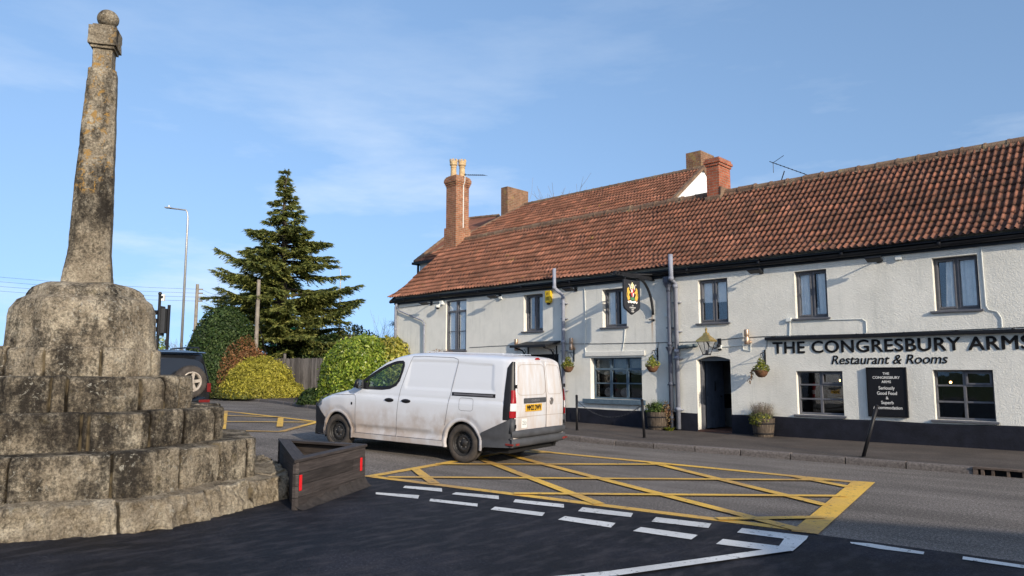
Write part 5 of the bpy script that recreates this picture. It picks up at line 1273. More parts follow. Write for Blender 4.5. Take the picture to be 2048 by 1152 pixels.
def ring_pts(B, x, nz, na):
    zs = B.zs(x); zb = B.zb(x); side = [(B.w(x, zb + (zs - zb) * j / nz), zb + (zs - zb) * j / nz) for j in range(nz + 1)]; W_ = side[-1][0]; H = B.zt(x) - zs
    arc = [(W_ * max(0.0, math.cos(a)) ** .5, zs + H * math.sin(a) ** .85) for a in np.linspace(0, math.pi / 2, na + 1)[1:]]
    return side + arc
def build_body(B, x0, x1, nx, nz, na, disp=None, hole=None):
    xs = [x0 + (x1 - x0) * i / nx for i in range(nx + 1)]; V = []; F = []; rows = []
    for x in xs:
        r = ring_pts(B, x, nz, na); full = [(y, z) for y, z in r] + [(-y, z) for y, z in r[:-1][::-1]]
        row = []
        for y, z in full:
            l0, la, lh = B.lean; dx = la * max(0.0, (z - l0) / lh) ** 1.4 * max(0, 1 - x / 1.2)
            if disp and abs(y) > .3: y -= math.copysign(disp(x, z), y)
            row.append((x + dx, y, z))
        rows.append(row)
    nr = len(rows[0]); V = [p for r in rows for p in r]
    for i in range(nx):
        for j in range(nr - 1):
            q = (i * nr + j, (i + 1) * nr + j, (i + 1) * nr + j + 1, i * nr + j + 1); c = np.mean([V[k] for k in q], 0)
            if hole and hole(c): continue
            F.append(q)
    F.append(tuple(range(nr))[::-1]); F.append(tuple(nx * nr + j for j in range(nr)))
    mb = MB(); mb.add(V, F); return mb
def inpoly(x, z, P):
    c = False; n = len(P)
    for i in range(n):
        a, b = P[i], P[i - 1]
        if (a[1] > z) != (b[1] > z) and x < (b[0] - a[0]) * (z - a[1]) / (b[1] - a[1]) + a[0]: c = not c
    return c
def densify(P, step=.05, closed=True):
    out = []; n = len(P)
    for i in range(n if closed else n - 1):
        a, b = P[i], P[(i + 1) % n]; k = max(1, int(math.hypot(b[0] - a[0], b[1] - a[1]) / step))
        out += [(a[0] + (b[0] - a[0]) * j / k, a[1] + (b[1] - a[1]) * j / k) for j in range(k)]
    if not closed: out.append(P[-1])
    return out
def smoothpoly(P, it=2, q=.2):
    for _ in range(it):
        Q = []
        for i in range(len(P)):
            a, b = P[i], P[(i + 1) % len(P)]; Q += [(a[0] * (1 - q) + b[0] * q, a[1] * (1 - q) + b[1] * q), (a[0] * q + b[0] * (1 - q), a[1] * q + b[1] * (1 - q))]
        P = Q
    return P
def band(B, P, wd, off, side, closed=True, mb=None, centre=None):
    """strip lying on the body side along the polyline P, growing by wd away from its middle"""
    mb = mb or MB(); n = len(P); cx = sum(p[0] for p in P) / n; cz = sum(p[1] for p in P) / n; rows = []
    for i in range(n):
        a, b = P[i - 1 if (closed or i) else i], P[(i + 1) % n if closed else min(i + 1, n - 1)]; d = Vector((b[0] - a[0], b[1] - a[1])); d.normalize() if d.length else None
        nn_ = Vector((-d.y, d.x))
        if closed and nn_.dot(Vector((P[i][0] - cx, P[i][1] - cz))) < 0: nn_ = -nn_
        u, v = (0, wd) if closed else (-wd / 2, wd / 2)
        rows.append([B.pos(P[i][0] + nn_.x * u, P[i][1] + nn_.y * u, off, side), B.pos(P[i][0] + nn_.x * v, P[i][1] + nn_.y * v, off, side)])
    if closed: rows.append(rows[0])
    mb.grid(rows); return mb
def patch(B, fz, xa, xb, off, side, nx=24, nz=8, mb=None):
    """sheet on the body side between fz(x) -> (z0, z1), with thickness"""
    mb = mb or MB(); P = []; Q = []
    for i in range(nx + 1):
        x = xa + (xb - xa) * i / nx; z0, z1 = fz(x); P.append([B.pos(x, z0 + (z1 - z0) * j / nz, off, side) for j in range(nz + 1)]); Q.append([B.pos(x, z0 + (z1 - z0) * j / nz, -.01, side) for j in range(nz + 1)])
    mb.grid(P); rim = [P[i][0] for i in range(nx + 1)] + [P[nx][j] for j in range(nz + 1)] + [P[i][nz] for i in range(nx, -1, -1)] + [P[0][j] for j in range(nz, -1, -1)]
    rq = [Q[i][0] for i in range(nx + 1)] + [Q[nx][j] for j in range(nz + 1)] + [Q[i][nz] for i in range(nx, -1, -1)] + [Q[0][j] for j in range(nz, -1, -1)]
    mb.grid([rim, rq]); return mb
VA = R(191.2)
VB = Body(([0, .04, .10, .25, 1.0, 2.0, 2.35, 2.6, 2.85, 3.15, 3.5, 3.70, 3.9, 4.2, 4.45, 4.65, 4.78, 4.85], [1.745, 1.775, 1.79, 1.805, 1.83, 1.835, 1.82, 1.775, 1.69, 1.51, 1.275, 1.155, 1.105, 1.05, .985, .885, .75, .58]),
          ([0, .08, .2, .45, 3.8, 4.2, 4.5, 4.7, 4.8, 4.85], [.875, .905, .920, .926, .926, .905, .855, .78, .69, .60]), ([.2, .34, .42, .50, .72, .96, 1.04, 1.10, 1.35, 1.62, 1.74, 1.84], [.955, .975, .962, .985, 1.0, 1.0, .990, .976, .945, .900, .872, .84]), (lambda x: interp(x, [0, .5, .64], [.43, .43, .24])), ([0, 2.4, 3.4, 3.9, 4.85], [.115, .115, .10, .10, .16]), (1.0, .085, .8))
WINV = smoothpoly([(3.58, 1.150), (2.52, 1.158), (2.375, 1.655), (2.60, 1.645), (2.86, 1.555), (3.18, 1.385)], 2)
AX = (1.0, 3.97)
def sstep(a, b, x): t = min(1, max(0, (x - a) / (b - a))); return t * t * (3 - 2 * t)
def vdisp(x, z):
    d = 0.0
    e = .018
    zt_ = 1.685 - .05 * max(0, 1 - x / 1.4)
    d += .014 * sstep(.385, .385 + e * 2, x + .25 * max(0, 1.30 - z)) * (1 - sstep(2.27 - e + .10 * (1.6 - z), 2.27 + e + .10 * (1.6 - z), x)) * sstep(1.19, 1.19 + e, z) * (1 - sstep(zt_ - e, zt_, z))
    d += .012 * sstep(1.02, 1.03, z) * (1 - sstep(1.03, 1.10, z)) * (1 - sstep(4.2, 4.5, x))            # crease under the belt
    d += .014 * (1 - sstep(.46, .49, z)) * sstep(1.5, 1.9, x) * (1 - sstep(3.3, 3.5, x)) * sstep(.30, .38, z)  # sill scallop
    for a in AX:
        r = math.hypot(x - a, z - .33); d -= .016 * sstep(.50, .40, r)
    return d
def sstep_inv(a, b, x): return 1 - sstep(b, a, x)
_ss = sstep
def sstep(a, b, x):
    if a > b: return 1 - _ss(b, a, x)
    return _ss(a, b, x)
def vhole(c):
    x, y, z = c
    if abs(y) > .55:
        for a in AX:
            if math.hypot(x - a, z - .325) < .372: return True
        if z > 1.12 and inpoly(x, z, WINV): return True
    if 2.70 < x < 3.70 and z > VB.zs(x) + .012 and abs(y) < VB.w(x, VB.zs(x)) * .955: return True
    return False
van = thing("delivery_van", "mud-spattered white panel van standing on the yellow box junction", "van", (-8.34, 9.66, 0.0), VA)
van.rotation_euler = (0, R(-1.66), VA); van.location.z = -.027; van.scale = (.97, 1, 1); van.location.x -= .10; van.location.y -= .02
O = dict(org=1)
def vo(name, mb, m, smooth=False, par=None, **k): return obj(name, mb, m, par or van, smooth=smooth, org=1, **k)
bd_ = vo("body", build_body(VB, 0, 4.85, 150, 58, 9, vdisp, vhole), m_van, True)
# arch lips, liners
for s in (1, -1):
    for a in AX:
        mb = MB(); P = [(a + .372 * math.cos(t), .325 + .372 * math.sin(t)) for t in np.linspace(R(-14), R(194), 40)]
        rows = []
        for (x, z) in P:
            dx, dz = (x - a) / .372, (z - .325) / .372
            rows.append([VB.pos(x - dx * .012, max(.235, z - dz * .012), -.03, s), VB.pos(x - dx * .010, max(.235, z - dz * .010), .014, s), VB.pos(x + dx * .018, max(.235, z + dz * .018), .018, s), VB.pos(x + dx * .045, max(.235, z + dz * .045), .012, s)])
        mb.grid(rows); vo("arch_lip", mb, m_van, True)
for s in (1, -1):
    for a in AX:
        mb = MB(); P = [[(a + r * math.cos(t), s * y, .325 + r * math.sin(t)) for t in np.linspace(R(-20), R(200), 24)] for y, r in ((.88, .366), (.5, .366), (.5, .05))]
        mb.grid(P); vo("arch_liner", mb, m_under)
mb = MB(); mb.box(.12, -.78, .22, 4.7, .78, .34); mb.box(.05, -.75, .30, .6, .75, .42); mb.tube([(.03, -.62, .30), (.4, -.60, .31)], .03, 8); vo("underbody", mb, m_under)
# wheels
def wheel(par, x, y, side, r=.325, wd=.20, steel=True, steer=0):
    w = bpy.data.objects.new("wheel", None); COL.objects.link(w); w.parent = par; w.location = (x, y, r); w.rotation_euler = (0, 0, steer)
    m = MB(); h = wd / 2; rr = r * .64
    prof = [(rr, -h * .85), (rr + .01, -h * .98), (r * .82, -h * 1.0), (r * .93, -h * .88), (r * .985, -h * .68), (r, -h * .4), (r, -h * .08), (r * .975, -h * .06), (r * .975, h * .06), (r, h * .08), (r, h * .4), (r * .985, h * .68), (r * .93, h * .88), (r * .82, h * 1.0), (rr + .01, h * .98), (rr, h * .85), (rr * .97, h * .5), (rr * .97, -h * .5), (rr, -h * .85)]
    m.lathe(prof, (0, 0, 0), 44, 'Y'); obj("tyre", m, m_tyre, w, smooth=True, org=1)
    s = side; m = MB()
    m.lathe([(rr, s * h * .80), (rr * 1.015, s * h * .90), (rr * .95, s * h * .90), (rr * .93, s * h * .62), (rr * .90, s * h * .30), (rr * .83, s * h * .22), (rr * .80, s * h * .34), (rr * .56, s * h * .52), (rr * .50, s * h * .56), (rr * .48, s * h * .46), (rr * .28, s * h * .46), (rr * .25, s * h * .58), (.001, s * h * .60)], (0, 0, 0), 40, 'Y')
    obj("rim", m, m_rim, w, smooth=True, org=1)
    m = MB()
    for k in range(16):
        a = 2 * math.pi * k / 16; c, q = math.cos(a), math.sin(a); m.lathe([(.001, .0), (.016, 0)], (rr * .70 * c, s * (h * .455), rr * .70 * q), 8, 'Y')
    obj("rim_hole", m, m_under, w, org=1)
    m = MB()
    for k in range(5):
        a = 2 * math.pi * k / 5 + .3; m.lathe([(.012, s * h * .44), (.012, s * h * .58), (.001, s * h * .60)], (rr * .37 * math.cos(a), 0, rr * .37 * math.sin(a)), 6, 'Y')
    obj("wheel_bolt", m, simple("dull_steel", (.22, .21, .20), .45, .6), w, org=1)
    return w
for a in AX:
    for s in (1, -1): wheel(van, a, s * .80, s, steer=R(4) if a > 2 else 0)
# lower plastic: rear quarter and bumper, sill strip, front bumper
mb = MB()
for s in (1, -1):
    patch(VB, lambda x: (interp(x, [0, .55, .60], [.325, .30, .27]), interp(x, [.0, .12, .60, .63], [.80, .74, .53, .52])), .0, .60, .012, s, 20, 8, mb)
for k, (z0, z1, pr) in enumerate(((.325, .47, .055), (.47, .60, .075))):
    P = []
    for i in range(25):
        a = -1 + 2 * i / 24; y = .905 * a; e = 1 - abs(a) ** 7; P.append([( .05 - pr * e, y, z0), (-.01 - pr * e * 1.0, y, z0 + .03), (-.01 - pr * e, y, z1 - .02), (.05 - pr * e * .7, y, z1)])
    mb.grid(P)
P = [[(.25, -.88 + 1.76 * i / 10, .32), (.0, -.88 + 1.76 * i / 10, .322)] for i in range(11)]; mb.grid(P)
for s in (1, -1):
    mb.box(-.012, s * .90 if s < 0 else .80, .55, .06, s * .80 if s < 0 else .90, .78)
vo("rear_bumper", mb, m_bump, True)
for s in (1, -1):
    mb = MB(); mb.obox((-.046, s * .66, .375), (.006, 0, 0), (0, .17, 0), (0, 0, .016)); mb.obox((.035, s * .905, .375), (.08, -.012 * s, 0), (.0, .01, 0), (0, 0, .014)); vo("reflector", mb, m_dref, False)
mb = MB()
for s in (1, -1):
    patch(VB, lambda x: (.25, interp(x, [4.34, 4.6, 4.85], [.56, .76, .80])), 4.34, 4.845, .012, s, 16, 6, mb)
mb.grid([[(4.86, -.6 + 1.2 * i / 8, z) for z in (.25, .45, .62, .78)] for i in range(9)]); vo("front_bumper", mb, m_blk, True)
m_hl = glass("lamp_glass", (.55, .6, .65), (1, 1, 1), .15)
for s in (1, -1):
    mb = MB(); patch(VB, lambda x: (interp(x, [4.45, 4.7], [.80, .74]), interp(x, [4.45, 4.7], [.92, .82])), 4.46, 4.74, .014, s, 8, 4, mb); vo("headlight", mb, m_hl, True)
    mb = MB(); patch(VB, lambda x: (.245, .325), 1.42, 3.55, .016, s, 20, 3, mb); vo("sill_strip", mb, m_van, True)
# windows
for s in (1, -1):
    P = densify(WINV, .04); fr = band(VB, P, -.034, .004, s); fr = band(VB, P, .020, .005, s, mb=fr)
    f = vo("side_window", fr, m_blk, True)
    mb = MB(); cx = sum(p[0] for p in P) / len(P); cz = sum(p[1] for p in P) / len(P)
    mb.add([VB.pos(cx, cz, -.006, s)] + [VB.pos(x, z, -.006, s) for x, z in P], [(0, i + 1, (i + 1) % len(P) + 1) for i in range(len(P))]); vo("pane", mb, m_vglass, True, f)
    mb = MB(); mb.grid([[VB.pos(3.20, z, .006, s), VB.pos(3.60 - (z - 1.15) * .2, z, .006, s)] for z in (1.152, 1.20, 1.26)]); mb.grid([[VB.pos(3.20, z, .006, s), VB.pos(3.24, z, .006, s)] for z in (1.155, 1.25, 1.37)]); vo("quarter_trim", mb, m_blk, True, f)
    # door mirror
    mb = MB(); c = VB.pos(3.36, 1.23, .12, s); mb.sphere(c, .10, 14, 10, sq=(.55, .85, .92)); mb.beam(VB.pos(3.42, 1.17, .0, s), (c[0] + .02, c[1], c[2] - .06), .05, .05); mi = vo("door_mirror", mb, m_blk, True)
    mb = MB(); mb.obox((c[0] - .058, c[1], c[2]), (.002, 0, 0), (0, .065, 0), (0, 0, .075)); vo("mirror_glass", mb, simple("mirror", (.8, .85, .9), .05, 1.0, 0, 5), False, mi)
P = []
for i in range(11):
    x = 2.68 + (3.72 - 2.68) * i / 10; r = ring_pts(VB, x, 2, 16)[3:]; P.append([(x, y, z - .006) for y, z in r if y < VB.w(x, VB.zs(x)) * .97] + [(x, -y, z - .006) for y, z in r[:-1][::-1] if y < VB.w(x, VB.zs(x)) * .97])
k = min(len(p) for p in P); mb = MB(); mb.grid([p[(len(p) - k) // 2:(len(p) - k) // 2 + k] for p in P]); ws = vo("windscreen", mb, m_vglass, True)
mb = MB(); mb.box(2.05, -.80, .5, 2.09, .80, 1.60); mb.box(2.09, -.78, .40, 3.6, .78, 1.05); vo("cab_interior", mb, m_under)
for s in (.42, -.42):
    mb = MB(); mb.sphere((2.42, s, 1.38), .12, 10, 8, sq=(.5, 1, .9)); mb.sphere((2.40, s, 1.10), .27, 10, 8, sq=(.45, .9, 1.0)); vo("seat", mb, m_blk, True)
# panel gaps, rail, handles, filler flap
mb = MB()
for s in (1, -1):
    for L_ in ([(3.50, .33), (3.50, .96), (3.53, 1.02)], [(2.49, .33), (2.46, .8), (2.42, 1.15), (2.26, 1.66), (2.22, 1.75)], [(2.22, 1.745), (1.9, 1.755), (1.30, 1.745), (1.20, 1.715), (1.18, 1.66)], [(1.18, 1.66), (1.26, 1.2), (1.31, .95), (1.37, .60)], [(2.49, .338), (3.50, .338)], [(2.46, .338), (1.45, .338)], [(3.53, 1.02), (4.25, 1.005), (4.5, .93)]):
        band(VB, densify(L_, .06, False), .008, .0025, s, False, mb)
    F_ = smoothpoly([(1.07, 1.075), (.78, 1.075), (.78, .87), (1.07, .87)], 2, .12); band(VB, densify(F_, .05), .005, .0025, s, True, mb)
vo("door_seam", mb, m_seam, True)
for s in (1, -1):
    mb = MB(); patch(VB, lambda x: (1.105, 1.165), .335, 1.245, .006, s, 12, 3, mb); ra = vo("slide_rail", mb, m_blk, False)
    mb = MB(); patch(VB, lambda x: (1.122, 1.148), .38, 1.20, .013, s, 12, 2, mb); vo("rail_cover", mb, simple("rail_grey", (.11, .11, .125), .5), False, ra)
    for x in (2.66, 2.26):
        mb = MB(); c = VB.pos(x, .965, .004, s); mb.sphere(c, .11, 16, 8, sq=(1, .10, .33)); ha = vo("door_handle", mb, m_blk, True)
        mb = MB(); c = VB.pos(x, .972, .022, s); mb.sphere(c, .10, 14, 8, sq=(1, .12, .16)); vo("grip", mb, m_blk, True, ha)
    mb = MB(); c = VB.pos(3.60, .86, .002, s); mb.sphere(c, .028, 8, 6, sq=(.9, .3, 1)); vo("indicator", mb, m_blk, True)
# tail: black corner strips with lamps, doors
def rp(y, z, off=0.0):
    l0, la, lh = VB.lean; return (la * max(0.0, (z - l0) / lh) ** 1.4 - off, y, z)
def cornerstrip(z0, z1, wside, wrear, off, s, mb, n=18, x0=.0):
    P = []
    for i in range(n + 1):
        z = z0 + (z1 - z0) * i / n; ws = wside(z) if callable(wside) else wside; wr = wrear(z) if callable(wrear) else wrear
        b = VB.pos(.0, z, 0, s); e = VB.w(0, z)
        P.append([VB.pos(ws, z, off, s), VB.pos(ws * .5, z, off * 1.1, s), (b[0] - off * .6, s * (e + off * .55), z), rp(s * (e - wr * .5), z, off), rp(s * (e - wr), z, off)])
    mb.grid(P)
for s in (1, -1):
    mb = MB(); cornerstrip(.76, 1.70, lambda z: interp(z, [.76, 1.2, 1.60, 1.70], [.17, .16, .11, .03]), .035, .006, s, mb); cs = vo("corner_strip", mb, m_blk, True)
    mb = MB(); cornerstrip(1.03, 1.24, .03, lambda z: interp(z, [.8, 1.03, 1.24], [.07, .06, .012]), .022, s, mb, 8); vo("tail_lamp", mb, m_red, True, cs); mb = MB(); cornerstrip(.80, .905, .045, .06, .024, s, mb, 6); vo("indicator_lamp", mb, m_red, True, cs)
    mb = MB(); cornerstrip(.908, 1.028, .035, .058, .023, s, mb, 6); vo("reversing_lamp", mb, m_clear, True, cs)
def rearline(L_, w_, off, mb):
    n = len(L_); rows = []
    for i in range(n):
        a, b = L_[max(i - 1, 0)], L_[min(i + 1, n - 1)]; d = Vector((b[0] - a[0], b[1] - a[1])).normalized(); q = Vector((-d.y, d.x)) * w_ / 2
        rows.append([rp(L_[i][0] + q.x, L_[i][1] + q.y, off), rp(L_[i][0] - q.x, L_[i][1] - q.y, off)])
    mb.grid(rows)
# raised door skins
mb = MB()
def rpanel(P, off, mb):
    P = densify(P, .06); n = len(P); cy = sum(p[0] for p in P) / n; cz = sum(p[1] for p in P) / n
    mb.add([rp(cy, cz, off + .004)] + [rp(cy + (y - cy) * .96, cz + (z - cz) * .97, off + .003) for y, z in P] + [rp(y, z, off) for y, z in P] + [rp(y, z, -.004) for y, z in P], [(0, 1 + (i + 1) % n, 1 + i) for i in range(n)] + [(1 + i, 1 + (i + 1) % n, 1 + n + (i + 1) % n, 1 + n + i) for i in range(n)] + [(1 + n + i, 1 + n + (i + 1) % n, 1 + 2 * n + (i + 1) % n, 1 + 2 * n + i) for i in range(n)])
YS = -.20
dl = MB(); rpanel(smoothpoly([(.80, .56), (YS + .006, .56), (YS + .006, 1.715), (.715, 1.70), (.80, 1.1)], 2, .06), .012, dl); ld = vo("rear_door", dl, m_van, True)
dr_ = MB(); rpanel(smoothpoly([(YS - .006, .56), (-.80, .56), (-.80, 1.1), (-.715, 1.70), (YS - .006, 1.715)], 2, .06), .012, dr_); rd = vo("rear_door", dr_, m_van, True)
mb = MB()
for P in (smoothpoly([(.76, 1.155), (YS + .03, 1.155), (YS + .03, 1.665), (.68, 1.655)], 2, .10), smoothpoly([(YS - .03, 1.155), (-.76, 1.155), (-.68, 1.655), (YS - .03, 1.665)], 2, .10)):
    rearline(densify(P, .05) + [P[0]], .007, .018, mb)
rearline([(YS, .56), (YS, 1.1), (YS, 1.72)], .010, .0175, mb); rearline([(-.80, .80), (-.3, .805), (.3, .805), (.80, .80)], .006, .0178, mb)
vo("door_seam", mb, simple("faint_gap", (.30, .25, .21), .8), True)
mb = MB(); mb.obox((-.024, .21, 1.065), (.012, 0, 0), (0, .36, 0), (0, 0, .042)); hs_ = vo("handle_strip", mb, m_bump, False, ld, bevel=.010)
text_mesh("lettering", "CARGO", simple("badge_grey", (.24, .24, .25), .4), hs_, lambda u, v, w: (-.0365 - w, .22 - u, 1.05 + v), width=.26, height=.032, extrude=.002, bold=0, space=1.4, local=True)
mb = MB(); mb.obox((-.020, .245, .945), (.006, 0, 0), (0, .265, 0), (0, 0, .060)); pt = vo("number_plate", mb, m_plate, False, ld, bevel=.004)
text_mesh("lettering", "MM22 DWV", m_blk, pt, lambda u, v, w: (-.0265 - w, .245 - u, .905 + v), width=.46, height=.085, extrude=.002, fat=.004, local=True)
mb = MB(); mb.lathe([(.001, -.022), (.055, -.022), (.064, -.017), (.064, -.008)], (0, -.37, 1.035), 24, 'X'); em = vo("emblem_disc", mb, simple("emblem_grey", (.13, .12, .12), .3, .4), False, rd)
mb = MB(); mb.lathe([(.050, -.0225), (.056, -.0265), (.061, -.0225)], (0, -.37, 1.035), 24, 'X')
for a, b in (((-.026, .040), (0, .004)), ((.026, .040), (0, .004)), ((-.044, .02), (-.020, -.040)), ((-.020, -.040), (0, -.004)), ((.020, -.040), (0, -.004)), ((.044, .02), (.020, -.040))): mb.beam((-.024, -.37 + a[0], 1.035 + a[1]), (-.024, -.37 + b[0], 1.035 + b[1]), .007, .004, (1, 0, 0))
vo("emblem_mark", mb, simple("emblem_steel", (.40, .38, .36), .3, .6), False, em)
mb = MB(); mb.obox((-.0175, .545, .70), (.001, 0, 0), (0, .085, 0), (0, 0, .075)); st = vo("sticker", mb, m_trim, False, ld)
mb = MB()
for k in range(3): mb.obox((-.0195, .57, .735 - k * .028), (.0008, 0, 0), (0, .035, 0), (0, 0, .004))
mb.lathe([(.018, -.0195), (.026, -.0195)], (0, .505, .70), 14, 'X'); vo("sticker_print", mb, m_seam, False, st)
mb = MB(); P = [[rp(.09 * math.cos(a) * k, 1.745 + .035 * math.sin(a) * k, .016 - .01 * k) for a in np.linspace(0, math.pi, 9)] for k in (0.01, .6, 1)]; mb.grid(P); vo("brake_lamp", mb, m_red, True)
for s in (1, -1):
    for z in (1.30, .66): mb = MB(); mb.obox((-.018, s * .825, z), (.016, 0, 0), (0, .012, 0), (0, 0, .03)); vo("hinge", mb, m_blk, False)
for y in (-.45, -.15, .15, .45):
    mb = MB(); mb.beam((.5, y, 1.832), (2.2, y, 1.842), .03, .012); vo("roof_rib", mb, m_van, False)

# ---- the off-roader driving away behind the cross
SB = Body(([0, .05, .15, .5, 2.3, 2.7, 3.2, 3.45, 4.3, 4.6, 4.7], [1.73, 1.79, 1.82, 1.84, 1.83, 1.76, 1.40, 1.20, 1.10, 1.02, .8]), ([0, .1, .3, 4.2, 4.55, 4.7], [.80, .85, .88, .88, .80, .68]), ([.3, .5, .8, 1.05, 1.15, 1.75, 1.86], [.96, .99, 1.0, .985, .96, .82, .80]), .40, ([0, 2.6, 3.4, 4.7], [.10, .10, .10, .14]), (1.0, .22, .8))
m_suv = Mat("dark_blue_car_paint", .22, .0, .6); m_suv.color(m_suv.mix((.008, .009, .011), m_suv.ramp(m_suv.noise(2, 4), [(.3, .8), (.7, 1.5)]), 1.0, 'MULTIPLY')); m_suv.b.inputs['Coat Weight'].default_value = .15; m_suv = m_suv.m
m_sred2 = simple("dull_lamp_red", (.13, .012, .012), .3, 0, .2, 10); SG = g(-18.6)
suv = thing("off_road_car", "dark off-road car with a spare wheel on its tailgate, behind the cross", "car", (-18.30, 7.62, SG), R(181.5))
def so(name, mb, m, smooth=False, par=None, **k): return obj(name, mb, m, par or suv, smooth=smooth, org=1, **k)
SAX = (.95, 3.65)
so("body", build_body(SB, 0, 4.7, 60, 24, 8, None, lambda c: abs(c[1]) > .5 and any(math.hypot(c[0] - a, c[2] - .40) < .44 for a in SAX)), m_suv, True)
def sr(y, z, off=0.0):
    l0, la, lh = SB.lean; return (la * max(0.0, (z - l0) / lh) ** 1.4 - off, y, z)
mb = MB(); P = smoothpoly([(.72, 1.10), (-.72, 1.10), (-.64, 1.62), (.64, 1.62)], 2); n = len(P); mb.add([sr(0, 1.35, .012)] + [sr(y, z, .010) for y, z in P], [(0, i + 1, (i + 1) % n + 1) for i in range(n)]); so("rear_window", mb, simple("tinted_glass", (.016, .019, .025), .06, 0, .1, 2, spec=.5), True)
mb = MB(); mb.grid([[(.16 - .14 * j / 3, y, 1.795 - .02 * abs(y) ** 2 - .03 * j / 3) for y in np.linspace(-.70, .70, 13)] for j in range(4)]); mb.grid([[(.02 + .12 * j, y, 1.765 - .02 * abs(y) ** 2 - .02 * j) for y in np.linspace(-.70, .70, 13)] for j in range(2)]); so("spoiler", mb, m_suv, True)
for s in (1, -1):
    mb = MB(); mb.tube([(.35, s * .66, 1.83), (.42, s * .67, 1.90), (1.2, s * .68, 1.915), (2.0, s * .67, 1.90), (2.1, s * .66, 1.83)], .02, 8); so("roof_rail", mb, m_blk, True)
mb = MB(); mb.grid([[(.14 - .20 * (1 - abs(a) ** 6), .885 * a, z) if 0 < k < 3 else (.14 - .12 * (1 - abs(a) ** 6), .87 * a, z) for k, z in enumerate((.42, .48, .66, .70))] for a in np.linspace(-1, 1, 21)])
for s in (1, -1): mb.grid([[SB.pos(x, z, .03, s) for z in (.42, .55, .70)] for x in np.linspace(.02, .50, 6)])
so("bumper", mb, m_suv, True)
for s in (1, -1):
    mb = MB(); mb.obox((-.045, s * .66, .57), (.02, 0, 0), (0, .14, 0), (0, 0, .035)); so("bumper_lamp", mb, m_sred2, False, bevel=.01)
    mb = MB(); mb.obox((.012, s * .79, .90), (.02, 0, 0), (0, .05, 0), (0, 0, .11)); so("tail_lamp", mb, m_sred2, False, bevel=.01)
# spare wheel: tyre, five-spoke alloy
sw = bpy.data.objects.new("spare_wheel", None); COL.objects.link(sw); sw.parent = suv; sw.location = (-.17, -.22, 1.05)
m = MB(); r = .385; h = .125; prof = [(.235, -h * .8), (.25, -h), (.33, -h), (.37, -h * .85), (r, -h * .55), (r, h * .55), (.37, h * .85), (.33, h), (.25, h), (.235, h * .8), (.235, -h * .8)]; m.lathe(prof, (0, 0, 0), 40, 'X')
for k in range(36):
    a = 2 * math.pi * k / 36
    for q in (-1, 1): m.obox((q * h * .35, r * math.cos(a), r * math.sin(a)), (h * .26, 0, 0), (0, -.016 * math.sin(a), .016 * math.cos(a)), (0, .008 * math.cos(a), .008 * math.sin(a)))
obj("tyre", m, m_tyre, sw, smooth=False, org=1)
m_alloy = simple("dusty_alloy", (.50, .44, .37), .45, .5, .2, 12)
m = MB(); m.lathe([(.24, -h * .75), (.245, -h * .95), (.225, -h * .98), (.205, -h * .80), (.195, -h * .3)], (0, 0, 0), 32, 'X')
for k in range(5):
    a = 2 * math.pi * k / 5 + .5; c, q = math.cos(a), math.sin(a); m.obox((-h * .72, .135 * c, .135 * q), (.018, 0, 0), (0, .085 * c, .085 * q), (0, -.036 * q, .036 * c))
m.lathe([(.075, -h * .5), (.075, -h * .92), (.05, -h * 1.0), (.001, -h * 1.0)], (0, 0, 0), 20, 'X'); obj("rim", m, m_alloy, sw, org=1)
m = MB(); m.lathe([(.20, -h * .40), (.001, -h * .38)], (0, 0, 0), 24, 'X'); obj("rim_shadow", m, m_under, sw, org=1)
for a in SAX:
    for s in (1, -1): wheel(suv, a, s * .79, s, r=.385, wd=.25)
mb = MB(); mb.box(.2, -.75, .35, 4.5, .75, .55); so("underbody", mb, m_under)
m_tgs = simple("tinted_glass_side", (.02, .025, .03), .05, 0, .1, 2, spec=.9)
for s in (1, -1):
    mb = MB(); patch(SB, lambda x: (1.12, 1.62), .45, 2.5, .006, s, 10, 4, mb); so("side_window", mb, m_tgs, True)
mb = MB(); mb.obox((-.035, .36, .98), (.008, 0, 0), (0, .27, 0), (0, 0, .035)); so("tailgate_trim", mb, simple("pale_trim", (.42, .47, .46), .3, .3), False, bevel=.01)
# ================================================================== TREES, HEDGES, THE FAR SIDE
m_bark = Mat("conifer_bark", .95, 0, .2); m_bark.color(m_bark.ramp(m_bark.noise(5, 5, .7, m_bark.mapped((5, 5, 1))), [(.3, (.035, .028, .022)), (.7, (.10, .082, .065))])); m_bark = m_bark.m
m_twig = simple("bare_twig", (.16, .125, .095), .9, 0, .3, 5)
def blob(c, rad, n, p=2.4, zmin=0.0, lumps=.10, seed=0, depth=.22, bottom=True):
    """points scattered through the outer shell of a lumpy squarish dome"""
    d = rng.normal(size=(n, 3)); d[:, 2] = np.abs(d[:, 2]) if bottom else d[:, 2]; d /= np.linalg.norm(d, axis=1, keepdims=True)
    k = (np.abs(d) ** p).sum(1, keepdims=True) ** (-1 / p)
    l = np.array([mnoise.noise(Vector(q * 2.3 + seed)) * 1.0 + mnoise.noise(Vector(q * 6 + seed)) * .45 for q in d]).reshape(-1, 1)
    rr = k * (1 + lumps * l) * (1 - depth * rng.random((n, 1)) ** 2)
    P = np.array(c) + d * rr * np.array(rad); nr = d / np.array(rad); nr /= np.linalg.norm(nr, axis=1, keepdims=True); return P, nr
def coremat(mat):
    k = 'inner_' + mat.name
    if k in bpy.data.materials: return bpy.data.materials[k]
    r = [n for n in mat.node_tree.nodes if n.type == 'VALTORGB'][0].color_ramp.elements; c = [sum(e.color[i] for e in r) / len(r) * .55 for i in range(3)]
    return simple(k, c, .95, 0, .5, 9, .8, 16, bdist=.05)
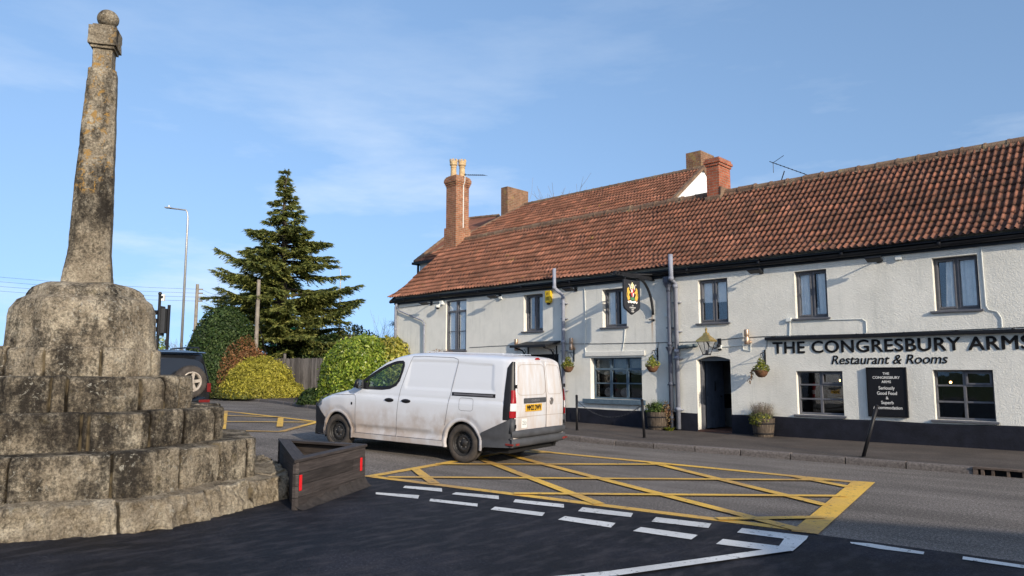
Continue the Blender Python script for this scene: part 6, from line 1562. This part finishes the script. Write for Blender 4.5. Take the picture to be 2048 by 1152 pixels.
def core(c, rad, mat, parent, p=2.4, lumps=.1, seed=0, s=.80):
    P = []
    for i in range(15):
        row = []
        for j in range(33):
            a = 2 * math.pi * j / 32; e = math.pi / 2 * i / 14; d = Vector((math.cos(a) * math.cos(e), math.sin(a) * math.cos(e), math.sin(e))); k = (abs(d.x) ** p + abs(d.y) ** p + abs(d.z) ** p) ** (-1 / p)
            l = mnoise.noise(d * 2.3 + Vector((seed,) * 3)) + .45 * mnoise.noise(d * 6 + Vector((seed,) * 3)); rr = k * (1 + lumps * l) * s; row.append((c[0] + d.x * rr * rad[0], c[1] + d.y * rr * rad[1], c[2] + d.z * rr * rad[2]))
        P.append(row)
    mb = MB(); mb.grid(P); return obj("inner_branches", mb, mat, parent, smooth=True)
m_dark = simple("hedge_inside", (.012, .016, .006), .95, 0, .5, 6, .8, 14, bdist=.05)
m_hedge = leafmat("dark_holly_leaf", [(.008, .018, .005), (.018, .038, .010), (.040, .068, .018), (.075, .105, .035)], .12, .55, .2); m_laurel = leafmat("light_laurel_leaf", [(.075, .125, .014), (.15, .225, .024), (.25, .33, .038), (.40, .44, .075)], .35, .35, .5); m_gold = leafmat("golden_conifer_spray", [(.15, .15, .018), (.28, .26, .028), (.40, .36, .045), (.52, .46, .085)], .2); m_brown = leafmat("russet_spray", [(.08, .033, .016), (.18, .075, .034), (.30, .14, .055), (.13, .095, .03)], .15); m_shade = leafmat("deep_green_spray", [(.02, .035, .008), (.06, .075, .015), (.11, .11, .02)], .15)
def hedge(name, lab, cat, c, rad, n, size, aspect, mat, p=2.4, lumps=.1, seed=1.0, jitter=.55, depth=.22, cs=.80, z_off=0):
    t = thing(name, lab, cat, (c[0], c[1], c[2])); P, Nn = blob(c, rad, n, p, lumps=lumps, seed=seed, depth=depth); k_ = rng.random((n, 1)) < .05; P = P + Nn * k_ * rng.random((n, 1)) * .16
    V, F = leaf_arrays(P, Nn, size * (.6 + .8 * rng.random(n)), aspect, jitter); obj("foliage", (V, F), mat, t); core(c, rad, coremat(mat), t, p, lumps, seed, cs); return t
zb = lambda x: g(x) + .20
# clipped dark dome behind the off-roader
hedge("clipped_hedge", "big dark green clipped dome hedge left of the tall conifer", "hedge", (-33.2, 15.85, zb(-33)), (1.9, 1.75, 3.95), 26000, .060, .5, m_hedge, 2.15, .035, 3.0, .6, .15, .86)
# laurel, with a yellower clump at its right end
t = hedge("laurel_hedge", "broad bright green laurel hedge at the pub's end, behind the white van", "hedge", (-21.75, 15.55, zb(-22) - .1), (1.75, 1.40, 2.38), 26000, .058, .42, m_laurel, 2.6, .055, 8.0, .75, .18, .84)
P, Nn = blob((-20.6, 15.9, zb(-21)), (.85, .75, 2.22), 5200, 2.6, lumps=.1, seed=12); V, F = leaf_arrays(P, Nn, .075, .45, .8); obj("yellow_foliage", (V, F), leafmat("variegated_laurel", [(.12, .15, .02), (.36, .34, .05), (.50, .44, .10)], .3, .4), t)
# golden spreading conifer with a darker skirt and a low arm to the right
t = hedge("golden_shrub", "golden-yellow rounded conifer shrub spreading over the kerbside bed", "shrub", (-30.2, 16.05, zb(-30) - .1), (1.80, 1.45, 1.74), 20000, .060, .26, m_gold, 2.0, .14, 5.0, .8, .22, .80)
P, Nn = blob((-29.2, 16.75, zb(-29) - .05), (1.15, .8, .72), 3800, 2, lumps=.12, seed=21); V, F = leaf_arrays(P, Nn, .060, .22, .9); obj("low_arm", (V, F), m_gold, t)
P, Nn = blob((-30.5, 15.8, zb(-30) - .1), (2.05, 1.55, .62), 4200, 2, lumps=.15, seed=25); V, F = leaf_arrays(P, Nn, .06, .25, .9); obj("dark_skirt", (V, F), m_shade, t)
hedge("russet_shrub", "reddish-brown shrub between the dark dome hedge and the golden shrub", "shrub", (-31.75, 16.05, zb(-32) - .1), (1.75, 1.25, 2.55), 11500, .060, .24, m_brown, 2.0, .13, 7.0, .9, .25, .78)
hedge("low_shrub", "low dark evergreen at the foot of the laurel hedge by the van's nose", "shrub", (-23.35, 14.55, zb(-23) - .1), (.62, .55, .55), 2200, .055, .4, m_hedge, 2.0, .15, 9.0, .8, .3, .7)
# russet tuft by the tall window, showing over the van roof
t = thing("russet_grass", "orange-brown tuft of dry grass by the pub wall, above the van roof", "grass tuft", (-17.45, 15.35, .15))
V, F = blades((-17.45, 15.35, .15), .35, 900, 2.05, .26, .012, .25); obj("blade", (V, F), leafmat("dry_grass", [(.16, .075, .025), (.30, .16, .06), (.38, .24, .10)], .25), t)
P, D = ball_pts((-17.45, 15.35, 1.75), .62, 2600, .80, .3); leafy("seed_head", leafmat("dry_seed", [(.14, .07, .025), (.28, .15, .06), (.36, .23, .10)], .2), t, P, D, .035, .3)

# the tall conifer: level limbs in tiers, each a flat fan of sprays, drooping leader
def conifer(base, H, lab):
    t = thing("conifer_tree", lab, "tree", base); B = Vector(base); m = MB(); pts = []; rs = []
    for k in range(14):
        f = k / 13; pts.append(B + Vector((.10 * math.sin(f * 4) + .10 * f + (.22 * max(0, f - .9) * 10) * 1.0 * .6, .08 * math.cos(f * 3) + (.15 * max(0, f - .9) * 10), H * f - .1))); rs.append(.27 * (1 - f) ** .8 + .012)
    m.tube(pts, rs, 10); obj("trunk", m, m_bark, t, smooth=True)
    limb = MB(); LP = []; LN = []; LS = []; LD = []
    rt_ = Vector((.728, .685, 0))
    prof_h = [.17, .25, .33, .42, .52, .60, .66, .72, .76, .80, .87, .93, 1.0]; prof_r = [3.4, 4.0, 4.1, 3.7, 3.2, 2.5, 2.15, 1.65, 1.1, .80, .50, .28, .08]
    rnd = random.Random(5); f = .17; lid = 0
    while f < .985:
        ring = (6 if rnd.random() < .75 else 4) if f < .75 else 5
        for q in range(ring):
            ff = f + rnd.uniform(-.016, .016); az = rnd.uniform(0, 2 * math.pi); ln = interp(ff, prof_h, prof_r) * rnd.uniform(.45, 1.10) * (1.06 if rnd.random() > .75 else 1)
            p0 = B + Vector((.10 * math.sin(ff * 4) + .1 * ff, .08 * math.cos(ff * 3), H * ff)); dr = Vector((math.cos(az), math.sin(az), 0)); rise = rnd.uniform(.0, .30); drop = rnd.uniform(.05, .34)
            n = 7; lp = []
            for k in range(n):
                s_ = k / (n - 1); lp.append(p0 + dr * ln * s_ + Vector((0, 0, ln * (rise * s_ - drop * s_ * s_ + .34 * max(0, s_ - .65)))) + Vector((rnd.uniform(-.04, .04), rnd.uniform(-.04, .04), rnd.uniform(-.03, .03))))
            limb.tube(lp, [max(.006, (.012 + .018 * ln) * (1 - .9 * k / (n - 1))) for k in range(n)], 5, cap=False)
            sd = Vector((-dr.y, dr.x, 0)); m_ = int(24 + ln * 48)
            for b in range(m_):
                s_ = rnd.uniform(.12, 1.0) ** .8; idx = min(n - 2, int(s_ * (n - 1))); fr = s_ * (n - 1) - idx; c0 = lp[idx].lerp(lp[idx + 1], fr); sg = rnd.choice((-1, 1)); bl = (.22 + .30 * ln * (1 - s_) ** .8 * .9) * rnd.uniform(.5, 1.1); bl = min(bl, .95)
                bd = (dr * rnd.uniform(.35, 1.0) + sd * sg * rnd.uniform(.2, 1.0) + Vector((0, 0, rnd.uniform(-.30, .16)))).normalized()
                k2 = max(3, int(bl / .055))
                for e in range(k2):
                    u = (e + rnd.random()) / k2; c = c0 + bd * bl * u + Vector((rnd.uniform(-.03, .03), rnd.uniform(-.03, .03), -.14 * bl * u * u + rnd.uniform(-.03, .03)))
                    LP.append(c); LD.append((bd + Vector((rnd.uniform(-.5, .5), rnd.uniform(-.5, .5), rnd.uniform(-.45, .35)))).normalized()); LS.append(rnd.uniform(.065, .14))
            lid += 1
        f += .0185 if f < .70 else .0215
    # leader tuft
    for k in range(160):
        s_ = rnd.random(); tp = pts[-3].lerp(pts[-1], s_); LP.append(tp + Vector((rnd.uniform(-.1, .1), rnd.uniform(-.1, .1), rnd.uniform(-.05, .05))) * (1.2 - s_)); LD.append(Vector((rnd.uniform(-.7, .9), rnd.uniform(-.7, .9), rnd.uniform(-.2, .7))).normalized()); LS.append(rnd.uniform(.05, .09))
    obj("limb", limb, m_bark, t, smooth=True)
    P = np.array([tuple(v) for v in LP]); D = np.array([tuple(v) for v in LD]); S = np.array(LS).reshape(-1, 1); n = len(P)
    up = np.array([0, 0, 1.0]) + .55 * rng.normal(size=(n, 3)); sdv = np.cross(D, up); sdv /= np.linalg.norm(sdv, axis=1, keepdims=True) + 1e-9
    V = np.stack([P - D * S * .8, P + sdv * S * .27 - D * S * .1, P + D * S * 1.2 - np.array([0, 0, .012]), P - sdv * S * .27 - D * S * .1], 1).reshape(-1, 3)
    obj("crown", (V, np.arange(n * 4).reshape(n, 4)), leafmat("cedar_needles", [(.060, .088, .028), (.15, .18, .048), (.26, .28, .075), (.36, .35, .11)], .35), t)
    print("conifer sprays", n)
conifer((-34.55, 19.45, g(-34) + .1), 11.75, "tall spreading conifer with tiered dark green limbs behind the fence")

# bare bushes and small far trees
def bare(name, lab, base, h, spread, n, mat=m_twig, grp=None, r0=.02):
    t = thing(name, lab, "tree" if "tree" in name else "shrub", base, group=grp); m = MB(); rnd = random.Random(int(abs(base[0] * 31 + base[1] * 7)))
    def grow(p, d, ln, r, lv):
        q = p + d * ln; mid = p.lerp(q, .5) + Vector((rnd.uniform(-1, 1), rnd.uniform(-1, 1), 0)) * ln * .06; m.tube([p, mid, q], [r, r * .8, r * .6], 4, cap=False)
        if lv == 0: return
        for k in range(rnd.randint(2, 4)):
            nd = (d + Vector((rnd.uniform(-1, 1), rnd.uniform(-1, 1), rnd.uniform(-.3, .7))) * .62).normalized(); grow(p.lerp(q, rnd.uniform(.45, 1)), nd, ln * rnd.uniform(.55, .85), max(.006 if h < 10 else .013, r * .6), lv - 1)
    for i in range(n):
        a = rnd.uniform(0, 6.28); grow(Vector(base) + Vector((math.cos(a), math.sin(a), 0)) * spread * .25 * rnd.random(), Vector((math.cos(a) * .35, math.sin(a) * .35, 1)).normalized(), h * rnd.uniform(.28, .42), r0, 3 if h < 10 else 4)
    obj("branch", m, mat, t); return t
bare("bare_bush", "leafless grey bush on the skyline between the black post and the dome hedge", (-44.5, 19.5, g(-44)), 3.9, 2.6, 16)
bare("bare_bush", "leafless bush on the skyline left of the traffic light", (-47.0, 16.6, g(-47)), 3.4, 2.2, 12)
bare("bare_bush", "reddish leafless thicket right of the conifer above the laurel hedge", (-35.6, 25.9, g(-36) + .2), 4.3, 3.6, 22, simple("reddish_twig", (.20, .13, .095), .9, 0, .3, 5))
bare("bare_bush", "leafless scrub at the picture's left edge beyond the cross", (-42.5, 5.8, g(-42)), 2.7, 2.5, 16)
bare("bare_tree", "bare treetop rising behind the rear building's tiled ridge", (-30.5, 39.5, 0), 15.3, 2.6, 16, simple("far_twig", (.20, .17, .155), .9), None, .055)
def smalltree(name, lab, base, h, r, n, mat, cat="tree"):
    t = thing(name, lab, cat, base); m = MB(); b = Vector(base); m.tube([b, b + Vector((0, 0, h * .6))], [.09, .04], 6)
    for k in range(6):
        a = k * 1.05; m.tube([b + Vector((0, 0, h * .3)), b + Vector((r * .6 * math.cos(a), r * .6 * math.sin(a), h * (.55 + .06 * k)))], [.04, .01], 5)
    obj("trunk", m, m_bark, t); P, D = ball_pts((base[0], base[1], base[2] + h * .62), r, n, h * .42 / r, .35)
    P += .22 * r * np.array([[mnoise.noise(Vector(p * 1.6 + k * 7)) for k in range(3)] for p in P]); leafy("crown", mat, t, P, D, .10); return t
smalltree("small_tree", "small round green tree far down the road beside the traffic light", (-57.5, 22.3, g(-57)), 3.9, .95, 1400, m_laurel)
smalltree("evergreen_bush", "mid-green evergreen bush right of the conifer above the laurel hedge", (-32.4, 22.4, g(-32)), 3.6, 1.35, 2800, m_shade, "bush")
smalltree("evergreen_bush", "dark evergreen bush under the conifer's right-hand limbs", (-32.6, 20.9, g(-32)), 3.0, 1.25, 2400, m_hedge, "bush")
smalltree("evergreen_bush", "dark evergreen bush directly behind the top of the plank fence", (-33.6, 19.6, g(-33)), 2.6, 1.25, 2400, m_hedge, "bush")
# cordyline at the pub's end
t = thing("palm_plant", "spiky palm-like plant against the pub's far end, under the gutter", "plant", (-21.55, 16.9, .3)); m = MB(); m.tube([(-21.55, 16.9, .3), (-21.5, 16.85, 3.0)], .06, 8); obj("trunk", m, m_bark, t)
V, F = blades((-21.5, 16.8, 3.05), .10, 90, .75, 1.15, .020, 1.5); obj("leaf", (V, F), leafmat("cordyline_leaf", [(.02, .025, .012), (.06, .07, .03)], .1), t)
hedge("dark_shrub", "dark leafy shrub at the pub's far end below the spiky palm", "shrub", (-22.3, 17.6, .3), (.9, .9, 2.75), 3800, .07, .45, m_hedge, 2, .14, 31.0, .8, .25, .78)

# plank fence
def fence():
    a, b = Vector((-34.6, 17.4)), Vector((-27.6, 18.9)); d = (b - a).normalized(); n = Vector((d.y, -d.x)); ln = (b - a).length
    t = thing("plank_fence", "weathered grey close-boarded fence between the golden shrub and the laurel", "fence", (a.x, a.y, g(-31)))
    m = MB(); x = 0
    while x < ln:
        w = random.uniform(.095, .13); zt_ = g(a.x + d.x * x) + 1.83 + random.uniform(-.025, .02); c = a + d * (x + w / 2) + n * random.uniform(0, .012); m.obox((c.x, c.y, (zt_ + g(c.x) + .28) / 2), (d.x * (w / 2 - .003), d.y * (w / 2 - .003), 0), (n.x * .009, n.y * .009, 0), (0, 0, (zt_ - g(c.x) - .28) / 2)); x += w
    M = Mat("silvered_planks", .9, 0, .2); c = M.ramp(M.noise(3, 6, .7, M.mapped((9, 9, .7))), [(.3, (.055, .050, .048)), (.7, (.19, .175, .165))]); c = M.mix(c, M.ramp(M.island(), [(0, .6), (1, 1.3)]), 1.0, 'MULTIPLY'); M.color(c)
    obj("board", m, M.m, t)
    m = MB(); p, q = a + n * .0, b; m.beam((a.x, a.y, g(a.x) + .17), (b.x, b.y, g(b.x) + .17), .03, .24); obj("gravel_board", m, M.m, t)
    for k in (.05, .42, .80):
        m = MB(); c = a + d * ln * k - n * .06; m.box(c.x - .05, c.y - .05, g(c.x), c.x + .05, c.y + .05, g(c.x) + (1.95 if k != .42 else 2.05)); obj("fence_post", m, M.m, t)
fence()
# street lamps, traffic light, posts, poles, wires
m_galv = simple("galvanised_steel", (.40, .40, .39), .45, .55, .15, 6)
def lamp_post(lab, b, h, reach, arm, r=.07):
    t = thing("street_lamp", lab, "street lamp", b); m = MB(); bx, by, bz = b; m.tube([(bx, by, bz), (bx, by, bz + 1.6), (bx, by, bz + 1.65)], [r * 1.35, r * 1.35, r], 12)
    pts = [(bx, by, bz + 1.65), (bx, by, bz + h - .5)] + [(bx + reach[0] * .12 * (1 - math.cos(a)) , by + reach[1] * .12 * (1 - math.cos(a)), bz + h - .5 + .5 * math.sin(a)) for a in np.linspace(.3, math.pi / 2, 6)] + [(bx + reach[0] * .8, by + reach[1] * .8, bz + h + .10)]
    m.tube(pts, [r] + [r * .72] + [r * .55] * 7, 10); obj("column", m, m_galv, t, smooth=True)
    m = MB(); hx, hy = bx + reach[0], by + reach[1]; m.beam((bx + reach[0] * .72, by + reach[1] * .72, bz + h + .11), (hx, hy, bz + h + .13), .22, .06); obj("lamp_head", m, m_galv, t, bevel=.02); m = MB(); m.tube([(bx + reach[0] * .84, by + reach[1] * .84, bz + h + .14), (bx + reach[0] * .84, by + reach[1] * .84, bz + h + .24)], .035, 8); obj("photocell", m, m_galv, t); return t
lamp_post("tall slender street lamp with arm to the left, behind the off-road car", (-37.0, 15.5, g(-37)), 9.30, (-.86, -.80), 1)
lamp_post("distant street lamp half hidden behind the conifer's right side", (-51.1, 33.95, g(-51)), 9.55, (-.62, -.58), 1, .06)
tl = thing("traffic_light", "black traffic light seen from the side behind the off-road car", "traffic light", (-30.95, 12.0, g(-31))); z0 = g(-31)
m = MB(); m.tube([(-30.95, 12.0, z0), (-30.95, 12.0, z0 + 4.35)], .057, 10); m.sphere((-30.95, 12.0, z0 + 4.36), .08, 8, 6); m.box(-30.93, 12.0, z0 + 4.18, -30.80, 12.14, z0 + 4.26); obj("pole", m, m_black, tl)
rv = Vector((.728, .685, 0)); fv = Vector((-.685, .728, 0)); cpt = Vector((-30.95, 12.0, z0 + 3.25)); m = MB(); m.obox(cpt + rv * .20, rv * .10, fv * .13, (0, 0, .50)); m.obox(cpt + rv * .13, rv * .012, fv * .24, (0, 0, .60)); obj("signal_head", m, simple("signal_grey", (.035, .037, .04), .6), tl, bevel=.01)
m = MB()
for k in (-.34, 0, .34): m.tube([cpt + rv * -.04 + Vector((0, 0, k)), cpt + rv * -.22 + Vector((0, 0, k + .01))], .095, 10)
m.beam(cpt + rv * -.06, cpt + rv * .12, .05, .9); obj("hood", m, m_black, tl)
m = MB(); m.obox(cpt + rv * .14 + Vector((0, 0, .95)), rv * .06, fv * .05, (0, 0, .13)); obj("sensor", m, m_trim, tl)
pp = thing("signal_pole", "plain black pole standing right of the traffic light", "pole", (-30.68, 12.28, z0)); m = MB(); m.tube([(-30.68, 12.28, z0), (-30.68, 12.28, z0 + 3.90)], .062, 10); obj("shaft", m, m_black, pp); m = MB(); m.tube([(-30.68, 12.28, z0 + 3.25), (-30.80, 12.14, z0 + 3.24)], .012, 5); m.tube([(-30.68, 12.28, z0 + 2.3), (-30.80, 12.14, z0 + 2.25)], .012, 5); m.sphere((-30.7, 12.24, z0 + 2.4), .06, 6, 5, sq=(1, 1, 2)); obj("stay", m, m_black, pp)
m_pole = simple("grey_pole_wood", (.22, .195, .165), .9, 0, .25, 4, .4, 20)
up = thing("telegraph_pole", "distant wooden telegraph pole carrying four wires on the skyline", "telegraph pole", (-59.5, 25.95, g(-59))); m = MB(); m.tube([(-59.5, 25.95, g(-59)), (-59.45, 25.95, 8.62)], [.17, .13], 8); obj("pole", m, m_pole, up)
m = MB()
for k in range(4): m.beam((-59.5, 25.9, 8.2 - .32 * k), (-59.1, 26.25, 8.2 - .32 * k), .10, .10)
obj("insulator", m, m_pole, up)
for k in range(4):
    m = MB(); P = []; a = Vector((-59.2, 26.2, 8.2 - .32 * k)); b = Vector((-80.0, -10.0, 12.5 - .42 * k))
    for i in range(13): s_ = i / 12; c = a.lerp(b, s_); c.z -= 4 * 1.1 * s_ * (1 - s_); P.append(c)
    Q = []; e = Vector((-46.0, 24.0, 7.0 - .28 * k))
    for i in range(1, 8): s_ = i / 7; c = a.lerp(e, s_); c.z -= 4 * .5 * s_ * (1 - s_); Q.append(c)
    m.tube(P[::-1] + Q, .009, 4); tag(obj("overhead_wire", m, m_iron), ["topmost", "second", "third", "lowest"][k] + " of the four parallel overhead wires on the distant telegraph pole", "wire", "overhead wires at the left")
p2 = thing("telegraph_pole", "grey wooden pole in front of the conifer, by the dome hedge", "telegraph pole", (-31.85, 16.72, g(-32))); m = MB(); m.tube([(-31.85, 16.72, g(-32)), (-31.80, 16.72, 5.76)], [.10, .08], 8); obj("pole", m, m_pole, p2)
m = MB(); m.tube([(-31.8, 16.72, 3.9), (-31.0, 17.4, .6)], .012, 5); m.tube([(-31.83, 16.64, 5.0), (-31.84, 16.63, 3.7)], .02, 5); obj("stay_wire", m, m_iron, p2)
# green roadside sign and buildings glimpsed under the conifer
gs = thing("green_sign", "green shop sign with pale lettering glimpsed through the conifer", "sign", (-41.3, 23.8, g(-41))); a = Vector((-41.75, 22.85)); b = Vector((-40.35, 24.17)); d = (b - a).normalized(); n = Vector((d.y, -d.x))
m = MB(); c = (a + b) / 2; m.obox((c.x, c.y, 3.65), (d.x * .97, d.y * .97, 0), (n.x * .04, n.y * .04, 0), (0, 0, .62)); obj("panel", m, simple("sign_green_paint", (.012, .17, .075), .5, 0, .15, 4), gs); m = MB()
for k in (-.7, .7): m.tube([(c.x + d.x * k - n.x * .07, c.y + d.y * k - n.y * .07, 0), (c.x + d.x * k - n.x * .07, c.y + d.y * k - n.y * .07, 4.2)], .05, 6)
obj("sign_post", m, m_galv, gs)
text_mesh("lettering", "rmedi", m_letter, gs, lambda u, v, w: (c.x + d.x * (u - .18) + n.x * (.041 + w), c.y + d.y * (u - .18) + n.y * (.041 + w), 3.15 + v), width=1.25, height=.34, extrude=.01, bold=.01)
bs = thing("stone_outbuilding", "small pale stone building glimpsed right of the green sign", "building", (-40.6, 26.2, 0)); m = MB(); m.box(-40.6, 25.4, 0, -39.2, 28.5, 3.75); obj("wall", m, simple("pale_rubble", (.33, .30, .26), .9, 0, .35, 5, .6, 20), bs); m = MB(); m.box(-40.7, 25.3, 3.755, -39.1, 28.6, 3.85); obj("roof", m, simple("felt_roof", (.10, .10, .10), .9), bs)
bc = thing("blue_van_far", "dark blue vehicle parked beyond the fence beside the laurel", "vehicle", (-38.9, 25.0, g(-39))); bc.name = "parked_vehicle"
m = MB(); m.prism([(-1.9, .35), (1.9, .35), (1.95, .9), (1.5, 1.05), (1.0, 1.75), (-1.7, 1.85), (-1.95, 1.2)], lambda a, b_, w: (-39.2 + d.x * a + n.x * w, 24.6 + d.y * a + n.y * w, g(-39) + b_ + .55), -.85, .85); obj("body", m, simple("deep_blue_paint", (.015, .02, .10), .3, 0, .1, 3), bc, bevel=.08)
m = MB()
for a_ in (-1.2, 1.2): m.tube([(-39.2 + d.x * a_ - n.x * .9, 24.6 + d.y * a_ - n.y * .9, g(-39) + .8), (-39.2 + d.x * a_ + n.x * .9, 24.6 + d.y * a_ + n.y * .9, g(-39) + .8)], .33, 14)
obj("wheel", m, m_tyre, bc)
m = MB(); m.prism([(-1.5, 1.25), (.85, 1.2), (.7, 1.65), (-1.5, 1.72)], lambda a, b_, w: (-39.2 + d.x * a + n.x * w, 24.6 + d.y * a + n.y * w, g(-39) + b_ + .55), .852, .86); obj("window", m, simple("car_window", (.02, .025, .03), .08, 0, .1, 3), bc)
# far hedgerow closing the horizon
far = thing("hedgerow", "low distant hedgerow along the horizon beyond the road", "hedgerow", (-85, 40, 0)); n = 9000; tq = rng.random(n); xq = -110 + 60 * tq; yq = -30 + 110 * tq + rng.normal(0, 1.2, n); zq = g(-80) + 2.6 * rng.random(n) ** .7 * (1 + .35 * np.sin(tq * 40)); V, F = leaf_arrays(np.stack([xq, yq, zq], 1), rng.normal(size=(n, 3)), .32, .6, .5); obj("foliage", (V, F), leafmat("far_hedge_leaf", [(.03, .035, .02), (.08, .075, .045), (.13, .11, .08)], .1), far)

# ================================================================== WHAT STANDS BEHIND THE CAMERA
# unseen gabled house across the way, shaped so its roof shades the junction mouth
ad = Vector((SUN.x, SUN.y)).normalized(); pd = Vector((-ad.y, ad.x))      # along / across the sun
def hp(s, n_, z): return (ad.x * s + pd.x * n_, ad.y * s + pd.y * n_, z)
hs2 = thing("opposite_house", "rendered gabled house across the junction behind the viewer", "house", hp(19, 0, 0))
m = MB(); apex, eave, hw = SHADE_APEX, SHADE_EAVE, SHADE_HW
for s0 in (15.0, 24.0): m.poly([hp(s0, -hw + SHADE_C, -.2), hp(s0, hw + SHADE_C, -.2), hp(s0, hw + SHADE_C, eave), hp(s0, SHADE_C, apex), hp(s0, -hw + SHADE_C, eave)])
for q in (-hw, hw): m.poly([hp(15, q + SHADE_C, -.2), hp(24, q + SHADE_C, -.2), hp(24, q + SHADE_C, eave), hp(15, q + SHADE_C, eave)])
obj("wall", m, simple("house_render", (.50, .47, .42), .9, 0, .1, 2), hs2)
m = MB()
for q in (-1, 1): m.poly([hp(14.9, SHADE_C, apex + .05), hp(24.1, SHADE_C, apex + .05), hp(24.1, SHADE_C + q * (hw + .3), eave - .15), hp(14.9, SHADE_C + q * (hw + .3), eave - .15)])
obj("roof", m, m_tile2, hs2)
